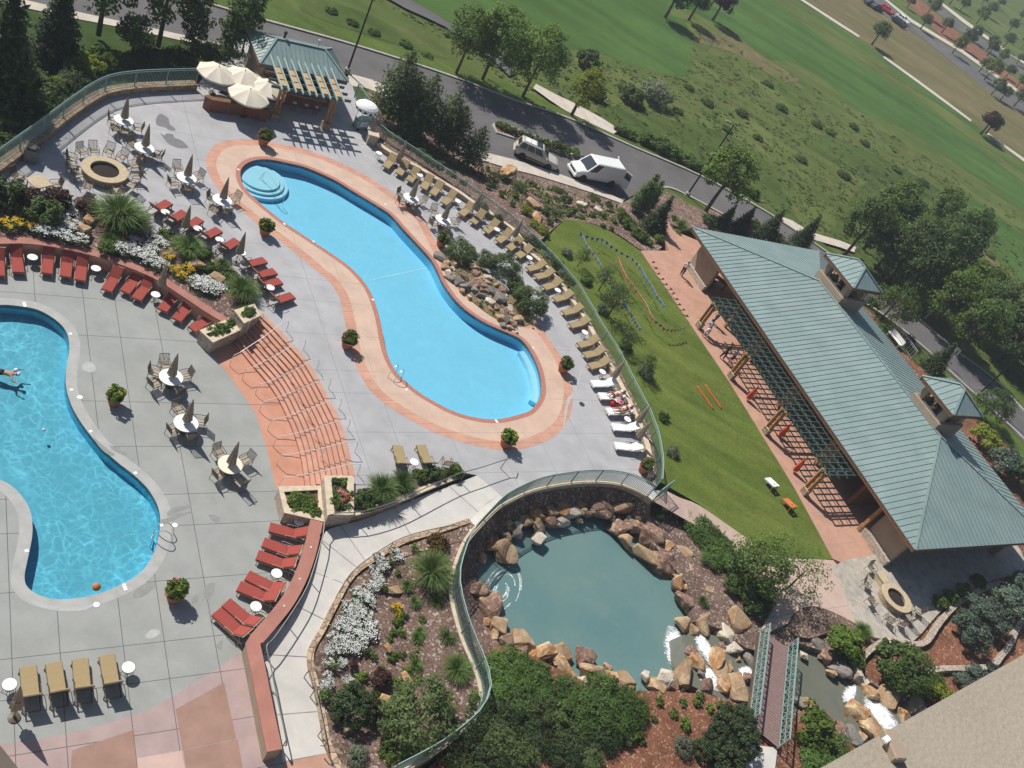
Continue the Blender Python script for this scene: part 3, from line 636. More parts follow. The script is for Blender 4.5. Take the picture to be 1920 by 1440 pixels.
WALLPX = [(1222, 938, U), (1185, 917, U), (1147, 906, U), (1092, 904, U), (1035, 911, U), (992, 921, U), (951, 940, U), (929, 954, U), (895, 989, U), (874, 1014, 1.3), (860, 1045, 1.25), (849, 1080, 1.2), (846, 1110, 1.15), (853, 1150, 1.1), (868, 1200, 1.0), (885, 1240, .95), (900, 1283, .9), (901, 1318, .85), (880, 1355, .8), (846, 1385, .75), (800, 1418, .7), (730, 1455, .6)]
PW = smooth(GP(WALLPX, 0), 3)
PATHB = [(880, 978, 1.22), (850, 988, 1.12), (812, 1000, 1.02), (755, 1017, .92), (705, 1047, .77), (660, 1080, .62), (630, 1130, .52), (605, 1180, .40), (583, 1220, .30), (583, 1255, .22), (593, 1292, .14), (606, 1355, .10), (613, 1395, .10), (640, 1450, .1)]
pb = smooth(GP(PATHB, 0), 3)
ribbon('ramp', resamp(GP([(937, 927, 1.345), (905, 950, 1.295), (880, 978, 1.21), (868, 992, 1.2)], 0), 12), resamp(PW[17:26], 12), 'path_white')
na = 40; pbr = resamp(pb, na); pwr = resamp([p for p in PW[24:]], na)
ribbon('island_bed', pbr, pwr, 'mulch_brown', rows=8, bumpz=.05, seed=3)
# --------------------------------------------------------------- planted slopes round the decks
RW = [(-120, 455), (0, 451), (48, 451), (105, 458), (168, 472), (228, 491), (290, 516), (340, 547), (391, 581), (428, 603)]
rw = smooth(GP(RW, .95), 4)
sw_ = 1 if (offset(rw, .1, False)[8]-G(120, 400, 1)).length < (rw[8]-G(120, 400, 1)).length else -1
bA = resamp(smooth(GP(bedA_edge, U), 3), 40); bB = resamp([Vector((p.x, p.y, .9)) for p in offset(rw, sw_*.2, False)], 40)
ribbon('flower_bed', bB, [p+Vector((0, 0, .03)) for p in bA], 'mulch_brown', rows=6, bumpz=.06, seed=5)
bbw = GP([(620, 968, 1.4), (680, 958, 1.4), (740, 938, 1.4), (800, 913, 1.38), (862, 890, 1.36)], 0)
ribbon('flower_bed', resamp([p+Vector((0, 0, .02)) for p in GP(bedB_edge, U)], 24), resamp(bbw, 24), 'mulch_brown', rows=4, bumpz=.04, seed=6)
# slope from the fence down to the drop-off lane
inn = [Vector((p.x, p.y, U-.1)) for p in FENCE_R[:9]]+GP([(1010, 455, .9), (1038, 428, .6), (1060, 412, .5), (1110, 418, .5), (1160, 440, .5), (1205, 471, .48), (1235, 470, .48), (1262, 440, .4), (1300, 425, .3)], 0)
out = GP([(690, 168), (740, 190), (815, 240), (865, 288), (905, 303), (960, 319), (1000, 329), (1050, 344), (1110, 363), (1166, 383), (1206, 358), (1250, 354), (1292, 370), (1352, 402), (1425, 444)], RD+.05)
ribbon('mulch_slope', resamp(inn, 60), resamp(out, 60), 'mulch_brown', rows=8, bumpz=.10, seed=7)
sheet('verge', [(1206, 357), (1250, 353), (1290, 369), (1330, 390), (1312, 392), (1260, 372)], RD+.15, 'verge_grass', 2)
# slope outside the left fence
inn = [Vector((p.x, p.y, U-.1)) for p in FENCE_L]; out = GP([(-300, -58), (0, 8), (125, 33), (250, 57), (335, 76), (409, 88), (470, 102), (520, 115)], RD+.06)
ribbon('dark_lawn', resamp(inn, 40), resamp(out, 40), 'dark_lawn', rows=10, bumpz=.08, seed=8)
sheet('verge', [(440, 90), (650, 143), (700, 165), (690, 200), (560, 150), (450, 110)], RD+.10, 'verge_grass')
# mulched strip between the right row of loungers and the fence
sw = GP([(709, 268), (733, 285), (784, 313), (825, 338), (862, 360), (890, 380), (960, 427), (992, 470), (1020, 495), (1052, 532), (1077, 567), (1100, 600), (1122, 642), (1145, 685), (1172, 735), (1192, 777), (1210, 820), (1220, 865), (1221, 893)], U+.42)
SEATW = smooth([Vector((p.x, p.y, U)) for p in sw], 3)
ribbon('mulch_strip', [p+Vector((0, 0, .33)) for p in resamp(SEATW, 60)], [p+Vector((0, 0, .3)) for p in resamp(FENCE_R[2:], 60)], 'mulch_brown', rows=2, bumpz=.03, seed=9)
# --------------------------------------------------------------- lawn and pavilion terrace
slab('lawn', smooth(GP([(1035, 432), (1058, 413), (1100, 417), (1150, 437), (1200, 470)], LW), 4)+GP([(1262, 560), (1370, 720), (1490, 915), (1562, 1048), (1500, 1052), (1430, 1030), (1370, 990), (1310, 945), (1240, 905), (1180, 880), (1150, 780), (1100, 640), (1050, 540), (1000, 460)], LW), LW, 'lawn_grass', depth=1.5)
slab('terrace', GP([(1201, 470), (1262, 560), (1370, 720), (1490, 915), (1562, 1048), (1640, 1080), (1760, 1040), (1500, 600), (1330, 460), (1262, 432), (1245, 402), (1232, 400), (1238, 420), (1246, 448), (1255, 470)], LW+.03), LW+.03, 'coral_pink', cuts=((JA, [-50.9, -48.1, -45.3, -42.5, -39.7, -36.9, -34.1, -31.3, -28.5, -25.7, -22.9, -20.1, -17.3]),), jm='joint_faint', depth=1.6)
slab('terrace', GP([(1418, 1066), (1448, 1040), (1500, 1048), (1562, 1050), (1585, 1075), (1602, 1120), (1607, 1170), (1560, 1154), (1500, 1140), (1478, 1168), (1440, 1186), (1428, 1180), (1450, 1140)], LW+.04), LW+.04, 'pale_pink', cuts=((JA, [-24, -18]), (JB, [38])), jm='joint_faint', depth=1.0)
slab('stone_terrace', smooth(GP([(1563, 1066), (1590, 1049), (1640, 1040), (1750, 1005), (1860, 975), (1925, 1060), (1860, 1088), (1800, 1118), (1760, 1150), (1715, 1200), (1680, 1203), (1620, 1186), (1596, 1145), (1578, 1100)], LW+.06), 3, True), LW+.06, 'stone_patio', depth=1.0)
gl = GP([(1247, 919, U), (1275, 933, 1.2), (1310, 947, 1.0), (1370, 988, .75), (1430, 1030, .57), (1452, 1045, .56)], 0); gr = GP([(1222, 938, U), (1255, 957, 1.2), (1290, 977, 1.0), (1345, 1008, .75), (1405, 1055, .57), (1425, 1072, .56)], 0)
ribbon('gate_path', smooth(gl, 3), smooth(gr, 3), 'pale_pink')
# pavilion mound towards the road
sheet('mulch_bank', [(1290, 425), (1340, 410), (1420, 446), (1500, 500), (1580, 552), (1657, 598), (1735, 662), (1802, 724), (1877, 792), (1925, 836), (2100, 980), (1930, 1080), (1700, 800), (1400, 500)], -.35, 'mulch_red', depth=.6)
sheet('verge', [(1640, 585), (1657, 596), (1735, 660), (1802, 722), (1877, 790), (1925, 834), (2060, 960), (2040, 985), (1925, 870), (1870, 815), (1800, 750), (1730, 690), (1650, 620)], -.30, 'verge_grass')
# --------------------------------------------------------------- pond, creek and their banks
sheet('pond_bed', [(860, 900), (1300, 940), (1480, 1180), (1800, 1250), (1800, 1500), (1200, 1420), (860, 1300)], -.97, 'soil')
slab('pond', GP([(885, 1070), (905, 1030), (950, 990), (1050, 960), (1140, 970), (1200, 1010), (1250, 1060), (1290, 1100), (1300, 1170), (1285, 1210), (1290, 1260), (1260, 1295), (1140, 1300), (1080, 1270), (1000, 1230), (940, 1210), (905, 1150)], -.45), -.45, 'pond_water', depth=0)
slab('creek', GP([(1258, 1200), (1300, 1182), (1350, 1190), (1400, 1225), (1450, 1225), (1500, 1205), (1560, 1235), (1610, 1270), (1640, 1300), (1620, 1360), (1560, 1365), (1500, 1345), (1450, 1345), (1400, 1330), (1330, 1300), (1270, 1275), (1262, 1240)], -.12), -.12, 'creek_water', depth=.5)
slab('creek', GP([(1608, 1285), (1640, 1285), (1680, 1305), (1740, 1335), (1760, 1380), (1700, 1440), (1600, 1395), (1590, 1350)], .16), .16, 'creek_water', depth=.5)
slab('mulch_bank', GP([(1222, 948), (1275, 967), (1345, 1009), (1405, 1055), (1440, 1100), (1470, 1130), (1640, 1150), (1800, 1060), (2050, 1000), (2200, 1200), (1950, 1300), (1740, 1338), (1700, 1322), (1660, 1298), (1620, 1270), (1580, 1243), (1540, 1220), (1500, 1206), (1440, 1226), (1400, 1215), (1375, 1200), (1350, 1178), (1320, 1170), (1300, 1165), (1298, 1130), (1290, 1095), (1258, 1058), (1225, 1020), (1212, 985)], .35), .35, 'mulch_brown', depth=1.6)
slab('mulch_bank', GP([(925, 1215), (965, 1212), (1000, 1232), (1050, 1255), (1100, 1280), (1150, 1295), (1250, 1296), (1330, 1302), (1380, 1318), (1405, 1345), (1440, 1352), (1490, 1345), (1540, 1362), (1590, 1392), (1650, 1412), (1750, 1430), (1700, 1700), (1300, 1800), (800, 1700), (740, 1500), (845, 1400), (885, 1360), (915, 1320), (915, 1270)], .28), .28, 'mulch_red', depth=1.6)
sheet('mulch_bank', [(1600, 1200), (1690, 1205), (1760, 1160), (1830, 1112), (1925, 1080), (2200, 1100), (2100, 1300), (1760, 1330), (1700, 1310), (1640, 1280), (1610, 1250)], .37, 'mulch_red', depth=0)
ub0 = [Vector((p.x, p.y, p.z-.10)) for p in PW[:52]]
ub0 = [p-Vector((0, 0, .02)) for p in ub0]
ub1 = smooth(GP([(1215, 1000), (1180, 985), (1140, 968), (1090, 962), (1030, 972), (985, 985), (945, 1005), (915, 1035), (902, 1060), (898, 1085), (905, 1125), (922, 1155), (942, 1185), (946, 1225)], -.5), 3)
ribbon('mulch_bank', resamp(ub0, 48), resamp(ub1, 48), 'mulch_brown', rows=6, bumpz=.06, seed=11)
sheet('mulch_mound', [(1480, 1168), (1494, 1146), (1525, 1136), (1565, 1149), (1608, 1173), (1604, 1192), (1560, 1186), (1520, 1196), (1490, 1190)], LW+.10, 'mulch_brown', 3, depth=.3)
slab('bridge_path', GP([(1404, 1396), (1458, 1402), (1446, 1500), (1390, 1500)], .40), .40, 'path_white', depth=.3)
# ================================================================== VEGETATION
def fastmesh(name, V, F4, mats, mi=None):
    me = bpy.data.meshes.new(name); nv, nf = len(V), len(F4)
    me.vertices.add(nv); me.vertices.foreach_set('co', np.asarray(V, dtype=np.float32).ravel())
    me.loops.add(nf*4); me.loops.foreach_set('vertex_index', np.asarray(F4, dtype=np.int32).ravel())
    me.polygons.add(nf); me.polygons.foreach_set('loop_start', np.arange(0, nf*4, 4, dtype=np.int32))
    for m in mats: me.materials.append(MATS[m])
    if mi is not None: me.polygons.foreach_set('material_index', np.asarray(mi, dtype=np.int32))
    me.update(); me.validate(); return me
def leafquads(P, N, size, asp, rg, up=.0):
    "one small bent-free leaf face per point, roughly facing N"
    n = len(P); T = rg.normal(size=(n, 3)); N = N+rg.normal(size=(n, 3))*.75; N[:, 2] += up
    N /= np.linalg.norm(N, axis=1)[:, None]+1e-9
    X = np.cross(N, T); X /= np.linalg.norm(X, axis=1)[:, None]+1e-9; Y = np.cross(N, X)
    s = (size*rg.uniform(.6, 1.35, n))[:, None]
    V = np.stack([P-X*s*.5-Y*s*.12*asp, P-X*s*.05-Y*s*.5*asp, P+X*s*.5+Y*s*.1*asp, P+X*s*.05+Y*s*.5*asp], 1)
    return V.reshape(-1, 3), np.arange(n*4).reshape(-1, 4)
def crown_points(rg, clumps, per, R, cz, csize, hollow=.55, bottom=-.75, taper=0):
    "clumps of leaves spread through an uneven ellipsoid"
    C = []
    while len(C) < clumps:
        d = rg.normal(size=3); d /= np.linalg.norm(d)
        if d[2] < bottom: continue
        r = rg.uniform(hollow, 1.0)**.6*rg.uniform(.86, 1.1)
        p = d*r*np.array(R)
        if taper: p[:2] *= 1-taper*(p[2]/R[2]+.3)
        C.append((p, d))
    P, N = [], []
    for p, d in C:
        k = int(per*rg.uniform(.6, 1.4)); q = rg.normal(size=(k, 3)); q /= np.linalg.norm(q, axis=1)[:, None]
        rr = csize*rg.uniform(.7, 1.3)*rg.uniform(.35, 1, k)[:, None]**.5
        P.append(p+q*rr*np.array([1, 1, .75])); N.append(q*.6+d*.7)
    P = np.concatenate(P); P[:, 2] += cz
    return P, np.concatenate(N)
def limbs(mb, h, cz, R, rg, nb=9, r0=.16, lean=0):
    top = Vector((lean*h, 0, cz+R[2]*.3))
    tr = [Vector((0, 0, -.15)), Vector((lean*h*.15, .02, h*.25)), Vector((lean*h*.4, -.03, h*.5)), top]
    mb.tube(tr, [r0*1.25, r0, r0*.75, r0*.25], 8)
    for k in range(nb):
        a = 2*math.pi*k/nb+rg.uniform(-.3, .3); t = rg.uniform(.3, .9); s = tr[1].lerp(top, t*.8)
        e = Vector((math.cos(a)*R[0]*rg.uniform(.5, .85), math.sin(a)*R[1]*rg.uniform(.5, .85), cz+R[2]*rg.uniform(-.45, .6)))
        m_ = s.lerp(e, .5)+Vector((0, 0, .12*R[2]*rg.uniform(-.5, 1)))
        mb.tube([s, m_, e], [r0*.42, r0*.28, r0*.08], 5)
def tree_proto(name, cat, h, R, cz, leaf, clumps=60, per=75, csize=.75, ls=.22, seed=1, asp=.9, hollow=.55, bottom=-.75, taper=0, r0=.16, up=.3, lean=0, trunk='bark'):
    def f():
        rg = np.random.default_rng(seed); t = thing(name, '', cat)
        mb = MB(); limbs(mb, h, cz, R, random.Random(seed), 9, r0, lean); mb.build('trunk', trunk, t, smooth=True)
        P, N = crown_points(rg, clumps, per, R, cz, csize, hollow, bottom, taper); P[:, 0] += lean*h
        V, F = leafquads(P, N, ls, asp, rg, up+.45)
        o = bpy.data.objects.new('crown', fastmesh('crown', V, F, [leaf])); COL.objects.link(o); o.parent = t
        return t
    return Proto(f)
def conifer_proto(name, h, r, leaf, seed=1, tiers=16, ls=.30, cat='tree', dens=46, droop=.25, shape=1.0):
    def f():
        rg = np.random.default_rng(seed); t = thing(name, '', cat); rr = random.Random(seed)
        mb = MB(); mb.tube([(0, 0, -.1), (0, 0, h*.5), (0, 0, h*.98)], [h*.022+.03, h*.014+.02, .015], 7)
        P, N = [], []
        for k in range(tiers):
            u = k/(tiers-1); z = h*(.06+.90*u); R_ = r*((1-u)**shape)*rr.uniform(.88, 1.1)+.10
            nb = max(5, int(13*(1-u)+5))
            for b in range(nb):
                a = 2*math.pi*(b+rr.random()*.6)/nb+k*.7; L = R_*rr.uniform(.72, 1.12); d = np.array([math.cos(a), math.sin(a), 0])
                m = int(dens*(L/r)+5); s = rg.uniform(.12, 1, m)**.8
                p = d*(s*L)[:, None]; p[:, 2] += z+L*.18-droop*L*s**1.6*1.4; w = .10+.16*L*(1-.5*s)
                p += rg.normal(size=(m, 3))*w[:, None]*np.array([.8, .8, .38]); P.append(p); n_ = np.tile(d*.5, (m, 1)); n_[:, 2] += .8; N.append(n_)
                if b % 2 == 0 and u < .85: mb.tube([(0, 0, z), (d[0]*L*.8, d[1]*L*.8, z-droop*L*.5)], [.022, .006], 4)
        mb.build('trunk', 'bark', t)
        P = np.concatenate(P); N = np.concatenate(N); V, F = leafquads(P, N, ls, .42, rg, .4)
        o = bpy.data.objects.new('crown', fastmesh('crown', V, F, [leaf])); COL.objects.link(o); o.parent = t
        return t
    return Proto(f)
def shrub_proto(name, R, h, leaf, clumps=26, per=60, csize=.3, ls=.12, seed=1, cat='shrub', asp=.8, up=.4, hollow=.4, spike=0, stems=True, bottom=-.35):
    def f():
        rg = np.random.default_rng(seed); rr = random.Random(seed); t = thing(name, '', cat)
        P, N = crown_points(rg, clumps, per, (R, R, h*.55), h*.45, csize, hollow, bottom)
        if spike:
            for _ in range(int(clumps*.8)):
                a = rr.uniform(0, 6.28); q = rr.uniform(0, .8)*R; b = np.array([math.cos(a)*q, math.sin(a)*q, h*.7]); e = b*np.array([1.35, 1.35, 1])+np.array([0, 0, h*spike*rr.uniform(.5, 1.1)])
                s = rg.uniform(0, 1, 34)[:, None]; P = np.concatenate([P, b+(e-b)*s+rg.normal(size=(34, 3))*.07*(1.2-s)]); N = np.concatenate([N, np.tile(np.array([math.cos(a), math.sin(a), .4]), (34, 1))])
        P[:, 2] = np.maximum(P[:, 2], .03)
        V, F = leafquads(P, N, ls, asp, rg, up+.35)
        mb = MB()
        for k in range(6):
            a = k*1.05; mb.tube([(0, 0, -.05), (math.cos(a)*R*.3, math.sin(a)*R*.3, h*.35), (math.cos(a)*R*.55, math.sin(a)*R*.55, h*.7)], [.03, .022, .008], 4)
        mb.build('stems', 'bark', t)
        o = bpy.data.objects.new('foliage', fastmesh('foliage', V, F, [leaf])); COL.objects.link(o); o.parent = t
        return t
    return Proto(f)
def tuft_proto(name, R, h, leaf, blades=420, seed=1, w=.022, stiff=.55):
    "clump of arching grass blades"
    def f():
        rg = np.random.default_rng(seed); V = []; F = []
        for k in range(blades):
            a = rg.uniform(0, 6.283); L = h*rg.uniform(.6, 1.1); sp = R*rg.uniform(.1, 1.0)**.7; d = np.array([math.cos(a), math.sin(a)]); s = np.array([-d[1], d[0]])*w*rg.uniform(.7, 1.4)
            b0 = d*rg.uniform(0, .12)*R; pts = []
            for u in (0, .4, .75, 1.0):
                r_ = b0+d*sp*u**1.5; z = L*(u**.8)*(1-(1-stiff)*u*u*sp/R); ww = s*(1-u*.85); pts.append((r_-ww, r_+ww, z))
            i = len(V)
            for p, q, z in pts: V += [(p[0], p[1], z), (q[0], q[1], z)]
            for j in range(3): F.append((i+2*j, i+2*j+1, i+2*j+3, i+2*j+2))
        o = bpy.data.objects.new(name, fastmesh(name, V, F, [leaf])); COL.objects.link(o); return tag(o, '', 'ornamental grass')
    return Proto(f)
def flower_proto(name, R, h, leaf, petal, nl=420, nf=420, seed=1, fs=.055):
    def f():
        rg = np.random.default_rng(seed); t = thing(name, '', 'flowers')
        def dome(n, top):
            a = rg.uniform(0, 6.283, n); r = np.sqrt(rg.uniform(0, 1, n))*R*(1+.22*np.sin(a*3+seed)+.15*np.sin(a*5+2*seed)); z = h*np.sqrt(np.clip(1-(r/(R*1.38))**2, .05, 1))
            z = z*(rg.uniform(.2, .95, n) if not top else rg.uniform(.92, 1.12, n)); return np.stack([r*np.cos(a), r*np.sin(a), z], 1)
        P = dome(nl, 0); V, F = leafquads(P, np.tile([0, 0, 1.0], (nl, 1)), .11, .7, rg, .3)
        o = bpy.data.objects.new('foliage', fastmesh('foliage', V, F, [leaf])); COL.objects.link(o); o.parent = t
        k = max(6, nf//14); c = dome(k, 1); P = np.repeat(c, nf//k, 0)+rg.normal(size=(k*(nf//k), 3))*np.array([.075, .075, .02])*R/.5
        V, F = leafquads(P, np.tile([0, 0, 2.2], (len(P), 1)), fs, .95, rg, 1.0)
        o = bpy.data.objects.new('blossom', fastmesh('blossom', V, F, [petal])); COL.objects.link(o); o.parent = t
        return t
    return Proto(f)
T_round = [tree_proto('shade_tree', 'tree', 7.5, (2.5, 2.4, 3.1), 5.1, 'leaf_verge', 70, 80, .8, .24, 11), tree_proto('shade_tree', 'tree', 8.5, (3.0, 2.8, 3.6), 5.9, 'leaf_verge', 85, 85, .85, .25, 12), tree_proto('shade_tree', 'tree', 6.2, (1.9, 1.9, 2.3), 4.3, 'leaf_verge', 48, 70, .65, .22, 13)]
T_brt = tree_proto('shade_tree', 'tree', 6.2, (2.1, 2.1, 2.4), 4.2, 'leaf_bright', 60, 70, .65, .22, 83)
T_yel = tree_proto('shade_tree', 'tree', 6, (1.7, 1.5, 2.4), 3.8, 'leaf_yellow', 42, 60, .6, .22, 14, hollow=.3)
T_cot = [tree_proto('cottonwood', 'tree', 9, (3.0, 2.8, 4.4), 5.8, 'leaf_mid', 95, 85, .9, .27, 15, r0=.2), tree_proto('cottonwood', 'tree', 9, (3.4, 3.0, 4.6), 5.6, 'leaf_dark', 110, 85, .95, .27, 16, r0=.2), tree_proto('cottonwood', 'tree', 7, (3.0, 3.0, 3.2), 4.2, 'leaf_bright', 80, 80, .9, .26, 17, r0=.16)]
T_dark = tree_proto('small_tree', 'tree', 4.5, (1.6, 1.6, 1.6), 3.0, 'leaf_dark', 40, 60, .6, .24, 18)
T_plum = tree_proto('small_tree', 'tree', 4.5, (1.5, 1.5, 1.5), 3.0, 'leaf_plum', 40, 60, .55, .24, 19)
T_loose = tree_proto('sapling', 'tree', 3.6, (1.75, 1.7, 1.6), 2.1, 'leaf_mid', 46, 34, .55, .16, 20, hollow=.35, r0=.06, asp=.5)
T_loose2 = tree_proto('sapling', 'tree', 3.6, (1.9, 1.8, 1.5), 2.0, 'leaf_mid', 60, 60, .55, .17, 21, hollow=.35, r0=.07, asp=.6)
T_pine = [conifer_proto('pine_tree', 6.2, 2.3, 'needle', 31, 13, .30, dens=40, droop=-.05, shape=.62), conifer_proto('pine_tree', 5.4, 1.9, 'needle', 32, 12, .28, dens=36, droop=-.1, shape=.55)]
T_spruce = [conifer_proto('spruce_tree', 8.0, 2.0, 'needle_dark', 33, 18, .34, dens=60), conifer_proto('spruce_tree', 5.0, 1.6, 'needle_dark', 34, 14, .28, dens=52)]
T_col = tree_proto('aspen_tree', 'tree', 5.6, (.8, .8, 2.8), 3.1, 'leaf_dark', 44, 60, .42, .17, 35, hollow=.2, r0=.06)
T_jun = conifer_proto('upright_juniper', 4.2, .85, 'needle', 36, 16, .20, dens=40, droop=-.35, shape=.7)
S_jun = [shrub_proto('juniper_shrub', 1.25, .85, 'needle', 40, 110, .34, .15, 41, asp=.35, spike=.4), shrub_proto('juniper_shrub', 1.25, .8, 'needle_dark', 40, 110, .34, .15, 42, asp=.35, spike=.35)]
S_gjun = shrub_proto('spreading_juniper', 1.4, .75, 'blade_green', 44, 120, .36, .17, 43, asp=.28, spike=.3)
S_mugo = shrub_proto('mugo_pine', 1.0, 1.25, 'needle', 60, 90, .24, .13, 44, asp=.34, bottom=-.6, hollow=.75)
S_box = shrub_proto('boxwood', .9, 1.35, 'needle_dark', 120, 60, .15, .085, 45, asp=.8, hollow=.92, bottom=-.9)
S_yel = shrub_proto('leafy_shrub', .8, .95, 'leaf_bright', 28, 70, .26, .16, 46)
S_mid = shrub_proto('leafy_shrub', .8, .9, 'leaf_mid', 26, 70, .26, .15, 47)
S_dark = shrub_proto('leafy_shrub', .8, .95, 'leaf_dark', 26, 70, .26, .15, 48)
S_lime = shrub_proto('leafy_shrub', .7, .75, 'leaf_yellow', 24, 55, .24, .14, 49)
S_blue = shrub_proto('blue_spruce_shrub', 1.0, 1.2, 'leaf_blue', 34, 80, .3, .17, 50, asp=.45)
S_grey = shrub_proto('silver_shrub', .9, 1.1, 'leaf_grey', 28, 60, .3, .14, 51, asp=.5)
S_plum = shrub_proto('barberry_shrub', .6, .75, 'leaf_plum', 24, 75, .2, .10, 52)
S_rust = shrub_proto('leafy_shrub', .55, .6, 'leaf_rust', 24, 75, .18, .09, 53, hollow=.6)
S_small = shrub_proto('small_plant', .3, .3, 'leaf_mid', 10, 40, .12, .10, 54, cat='plant')
S_small2 = shrub_proto('small_plant', .3, .28, 'leaf_bright', 10, 40, .12, .10, 55, cat='plant')
G_big = tuft_proto('grass_clump', 1.15, 1.15, 'blade', 900, 61, .022); G_med = tuft_proto('grass_clump', .85, .85, 'blade_green', 520, 62); G_small = tuft_proto('grass_clump', .42, .42, 'blade_green', 200, 63)
F_w = [flower_proto('white_flowers', .5, .32, 'leaf_dark', 'petal_white', 420, 340, 71), flower_proto('white_flowers', .42, .3, 'leaf_dark', 'petal_white', 360, 250, 74)]
F_y = flower_proto('yellow_flowers', .48, .42, 'leaf_bright', 'petal_yellow', 420, 260, 72, .07)
F_p = flower_proto('pink_flowers', .34, .34, 'leaf_mid', 'petal_pink', 260, 130, 73, .07)
rnd = random.Random(77)
def put(proto, px, py, z, label, group=None, sc=1.0):
    s = sc*rnd.uniform(.93, 1.07); return proto(G(px, py, z), rnd.uniform(0, 6.28), label, group, (s, s, s*rnd.uniform(.94, 1.06)))
ANCH = {'spiky grass': (220, 418), 'towel cart': (674, 240), 'fire pit': (197, 322), 'stone box': (640, 930), 'mulch slope': (1100, 440), 'from the bar': (560, 120), 'parked vehicles': (1040, 310), 'from the lane': (1120, 350), 'rounded end': (925, 235), 'from the water': (1300, 1260), 'waterfall': (1270, 1220), 'from the gate': (1235, 930), 'gate path': (1300, 960), 'hotel parapet': (1850, 1290), 'from the pit': (1680, 1122), 'yellow one': (1748, 1305), 'lamp post': (1287, 368), 'end of the footpath': (1150, 245), 'terracotta pot': (825, 461), 'lawn side': (1270, 1040), 'footbridge': (1440, 1290), 'drop-off lane': (1000, 320), 'along the lawn': (60, 200), 'in its run': (0, 290), 'white ramp': (860, 890)}
def order(pts, where):
    "puts a counted run in the order its label names"
    if 'from the left' in where or 'island bed mulch' in where or 'in the island bed' == where: return sorted(pts, key=lambda p: p[0])
    if 'from the top' in where: return sorted(pts, key=lambda p: p[1])
    for k, a in ANCH.items():
        if k in where: return sorted(pts, key=lambda p: math.hypot(p[0]-a[0], p[1]-a[1]))
    return sorted(pts, key=lambda p: p[0])
def row(proto, pts, z, desc, where, group, base=1.0):
    "a counted run of like plants: desc, then its place in the run"
    pts = order(pts, where)
    for i, p in enumerate(pts):
        pr = proto[i % len(proto)] if isinstance(proto, list) else proto
        s = (p[2] if len(p) > 2 else 1.0)*base
        put(pr, p[0], p[1], z, f"{desc}, {ORD[i+1]} {where}" if len(pts) > 1 else f"{desc} {where}", group, s)
# ================================================================== FURNITURE
def lounger_proto(name, label_cat, cush, frame, ang, seat=1.28, back=.78, towel=False):
    def f():
        t = thing(name, '', label_cat); w = .66; zs = .33
        ca, sa = math.cos(ang), math.sin(ang); hx = seat+.02
        mb = MB()
        for s in (-1, 1):
            y = s*(w/2-.02); mb.bar((.0, y, zs-.05), (2.0, y, zs-.05), .045, .05)
            mb.bar((hx, y, zs-.01), (hx+back*ca, y, zs-.01+back*sa), .04, .04)
            mb.bar((hx+back*ca*.62, y, zs-.02+back*sa*.62), (hx+back*ca*.95, y, zs-.05), .022)
        for x in (.02, .55, 1.1, 1.98): mb.bar((x, -w/2, zs-.05), (x, w/2, zs-.05), .035)
        mb.bar((hx+back*ca, -w/2-.03, zs+back*sa), (hx+back*ca, w/2+.03, zs+back*sa), .04)
        mb.build('frame', frame, t)
        for x in (.14, 1.78):
            for s in (-1, 1):
                m2 = MB(); m2.bar((x, s*(w/2-.02), zs-.05), (x+(.05 if x > 1 else -.05), s*(w/2+.01), 0), .04); m2.build('leg', frame, t)
        for s in (-1, 1):
            m2 = MB(); y = s*(w/2+.03)
            m2.tube([(hx-.42, y, zs-.05), (hx-.44, y, zs+.15), (hx-.36, y, zs+.2), (hx+.12, y, zs+.19), (hx+.2, y, zs-.05)], .016, 6); m2.build('armrest', frame, t)
        m3 = MB(); th = .085
        if not towel: m3.box((seat/2-.01, 0, zs+th/2-.02), (seat+.02, w-.03, th), 0, .022)
        else:
            m3.box((seat/2-.03, 0, zs+th/2-.015), (seat+.06, w+.02, th), 0, .03); m3.box((-.055, 0, zs-.02), (.02, w-.02, .17))
        m3.build('seat_cushion', cush, t)
        m4 = MB(); m4.box((0, 0, 0), (back, (w-.03) if not towel else w+.02, th), 0, .022)
        R_ = Matrix.Rotation(-ang, 3, 'Y'); c = Vector((hx+ca*back/2-sa*.03, 0, zs+sa*back/2+ca*.03))
        m4.v = [tuple(R_ @ Vector(v)+c) for v in m4.v]; m4.build('back_cushion', cush, t)
        return t
    return Proto(f)
L_red = lounger_proto('red_lounger', 'lounger', 'cushion_red', 'sling', rad(40))
L_redup = lounger_proto('red_lounger', 'lounger', 'cushion_red', 'bronze_light', rad(50))
L_tan = lounger_proto('tan_lounger', 'lounger', 'cushion_tan', 'sling', rad(36))
L_tan2 = lounger_proto('tan_lounger', 'lounger', 'cushion_tan', 'bronze', rad(52), 1.34, .74)
L_tan3 = lounger_proto('tan_lounger', 'lounger', 'cushion_tan', 'bronze', rad(66), 1.32, .72)
L_wht = lounger_proto('towel_lounger', 'lounger', 'towel_white', 'bronze', rad(32), towel=True)
def lounge(pr, fx, fy, hx, hy, z, label, group):
    a = G(fx, fy, z+.38); b = G(hx, hy, z+.38); return pr(Vector((a.x, a.y, z)), math.atan2(b.y-a.y, b.x-a.x)+rnd.gauss(0, .02), label, group)
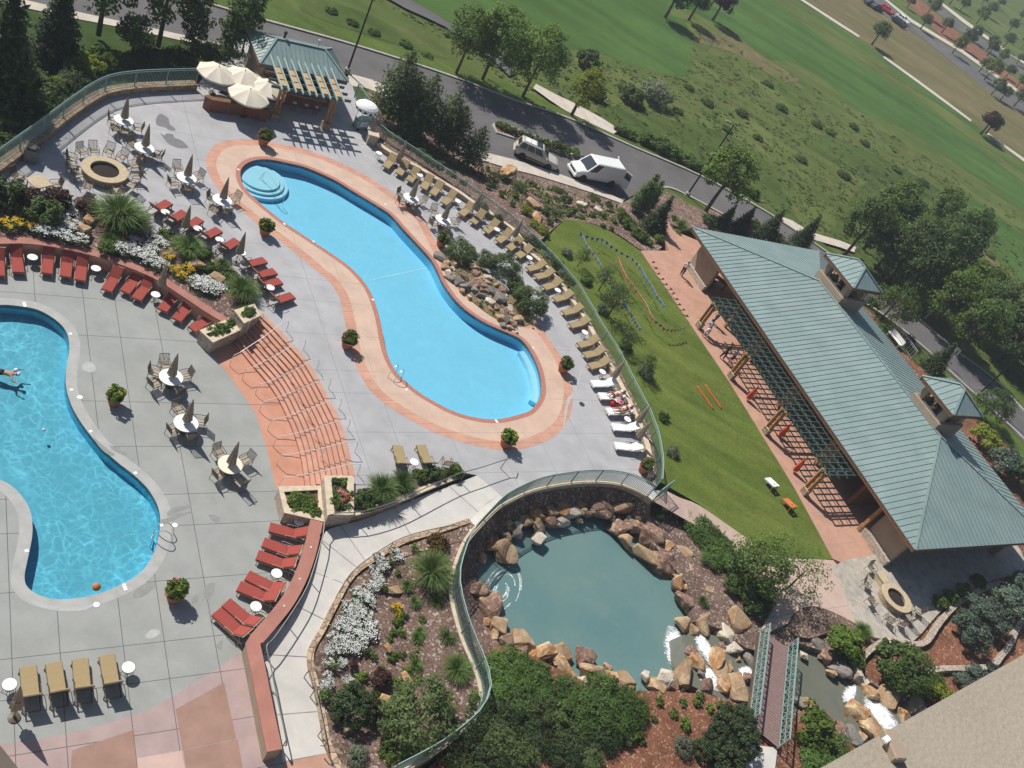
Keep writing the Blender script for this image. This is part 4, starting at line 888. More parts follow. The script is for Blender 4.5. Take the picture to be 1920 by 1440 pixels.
def f():
    t = thing('side_table', '', 'side table'); h = .52; r = .28
    mb = MB(); mb.lathe([(r-.03, h-.025), (r, h-.012), (r, h+.004), (r-.012, h+.014), (0, h+.014)], 24); mb.build('table_top', 'table_white', t)
    mb = MB(); mb.ring([(r-.005, h-.02), (r+.016, h-.02), (r+.016, h+.004), (r-.005, h+.004)], 24); mb.build('rim', 'bronze', t)
    mb = MB()
    mb.ring([(.16, .2), (.175, .2), (.175, .215), (.16, .215)], 16); mb.build('stretcher', 'bronze', t)
    for k in range(4):
        a = k*math.pi/2+.6; c, s = math.cos(a), math.sin(a); mb = MB(); mb.tube([(c*.25, s*.25, h-.02), (c*.15, s*.15, .24), (c*.27, s*.27, 0)], .013, 5); mb.build('leg', 'bronze', t)
    return t
SideT = Proto(f)
def side(px, py, z, label, group): p = G(px, py, z+.52); return SideT(Vector((p.x, p.y, z)), rnd.uniform(0, 1.5), label, group)
def f():
    t = thing('dining_table', '', 'table'); h = .73; r = .66
    mb = MB(); mb.lathe([(r-.05, h-.03), (r, h-.015), (r, h+.006), (r-.014, h+.018), (.03, h+.018)], 40); mb.build('table_top', 'table_white', t)
    mb = MB(); mb.ring([(r-.01, h-.03), (r+.015, h-.03), (r+.015, h+.002), (r-.01, h+.002)], 40); mb.build('rim', 'bronze', t); mb = MB(); mb.ring([(.30, .28), (.32, .28), (.32, .3), (.30, .3)], 20); mb.build('stretcher', 'bronze', t)
    for k in range(4):
        a = k*math.pi/2+.4; c, s = math.cos(a), math.sin(a); mb = MB(); mb.tube([(c*.55, s*.55, h-.03), (c*.3, s*.3, .3), (c*.42, s*.42, 0)], .02, 6); mb.build('leg', 'bronze', t)
    return t
DineT = Proto(f)
def closed_umbrella(name, cloth, h=2.55, hem=.95, rmax=.23, base=True):
    def f():
        t = thing(name, '', 'umbrella')
        mb = MB(); mb.tube([(0, 0, .02), (0, 0, h+.03)], .022, 8); mb.lathe([(.035, h), (.03, h+.06), (0, h+.1)], 8); mb.build('pole', 'bronze_light', t)
        if base: mb = MB(); mb.lathe([(.24, 0), (.24, .05), (.06, .09), (.045, .26), (0, .26)], 18); mb.build('base', 'bronze', t)
        mb = MB(); n = 32; V = []
        prof = [(.03, h), (.075, h-.22), (.12, h-.6), (.165, h-1.0), (rmax*.92, hem+.22), (rmax, hem+.06), (rmax*1.02, hem)]
        for i, (r, z) in enumerate(prof):
            for k in range(n):
                a = 2*math.pi*k/n+z*.25; q = r*(1+.24*math.cos(8*a)*min(1, i/2)+.06*math.sin(3*a+z)); V.append((q*math.cos(a), q*math.sin(a), z+(.05*math.cos(8*a) if i == len(prof)-1 else 0)))
        F = [(i*n+k, (i+1)*n+k, (i+1)*n+(k+1) % n, i*n+(k+1) % n) for i in range(len(prof)-1) for k in range(n)]
        mb.add(V, F); mb.build('folded_canopy', cloth, t)
        mb = MB(); mb.ring([(.15, h-1.04), (.195, h-1.04), (.195, h-.99), (.15, h-.99)], 16); mb.build('tie', cloth, t)
        return t
    return Proto(f)
UmbC = closed_umbrella('closed_umbrella', 'umbrella_tan')
def open_umbrella(name, cloth, r=1.6, h=2.45, n=8):
    def f():
        t = thing(name, '', 'umbrella')
        mb = MB(); mb.tube([(0, 0, .0), (0, 0, h+.08)], .025, 8); mb.lathe([(.04, h), (.03, h+.07), (0, h+.11)], 8); mb.build('pole', 'bronze', t)
        mb = MB(); mb.lathe([(.28, 0), (.28, .06), (.05, .1), (0, .1)], 16); mb.build('base', 'bronze', t)
        mb = MB(); V = [(0, 0, h)]; m = 5
        for j in range(1, m+1):
            u = j/m
            for k in range(n*4):
                a = 2*math.pi*k/(n*4); e = 1-.055*abs(math.sin(a*n/2))*u; q = r*u*(math.cos(math.pi/n)/math.cos((a % (2*math.pi/n))-math.pi/n)); V.append((q*math.cos(a), q*math.sin(a), h-.56*u**1.25*1-.05*abs(math.sin(a*n/2))*u))
        N = n*4; F = [(0, 1+k, 1+(k+1) % N) for k in range(N)]
        for j in range(m-1): F += [(1+j*N+k, 1+(j+1)*N+k, 1+(j+1)*N+(k+1) % N, 1+j*N+(k+1) % N) for k in range(N)]
        b = 1+(m-1)*N; V += [(v[0], v[1], v[2]-.13) for v in V[b:b+N]]; F += [(b+k, b+N+k, b+N+(k+1) % N, b+(k+1) % N) for k in range(N)]
        mb.add(V, F); mb.build('canopy', cloth, t)
        for k in range(n):
            a = 2*math.pi*k/n; mb = MB(); mb.bar((0, 0, h-.03), (r*.97*math.cos(a), r*.97*math.sin(a), h-.58), .018); mb.build('rib', 'bronze', t)
        return t
    return Proto(f)
UmbO = open_umbrella('open_umbrella', 'umbrella_cream')
def f():
    t = thing('dining_chair', '', 'chair'); w = .54; d = .50; zs = .42; hb = .94
    for x, s in ((d/2, 1), (d/2, -1), (-d/2, 1), (-d/2, -1)):
        mb = MB(); y = s*w/2
        if x > 0: mb.tube([(x, y, .62), (x+.03, y, .3), (x+.05, y, 0)], .017, 5)
        else: mb.tube([(x-.14, y, hb), (x-.02, y, zs), (x-.07, y, 0)], .017, 5)
        mb.build('leg', 'bronze', t)
    mb = MB()
    for s in (-1, 1): mb.bar((-d/2, s*w/2, zs), (d/2, s*w/2, zs), .026)
    mb.bar((d/2, -w/2, zs), (d/2, w/2, zs), .026); mb.bar((-d/2-.01, -w/2, zs), (-d/2-.01, w/2, zs), .026); mb.bar((-d/2-.14, -w/2, hb), (-d/2-.14, w/2, hb), .032); mb.build('frame', 'bronze', t)
    for s in (-1, 1): mb = MB(); mb.tube([(d/2, s*w/2, .62), (0, s*w/2, .65), (-d/2-.07, s*w/2, .64)], .02, 5); mb.build('armrest', 'bronze', t)
    mb = MB()
    for k in range(6): mb.box((-d/2+.05+k*.083, 0, zs+.012), (.07, w-.05, .018))
    mb.build('seat', 'sling', t)
    mb = MB()
    for k in range(6):
        y = -w/2+.07+k*.08; mb.bar((-d/2-.01, y, zs+.05), (-d/2-.13, y, hb-.02), .058, .014, up=(0, 1, 0))
    mb.build('backrest', 'bronze_light', t)
    return t
Chair = Proto(f)
def chair(px, py, z, tgt, label, group):
    p = G(px, py, z+.45); a = math.atan2(tgt.y-p.y, tgt.x-p.x); return Chair(Vector((p.x, p.y, z)), a+rnd.gauss(0, .16), label, group)
def pot_proto(seed, petal):
    def f():
        rg = np.random.default_rng(seed); t = thing('potted_plant', '', 'potted plant')
        mb = MB(); mb.lathe([(.24, 0), (.27, .02), (.40, .46), (.42, .50), (.45, .50), (.45, .58), (.40, .58), (.38, .52), (0, .5)], 24); mb.build('pot', 'terracotta', t, smooth=False)
        mb = MB(); mb.lathe([(.37, .53), (0, .54)], 16); mb.build('soil', 'soil', t)
        P, N = crown_points(rg, 26, 46, (.47, .47, .38), .82, .16, .35, -.3); V, F = leafquads(P, N, .13, .8, rg, .3)
        o = bpy.data.objects.new('foliage', fastmesh('foliage', V, F, ['leaf_bright'])); COL.objects.link(o); o.parent = t
        P, N = crown_points(rg, 7, 4, (.45, .45, .4), .84, .08, .8, -.1); V, F = leafquads(P, N, .08, .95, rg, .6)
        o = bpy.data.objects.new('blossom', fastmesh('blossom', V, F, [petal])); COL.objects.link(o); o.parent = t
        return t
    return Proto(f)
Pots = [pot_proto(81, 'petal_pink'), pot_proto(82, 'petal_yellow')]
# --------------------------------------------------------------- loungers of the lower deck
gR = 'red loungers along the curved red wall'
RA = [(-2, 516, -3, 484), (35, 510, 30, 482), (88, 512, 90, 486), (122.5, 518, 127.5, 492), (150, 525, 154, 499), (200, 544, 216, 519), (234, 547, 250, 526), (256, 560, 271, 539), (304, 581, 317, 566), (331, 599, 347, 581), (360, 617, 379, 604)]
for i, q in enumerate(RA): lounge(L_red, *q, 0, f"red lounger under the curved red wall, {ORD[len(RA)-i]} from the steps", gR)
RB = [(506, 988, 548, 999), (494, 1016, 537, 1034), (483, 1040, 527.5, 1056), (464, 1078, 504, 1099), (448, 1098, 494, 1119), (424, 1129, 460, 1157), (406, 1146, 439, 1176)]
for i, q in enumerate(RB): lounge(L_red, *q, 0, f"red lounger beside the white ramp's wall, {ORD[i+1]} from the stone flower box", 'red loungers beside the white ramp')
for i, (x, y) in enumerate([(61, 482), (180, 503), (292, 552)]): side(x, y, 0, f"white side table among red loungers under the curved wall, {ORD[3-i]} from the steps", 'side tables of the lower deck')
for x, y, l in ((561, 978, "small round white table wedged in the corner under the stone flower box"), (519, 1075, "white side table between the third and fourth red loungers beside the ramp"), (480, 1137, "white side table between the fifth and sixth red loungers beside the ramp"), (18, 1283, "small round white table with a closed umbrella beside the four tan loungers"), (241, 1251, "small round white table at the open end of the four tan loungers")): side(x, y, 0, l, 'side tables of the lower deck')
TL = [(53, 1249, 57.5, 1303), (101, 1242, 107, 1294), (151, 1235, 157, 1286), (201, 1228, 208, 1277)]
for i, q in enumerate(TL): lounge(L_tan3, *q, 0, f"tan lounger in the row of four, {ORD[i+1]} from the closed umbrella", 'row of four tan loungers')
# upper deck
RC = [(317, 378, 293, 391), (347, 397, 324, 411), (375, 410, 351, 425), (411, 430, 386, 443), (445, 450, 422, 465), (497, 487, 466, 496), (516, 508, 484, 515), (526, 526, 494, 534), (549, 553, 516, 563)]
for i, q in enumerate(RC): lounge(L_redup, *q, U, f"red lounger backing onto the flower bed, {ORD[i+1]} from the fire pit", 'red loungers along the flower bed')
for i, (x, y) in enumerate([(310, 397), (371, 428), (412, 449), (454, 474), (507, 539)]): side(x, y, U, f"white side table in the flower bed row, {ORD[i+1]} from the fire pit", 'side tables of the flower bed row')
RT = [(723, 313, 733, 302), (748, 326, 757, 314), (768, 339, 778, 326), (794, 353, 803, 340), (811, 364, 823, 350), (832, 381, 847, 369), (865, 402, 879, 390), (887, 417, 901, 405), (911, 434, 926, 422), (934, 452, 950, 441), (954, 466, 969, 456), (971, 480, 986, 471), (990, 504, 1007, 499), (1005, 519, 1022, 514), (1021, 539, 1038, 534), (1040, 561, 1057, 557), (1057, 586, 1075, 582), (1070, 610, 1088, 606), (1086, 647, 1105, 642), (1097, 666, 1115, 662), (1106, 687, 1125, 682)]
for i, q in enumerate(RT): lounge(L_tan, *q, U, f"tan lounger in the long fence row, {ORD[i+1]} from the towel cart", 'tan loungers along the fence')
RWT = [(1112, 719, 1136, 720), (1126, 742, 1152, 743), (1141, 771, 1168, 771), (1151, 800, 1177, 802), (1156, 835, 1184, 838)]
WL = ["white towel covered lounger, empty, next to the last tan lounger of the long row", "white towel covered lounger carrying the sunbather with bent knees", "white towel covered lounger carrying the sunbather in the maroon top", "white towel covered lounger, empty, just below the two sunbathers", "white towel covered lounger at the gate end of its row"]
for q, l in zip(RWT, WL): lounge(L_wht, *q, U, l, 'white towel covered loungers')
side(746+31, 866, U, "small round white table between the two tan loungers above the pond ramp", 'side tables of the upper deck')
lounge(L_tan2, 746, 835, 752, 866, U, "tan lounger nearest the steps, one of a pair above the pond ramp", 'pair of tan loungers'); lounge(L_tan2, 790, 834, 801, 866, U, "tan lounger next to the single chair, one of a pair above the pond ramp", 'pair of tan loungers')
chair(838, 866, U, G(830, 800, U), "single patio chair beside the pair of tan loungers above the pond ramp", 'patio chairs')
SR = [(711, 287), (787.5, 328), (859, 377), (932, 430), (993, 483), (1046, 544), (1097, 623), (1130, 697)]
for i, (x, y) in enumerate(SR): side(x, y, U, f"white side table in the long fence row, {ORD[i+1]} from the towel cart", 'side tables of the fence row')
side(1158, 750, U, "small round white table between the two sunbathers", 'side tables of the fence row'); side(1177, 786, U, "small round white table just below the second sunbather", 'side tables of the fence row')
UC = [((763, 263), 'first'), ((905, 360), 'second'), ((981, 411), 'third'), ((1172, 676), 'fourth'), ((1219, 760), 'fifth'), ((1221, 789), 'sixth')]
for (x, y), o_ in UC:
    p = G(x, y, U+2.6); UmbC(Vector((p.x, p.y, U)), rnd.uniform(0, 3), f"closed tan umbrella in the planted fence strip, {o_} from the towel cart", 'closed umbrellas by the fence')
for (x, y), z, l in (((357, 387), U, "closed tan umbrella among red loungers by the flower bed, nearer the fire pit"), ((460, 437), U, "closed tan umbrella between red loungers by the flower bed, farther from the fire pit"), ((312, 496), 0, "closed tan umbrella rising in front of the red wall between lower deck loungers"), ((38, 1289), 0, "closed brown umbrella beside the four tan loungers at the plaza")):
    p = G(x, y, z+2.55); UmbC(Vector((p.x, p.y, z)), rnd.uniform(0, 3), l, 'closed umbrellas by loungers')
# dining sets: table, umbrella, chairs (photo position of each seat)
DS = [((232, 225), (237, 180), U, 'nearest the left fence', [(212, 222, 'left'), (217, 240, 'lower left'), (233, 246, 'pool'), (258, 240, 'right')]),
      ((271, 277), (286, 238), U, 'between the fire pit and the wet patch', [(250, 270, 'left'), (262, 294, 'fire pit'), (290, 290, 'pool'), (296, 291, 'right')]),
      ((350, 333), (355, 291), U, 'right of the large fire pit', [(333, 316, 'upper left'), (325, 342, 'lower left'), (371, 331, 'right'), (352, 352, 'near')]),
      ((417, 375), (424, 334), U, 'touching the coral pool band', [(398, 372, 'left'), (440, 372, 'right'), (424, 395, 'near'), (402, 392, 'lower left')]),
      ((771, 371), (785, 337), U, 'by the tan lounger row, nearer the bar', [(752, 365, 'left'), (753, 378, 'lower left'), (791, 376, 'right'), (775, 387, 'near')]),
      ((831, 412), (851, 376), U, 'by the tan lounger row, nearer the rock garden', [(814, 396, 'upper left'), (812, 419, 'left'), (853, 416, 'right'), (836, 428, 'near')]),
      ((321, 707), (338, 668), 0, 'on the lower deck, nearest the curved wall', [(309, 683, 'upper'), (290, 697, 'upper left'), (290, 719, 'lower left'), (347, 703, 'right'), (335, 731, 'near')]),
      ((349, 793), (357, 750), 0, 'in the middle of the lower deck sets', [(335, 768, 'upper'), (326, 806, 'left'), (374, 789, 'right'), (358, 817, 'near')]),
      ((432, 871), (455, 833), 0, 'on the lower deck, nearest the coral landing', [(411, 850, 'upper left'), (411, 890, 'lower left'), (461, 862, 'right'), (451, 904, 'near')])]
for k, ((x, y), (ux, uy), z, where, ch) in enumerate(DS):
    p = G(x, y, z+.73); t = DineT(Vector((p.x, p.y, z)), rnd.uniform(0, 1), f"round white dining table {where}", 'round white dining tables')
    if k == 8:
        for c in t.children:
            if c.name.startswith('table_top'): c.material_slots[0].link = 'OBJECT'; c.material_slots[0].material = MATS['table_cream']
        t['label'] = f"round cream dining table {where}"
    UmbC(Vector((p.x, p.y, z)), rnd.uniform(0, 3), f"closed tan umbrella through the dining table {where}", 'closed umbrellas over dining tables')
    for cx, cy, side_ in ch: chair(cx, cy, z, p, f"patio chair, {side_} side of table {where}", 'chairs at the dining tables')
# fire pits
def firepit(name, label, c, r, hole, hgt, arm=None):
    t = thing(name, label, 'fire pit', c)
    mb = MB(); mb.ring([(hole, 0), (r-.06, 0), (r-.06, hgt-.08), (hole, hgt-.08)], 40); 
    mb.build('stone_base', 'stone_wall', t)
    mb = MB(); mb.ring([(hole-.03, hgt-.08), (r, hgt-.08), (r, hgt-.01), (r-.02, hgt), (hole-.01, hgt), (hole-.03, hgt-.02)], 48); mb.build('stone_cap', 'firestone', t)
    mb = MB(); mb.lathe([(hole-.01, hgt-.22), (hole*.6, hgt-.18), (0, hgt-.16)], 30); mb.build('lava_bed', 'lava', t)
    return t
fp = G(197, 317, U+.55); fpl = Vector((fp.x, fp.y, U))
firepit('fire_pit', 'large round stone fire pit ringed with chairs on the grey deck', fpl, 1.42, .9, .55)
FPC = [(154, 284), (176, 281), (204, 283), (229, 293), (251, 309), (254, 330), (247, 347), (222, 357), (164, 348), (145, 327), (135, 311), (135, 296)]
for i, (x, y) in enumerate(FPC): chair(x, y, U, fp, f"patio chair at the large fire pit, {ORD[i+1]} clockwise from the fence side", 'chairs round the large fire pit')
fp2 = G(1682, 1120, LW+.6); f2 = Vector((fp2.x, fp2.y, LW+.06))
t = firepit('fire_pit', 'keyhole shaped stone fire pit beside the pavilion', f2, 1.25, .78, .55)
e = G(1650, 1073, LW+.6); a = math.atan2(e.y-fp2.y, e.x-fp2.x); mb = MB()
d = Vector((math.cos(a), math.sin(a), 0)); L_ = (e-fp2).length
mb.bar(d*1.15+Vector((0, 0, .24)), d*L_+Vector((0, 0, .24)), .6, .48, up=(0, 0, 1)); mb.bar(d*1.2+Vector((0, 0, .515)), d*(L_+.05)+Vector((0, 0, .515)), .7, .07, up=(0, 0, 1)); mb.build('stone_arm', 'firestone', t)
for i, (x, y) in enumerate([(1636, 1066), (1627, 1094), (1636, 1128), (1668, 1160), (1690, 1166), (1706, 1158), (1722, 1143)]): chair(x, y, LW+.06, fp2, f"patio chair at the keyhole fire pit, {ORD[i+1]} from the pavilion wall", 'chairs round the keyhole fire pit')
# square table by the left edge
p = G(73, 341, U+.7); t = thing('square_table', 'square tan stone topped table near the left fence', 'table', (p.x, p.y, U), YAW+.55)
mb = MB(); mb.box((0, 0, .70), (1.1, 1.1, .06), 0, .015); mb.build('table_top', 'firestone', t); mb = MB(); mb.box((0, 0, .645), (.95, .95, .05)); mb.build('frame', 'bronze', t)
for sx in (-1, 1):
    for sy in (-1, 1): mb = MB(); mb.bar((sx*.42, sy*.42, .62), (sx*.45, sy*.45, 0), .05); mb.build('leg', 'bronze', t)
for x, y, l in ((32, 329, 'upper left'), (30, 352, 'left'), (104, 346, 'right')): chair(x, y, U, p, f"patio chair on the {l} side of the square tan table", 'chairs at the square table')
# potted plants
for i, (x, y, z, l) in enumerate([(492, 271, U, "terracotta pot with green plant between the bar pergola and the grey deck pool"), (495, 439, U, "terracotta pot on the coral band by the red loungers"), (649, 651, U, "terracotta pot on the coral band facing the steps"), (825, 461, U, "terracotta pot at the head of the rock garden"), (1053, 696, U, "terracotta pot between the pool shelf and tan loungers"), (946, 835, U, "terracotta pot at the rounded end of the coral band nearest the pond"), (1203, 884, U, "terracotta pot tucked in the corner by the gate"), (213, 757, 0, "terracotta pot between the waved pool and the lower deck dining sets"), (325, 1123, 0, "terracotta pot with yellow-green plant near the waved pool's rounded end")]): put(Pots[i % 2], x, y, z, l, 'terracotta flower pots', 1.05)
# ================================================================== WALLS, FENCES, RAILS
def capwall(name, label, path, w, z0, z1, body, cap, capw=.1, capt=.08, closed=False, group=None, cat='wall'):
    zz = z1 if isinstance(z1, (list, tuple)) else [z1]*len(path)
    t = thing(name, label, cat, (0, 0, 0), 0, group)
    mb = MB(); wallstrip(mb, path, w, z0, [z-capt for z in zz], closed); fixn(mb.build('wall_body', body, t))
    mb = MB(); wallstrip(mb, path, w+capw, [z-capt for z in zz], zz, closed); fixn(mb.build('wall_cap', cap, t)); return t
capwall('planter_wall', "long curved red capped wall behind the red loungers of the lower deck", rw, .42, -.2, .95, 'coral_soft', 'red_cap', .12)
RW2 = GP([(594, 976), (583, 1026), (567, 1074), (545, 1118), (518, 1155), (474, 1206), (487, 1268), (501, 1340), (515, 1407)], .95)
p2 = smooth(RW2[:6], 4)+RW2[6:]
capwall('ramp_wall', "red capped wall bending beside the white ramp", p2, .58, -.2, .95, 'stucco', 'red_cap', .10)
for i, k in enumerate((4, 9, 14)):
    tag(MB().lathe([(.05, .95), (.05, .965), (0, .97)], 10, (p2[k].x, p2[k].y, 0)).build('wall_light', 'lamp_clear'), f"tiny round light set in the red ramp wall, {ORD[i+1]} from the stone flower box", 'light', 'lights in the ramp wall')
bw = smooth(GP([(618, 969, 1.42), (680, 959, 1.42), (740, 940, 1.42), (800, 915, 1.42), (862, 891, 1.42)], 0), 4)
capwall('planter_wall', "tapering stone wall above the white ramp, below the grass tufts", bw, .26, -.1, 1.46, 'stone_wall', 'stone_cap', .08, .07)
def planter(label, px, z, zb, seeds):
    P = GP(px, z); 
    if area(P) < 0: P = P[::-1]
    t = thing('stone_planter', label, 'planter', (0, 0, 0), 0, 'stone flower boxes by the steps')
    mb = MB(); wallstrip(mb, offset(P, .16), .32, zb, z-.08, True); fixn(mb.build('stone_side', 'stone_pale', t))
    mb = MB(); wallstrip(mb, offset(P, .17), .44, z-.08, z, True); fixn(mb.build('stone_rim', 'stone_cap', t))
    I = offset(P, .30); mb = MB(); mb.add([(p.x, p.y, z-.16) for p in I], [tuple(range(len(I)))]); mb.build('soil', 'mulch_brown', t)
    return I
PB = [planter("low stone flower box at the top end of the steps, beside the last red lounger", [(375, 620), (437, 595), (454, 616), (398, 641)], 1.0, -.1, 1),
      planter("raised stone flower box at the top end of the steps", [(440, 582), (478, 570), (488, 590), (457, 605)], 1.72, -.1, 2),
      planter("low stone flower box at the bottom end of the steps, above the red loungers", [(523, 913), (604, 911), (607, 977), (534, 960)], .98, -.1, 3),
      planter("raised narrow stone flower box at the bottom end of the steps", [(609, 892), (662, 892), (662, 964), (616, 968)], 1.72, -.1, 4)]
low = capwall('seat_wall', "low tan wall behind the long row of tan loungers", SEATW, .34, U-.1, U+.45, 'stucco', 'stone_cap', .06, .07)
lw = offset(FENCE_L, -.2 if True else .2, False)
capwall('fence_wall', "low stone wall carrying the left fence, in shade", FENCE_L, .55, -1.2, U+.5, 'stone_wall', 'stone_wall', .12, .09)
capwall('pond_wall', "curved stone wall winding round the pond under the green fence", PW, .26, -1.1, [p.z+.10 for p in PW], 'stone_pale', 'stone_cap', .08, .07)
# stone border along the island bed
mb = MB(); wallstrip(mb, pb, .3, [p.z-.2 for p in pb], [p.z+.14 for p in pb]); tag(fixn(mb.build('stone_edging', 'stone_edge')), "knobbly tan stone edging between the white ramp and the island bed", 'edging')
for i, px in enumerate([[(1615, 1268), (1611, 1247), (1624, 1225), (1647, 1207), (1670, 1200), (1700, 1205), (1722, 1207), (1740, 1200), (1757, 1175), (1772, 1155), (1795, 1132), (1830, 1110), (1865, 1095), (1890, 1094)], [(1708, 1282), (1727, 1265), (1752, 1255), (1790, 1252), (1830, 1252), (1862, 1247), (1880, 1227), (1897, 1205), (1907, 1180), (1922, 1160), (1960, 1140)], [(1838, 798), (1850, 812), (1870, 830), (1890, 850), (1925, 885), (1960, 925)]]):
    z = .72 if i < 2 else .15; P = smooth(GP(px, z), 4); rg = random.Random(i); off = [rg.uniform(-.04, .05) for _ in P]
    mb = MB(); wallstrip(mb, P, .40, -.3, [z+o_ for o_ in off]); tag(fixn(mb.build('stone_wall', 'stone_pale')), ["pale serpentine rubble wall round the dark twiggy shrub and the fire pit", "pale serpentine rubble wall below the bluish spruce shrubs", "pale rubble wall along the bank behind the pavilion by the lime shrub"][i], 'wall', 'low rubble walls')
def fence(name, label, base, h, post=2.4, pick=.12, mat_='fence_green', cross=False, clear=.08, group=None, pw=.026):
    t = thing(name, label, 'fence', (0, 0, 0), 0, group); up = Vector((0, 0, 1)); n = max(3, int(length(base)/pick)); P = resamp(base, n)
    for nm, z in (('top_rail', h), ('middle_rail', h-.16), ('bottom_rail', clear)):
        mb = MB(); mb.tube([p+up*z for p in resamp(base, max(4, int(length(base)/.8)))], .036 if nm == 'top_rail' else .022, 5); mb.build(nm, mat_, t)
    mb = MB()
    for p in P: mb.bar(p+up*clear, p+up*(h-.02), pw)
    if cross:
        Q = resamp(base, max(3, int(length(base)/.55)))
        for a, b in zip(Q, Q[1:]): mb.bar(a+up*clear, b+up*(h-.16), .02); mb.bar(a+up*(h-.16), b+up*clear, .02)
    mb.build('picket_panel', mat_, t)
    for p in resamp(base, max(2, int(length(base)/post)+1)): mb = MB(); mb.box((p.x, p.y, p.z+h/2), (.07, .07, h+.04)); mb.build('post', mat_, t)
    return t
fence('metal_fence', "green metal fence on the low wall at the left edge of the grey deck", [p+Vector((0, 0, .5)) for p in FENCE_L], 1.25)
fence('metal_fence', "long green metal fence between the tan lounger row and the lawn", FENCE_R, 1.25)
fence('metal_fence', "curved green metal fence along the pond wall and the island bed", [p+Vector((0, 0, .12)) for p in PW[1:]], 1.12, 2.0, .11, pw=.034)
gp = [Vector((p.x, p.y, U)) for p in (G(1224, 939, U), G(1247, 922, U))]
fence('gate', "green metal gate closing the gap between the pond fence and the long fence", gp, 1.25, 1.2, .11, cross=True)
fence('metal_fence', "short green fence with gate bars beside the towel cart and bar building", GP([(684, 212), (672, 196), (664, 182)], U), 1.4)
# handrails: grey painted tube; on the steps its sunlit brightness is put into the colour
def rail(label, pts, name='handrail', cat='handrail', group=None, r=.03, m='rail_paint', drop=(), thing_=None):
    t = thing(name, label, cat, (0, 0, 0), 0, group); mb = MB(); mb.tube(pts, r, 6); mb.build('top_rail', m, t)
    for p, zb in drop: mb = MB(); mb.tube([p, Vector((p.x, p.y, zb))], r*.9, 6); mb.build('post', m, t)
    return t
HR = [((441, 623), (492, 588)), ((450, 661), (540, 602)), ((475, 688), (572, 637)), ((501, 717), (597, 674)), ((509, 749), (619, 709)), ((525, 785), (639, 747)), ((536, 817), (655, 786)), ((544, 852), (669, 828)), ((548, 894), (674, 870))]
for i, (a, b) in enumerate(HR):
    A = G(*a, .92); B = G(*b, U+.92); d = (B-A); d.z = 0; d.normalize()
    A2 = A-d*.42-Vector((0, 0, .05)); B2 = B+d*.05
    pts = [Vector((A2.x-d.x*.1, A2.y-d.y*.1, .45)), A2, A, A.lerp(B, .5), B-d*.45, B2, Vector((B2.x+d.x*.12, B2.y+d.y*.12, U+.5))]
    M_ = A.lerp(B, .52)
    rail(f"pale metal handrail running up the coral steps, {ORD[i+1]} from the upper flower box", pts, group='handrails on the steps', m='rail_sunlit', drop=((pts[0], 0), (M_, U*.5), (pts[-1], U)), r=.022)
r1 = [(968, 868, U+.5), (962, 862, U+.9), (950, 861, U+.92), (904, 876, U+.92), (858, 889, U+.92), (800, 914, 2.2), (740, 941, 2.05), (680, 959, 1.9), (616, 966, 1.75), (606, 1003, 1.62), (593, 1050, 1.52), (576, 1100, 1.42), (546, 1150, 1.32), (514, 1196, 1.22), (500, 1212, 1.2), (507, 1245, 1.12), (520, 1310, 1.0), (537, 1388, .9), (534, 1398, .5)]
P = smooth(GP(r1, 0), 3); 
rail("dark curving handrail between the red wall and the white ramp", P, drop=[(P[k], P[k].z-.95) for k in range(6, len(P)-3, 5)])
r2 = [(868, 992, 2.05), (855, 985, 2.0), (812, 992, 1.9), (755, 1008, 1.8), (705, 1037, 1.65), (660, 1073, 1.5), (630, 1120, 1.4)]
P = smooth(GP(r2, 0), 3); rail("dark handrail bending round the upper edge of the island bed", P, drop=[(P[k], P[k].z-.92) for k in range(0, len(P), 5)])
P = smooth(GP([(575, 1262, .6), (585, 1258, 1.1), (592, 1290, 1.0), (600, 1330, .95), (612, 1392, .9), (602, 1398, .5)], 0), 2); rail("short dark handrail at the foot of the white ramp beside the island bed", P, drop=[(P[k], .05) for k in (0, 4, 7)])
# pool ladders and rails
def ladder(label, at, to, z, reach=.75):
    a = G(*at, z); d = G(*to, z)-a; d.normalize(); s = Vector((-d.y, d.x, 0)); t = thing('pool_ladder', label, 'pool ladder', (0, 0, 0), 0, 'pool ladders')
    for k in (-1, 1):
        o_ = a+s*k*.25; mb = MB(); mb.tube(smooth([o_-d*.55+Vector((0, 0, .02)), o_-d*.45+Vector((0, 0, .5)), o_-d*.1+Vector((0, 0, .8)), o_+d*.25+Vector((0, 0, .6)), o_+d*.36+Vector((0, 0, -.1)), o_+d*.36+Vector((0, 0, -.8))], 4), .024, 6); mb.build('grab_rail', 'steel', t)
    for zz in (-.25, -.5, -.75): mb = MB(); mb.bar(a+d*.36-s*.25+Vector((0, 0, zz)), a+d*.36+s*.25+Vector((0, 0, zz)), .07, .03); mb.build('rung', 'steel', t)
ladder("polished ladder at the coral edged grey deck pool", (742, 706), (770, 690), U)
ladder("polished ladder at the waved pool by the wet footprints", (302, 1005), (270, 1000), 0)
P = smooth(GP([(486, 336, U-.3), (500, 322, U+.55), (517, 345, U+.6), (531, 366, U+.1), (530, 385, U-.7)], 0), 4); rail("thin steel rail over the round entry steps of the grey deck pool", P, 'pool_rail', 'handrail', None, .02, 'steel', [(P[3], U-.5), (P[9], U-.7)])
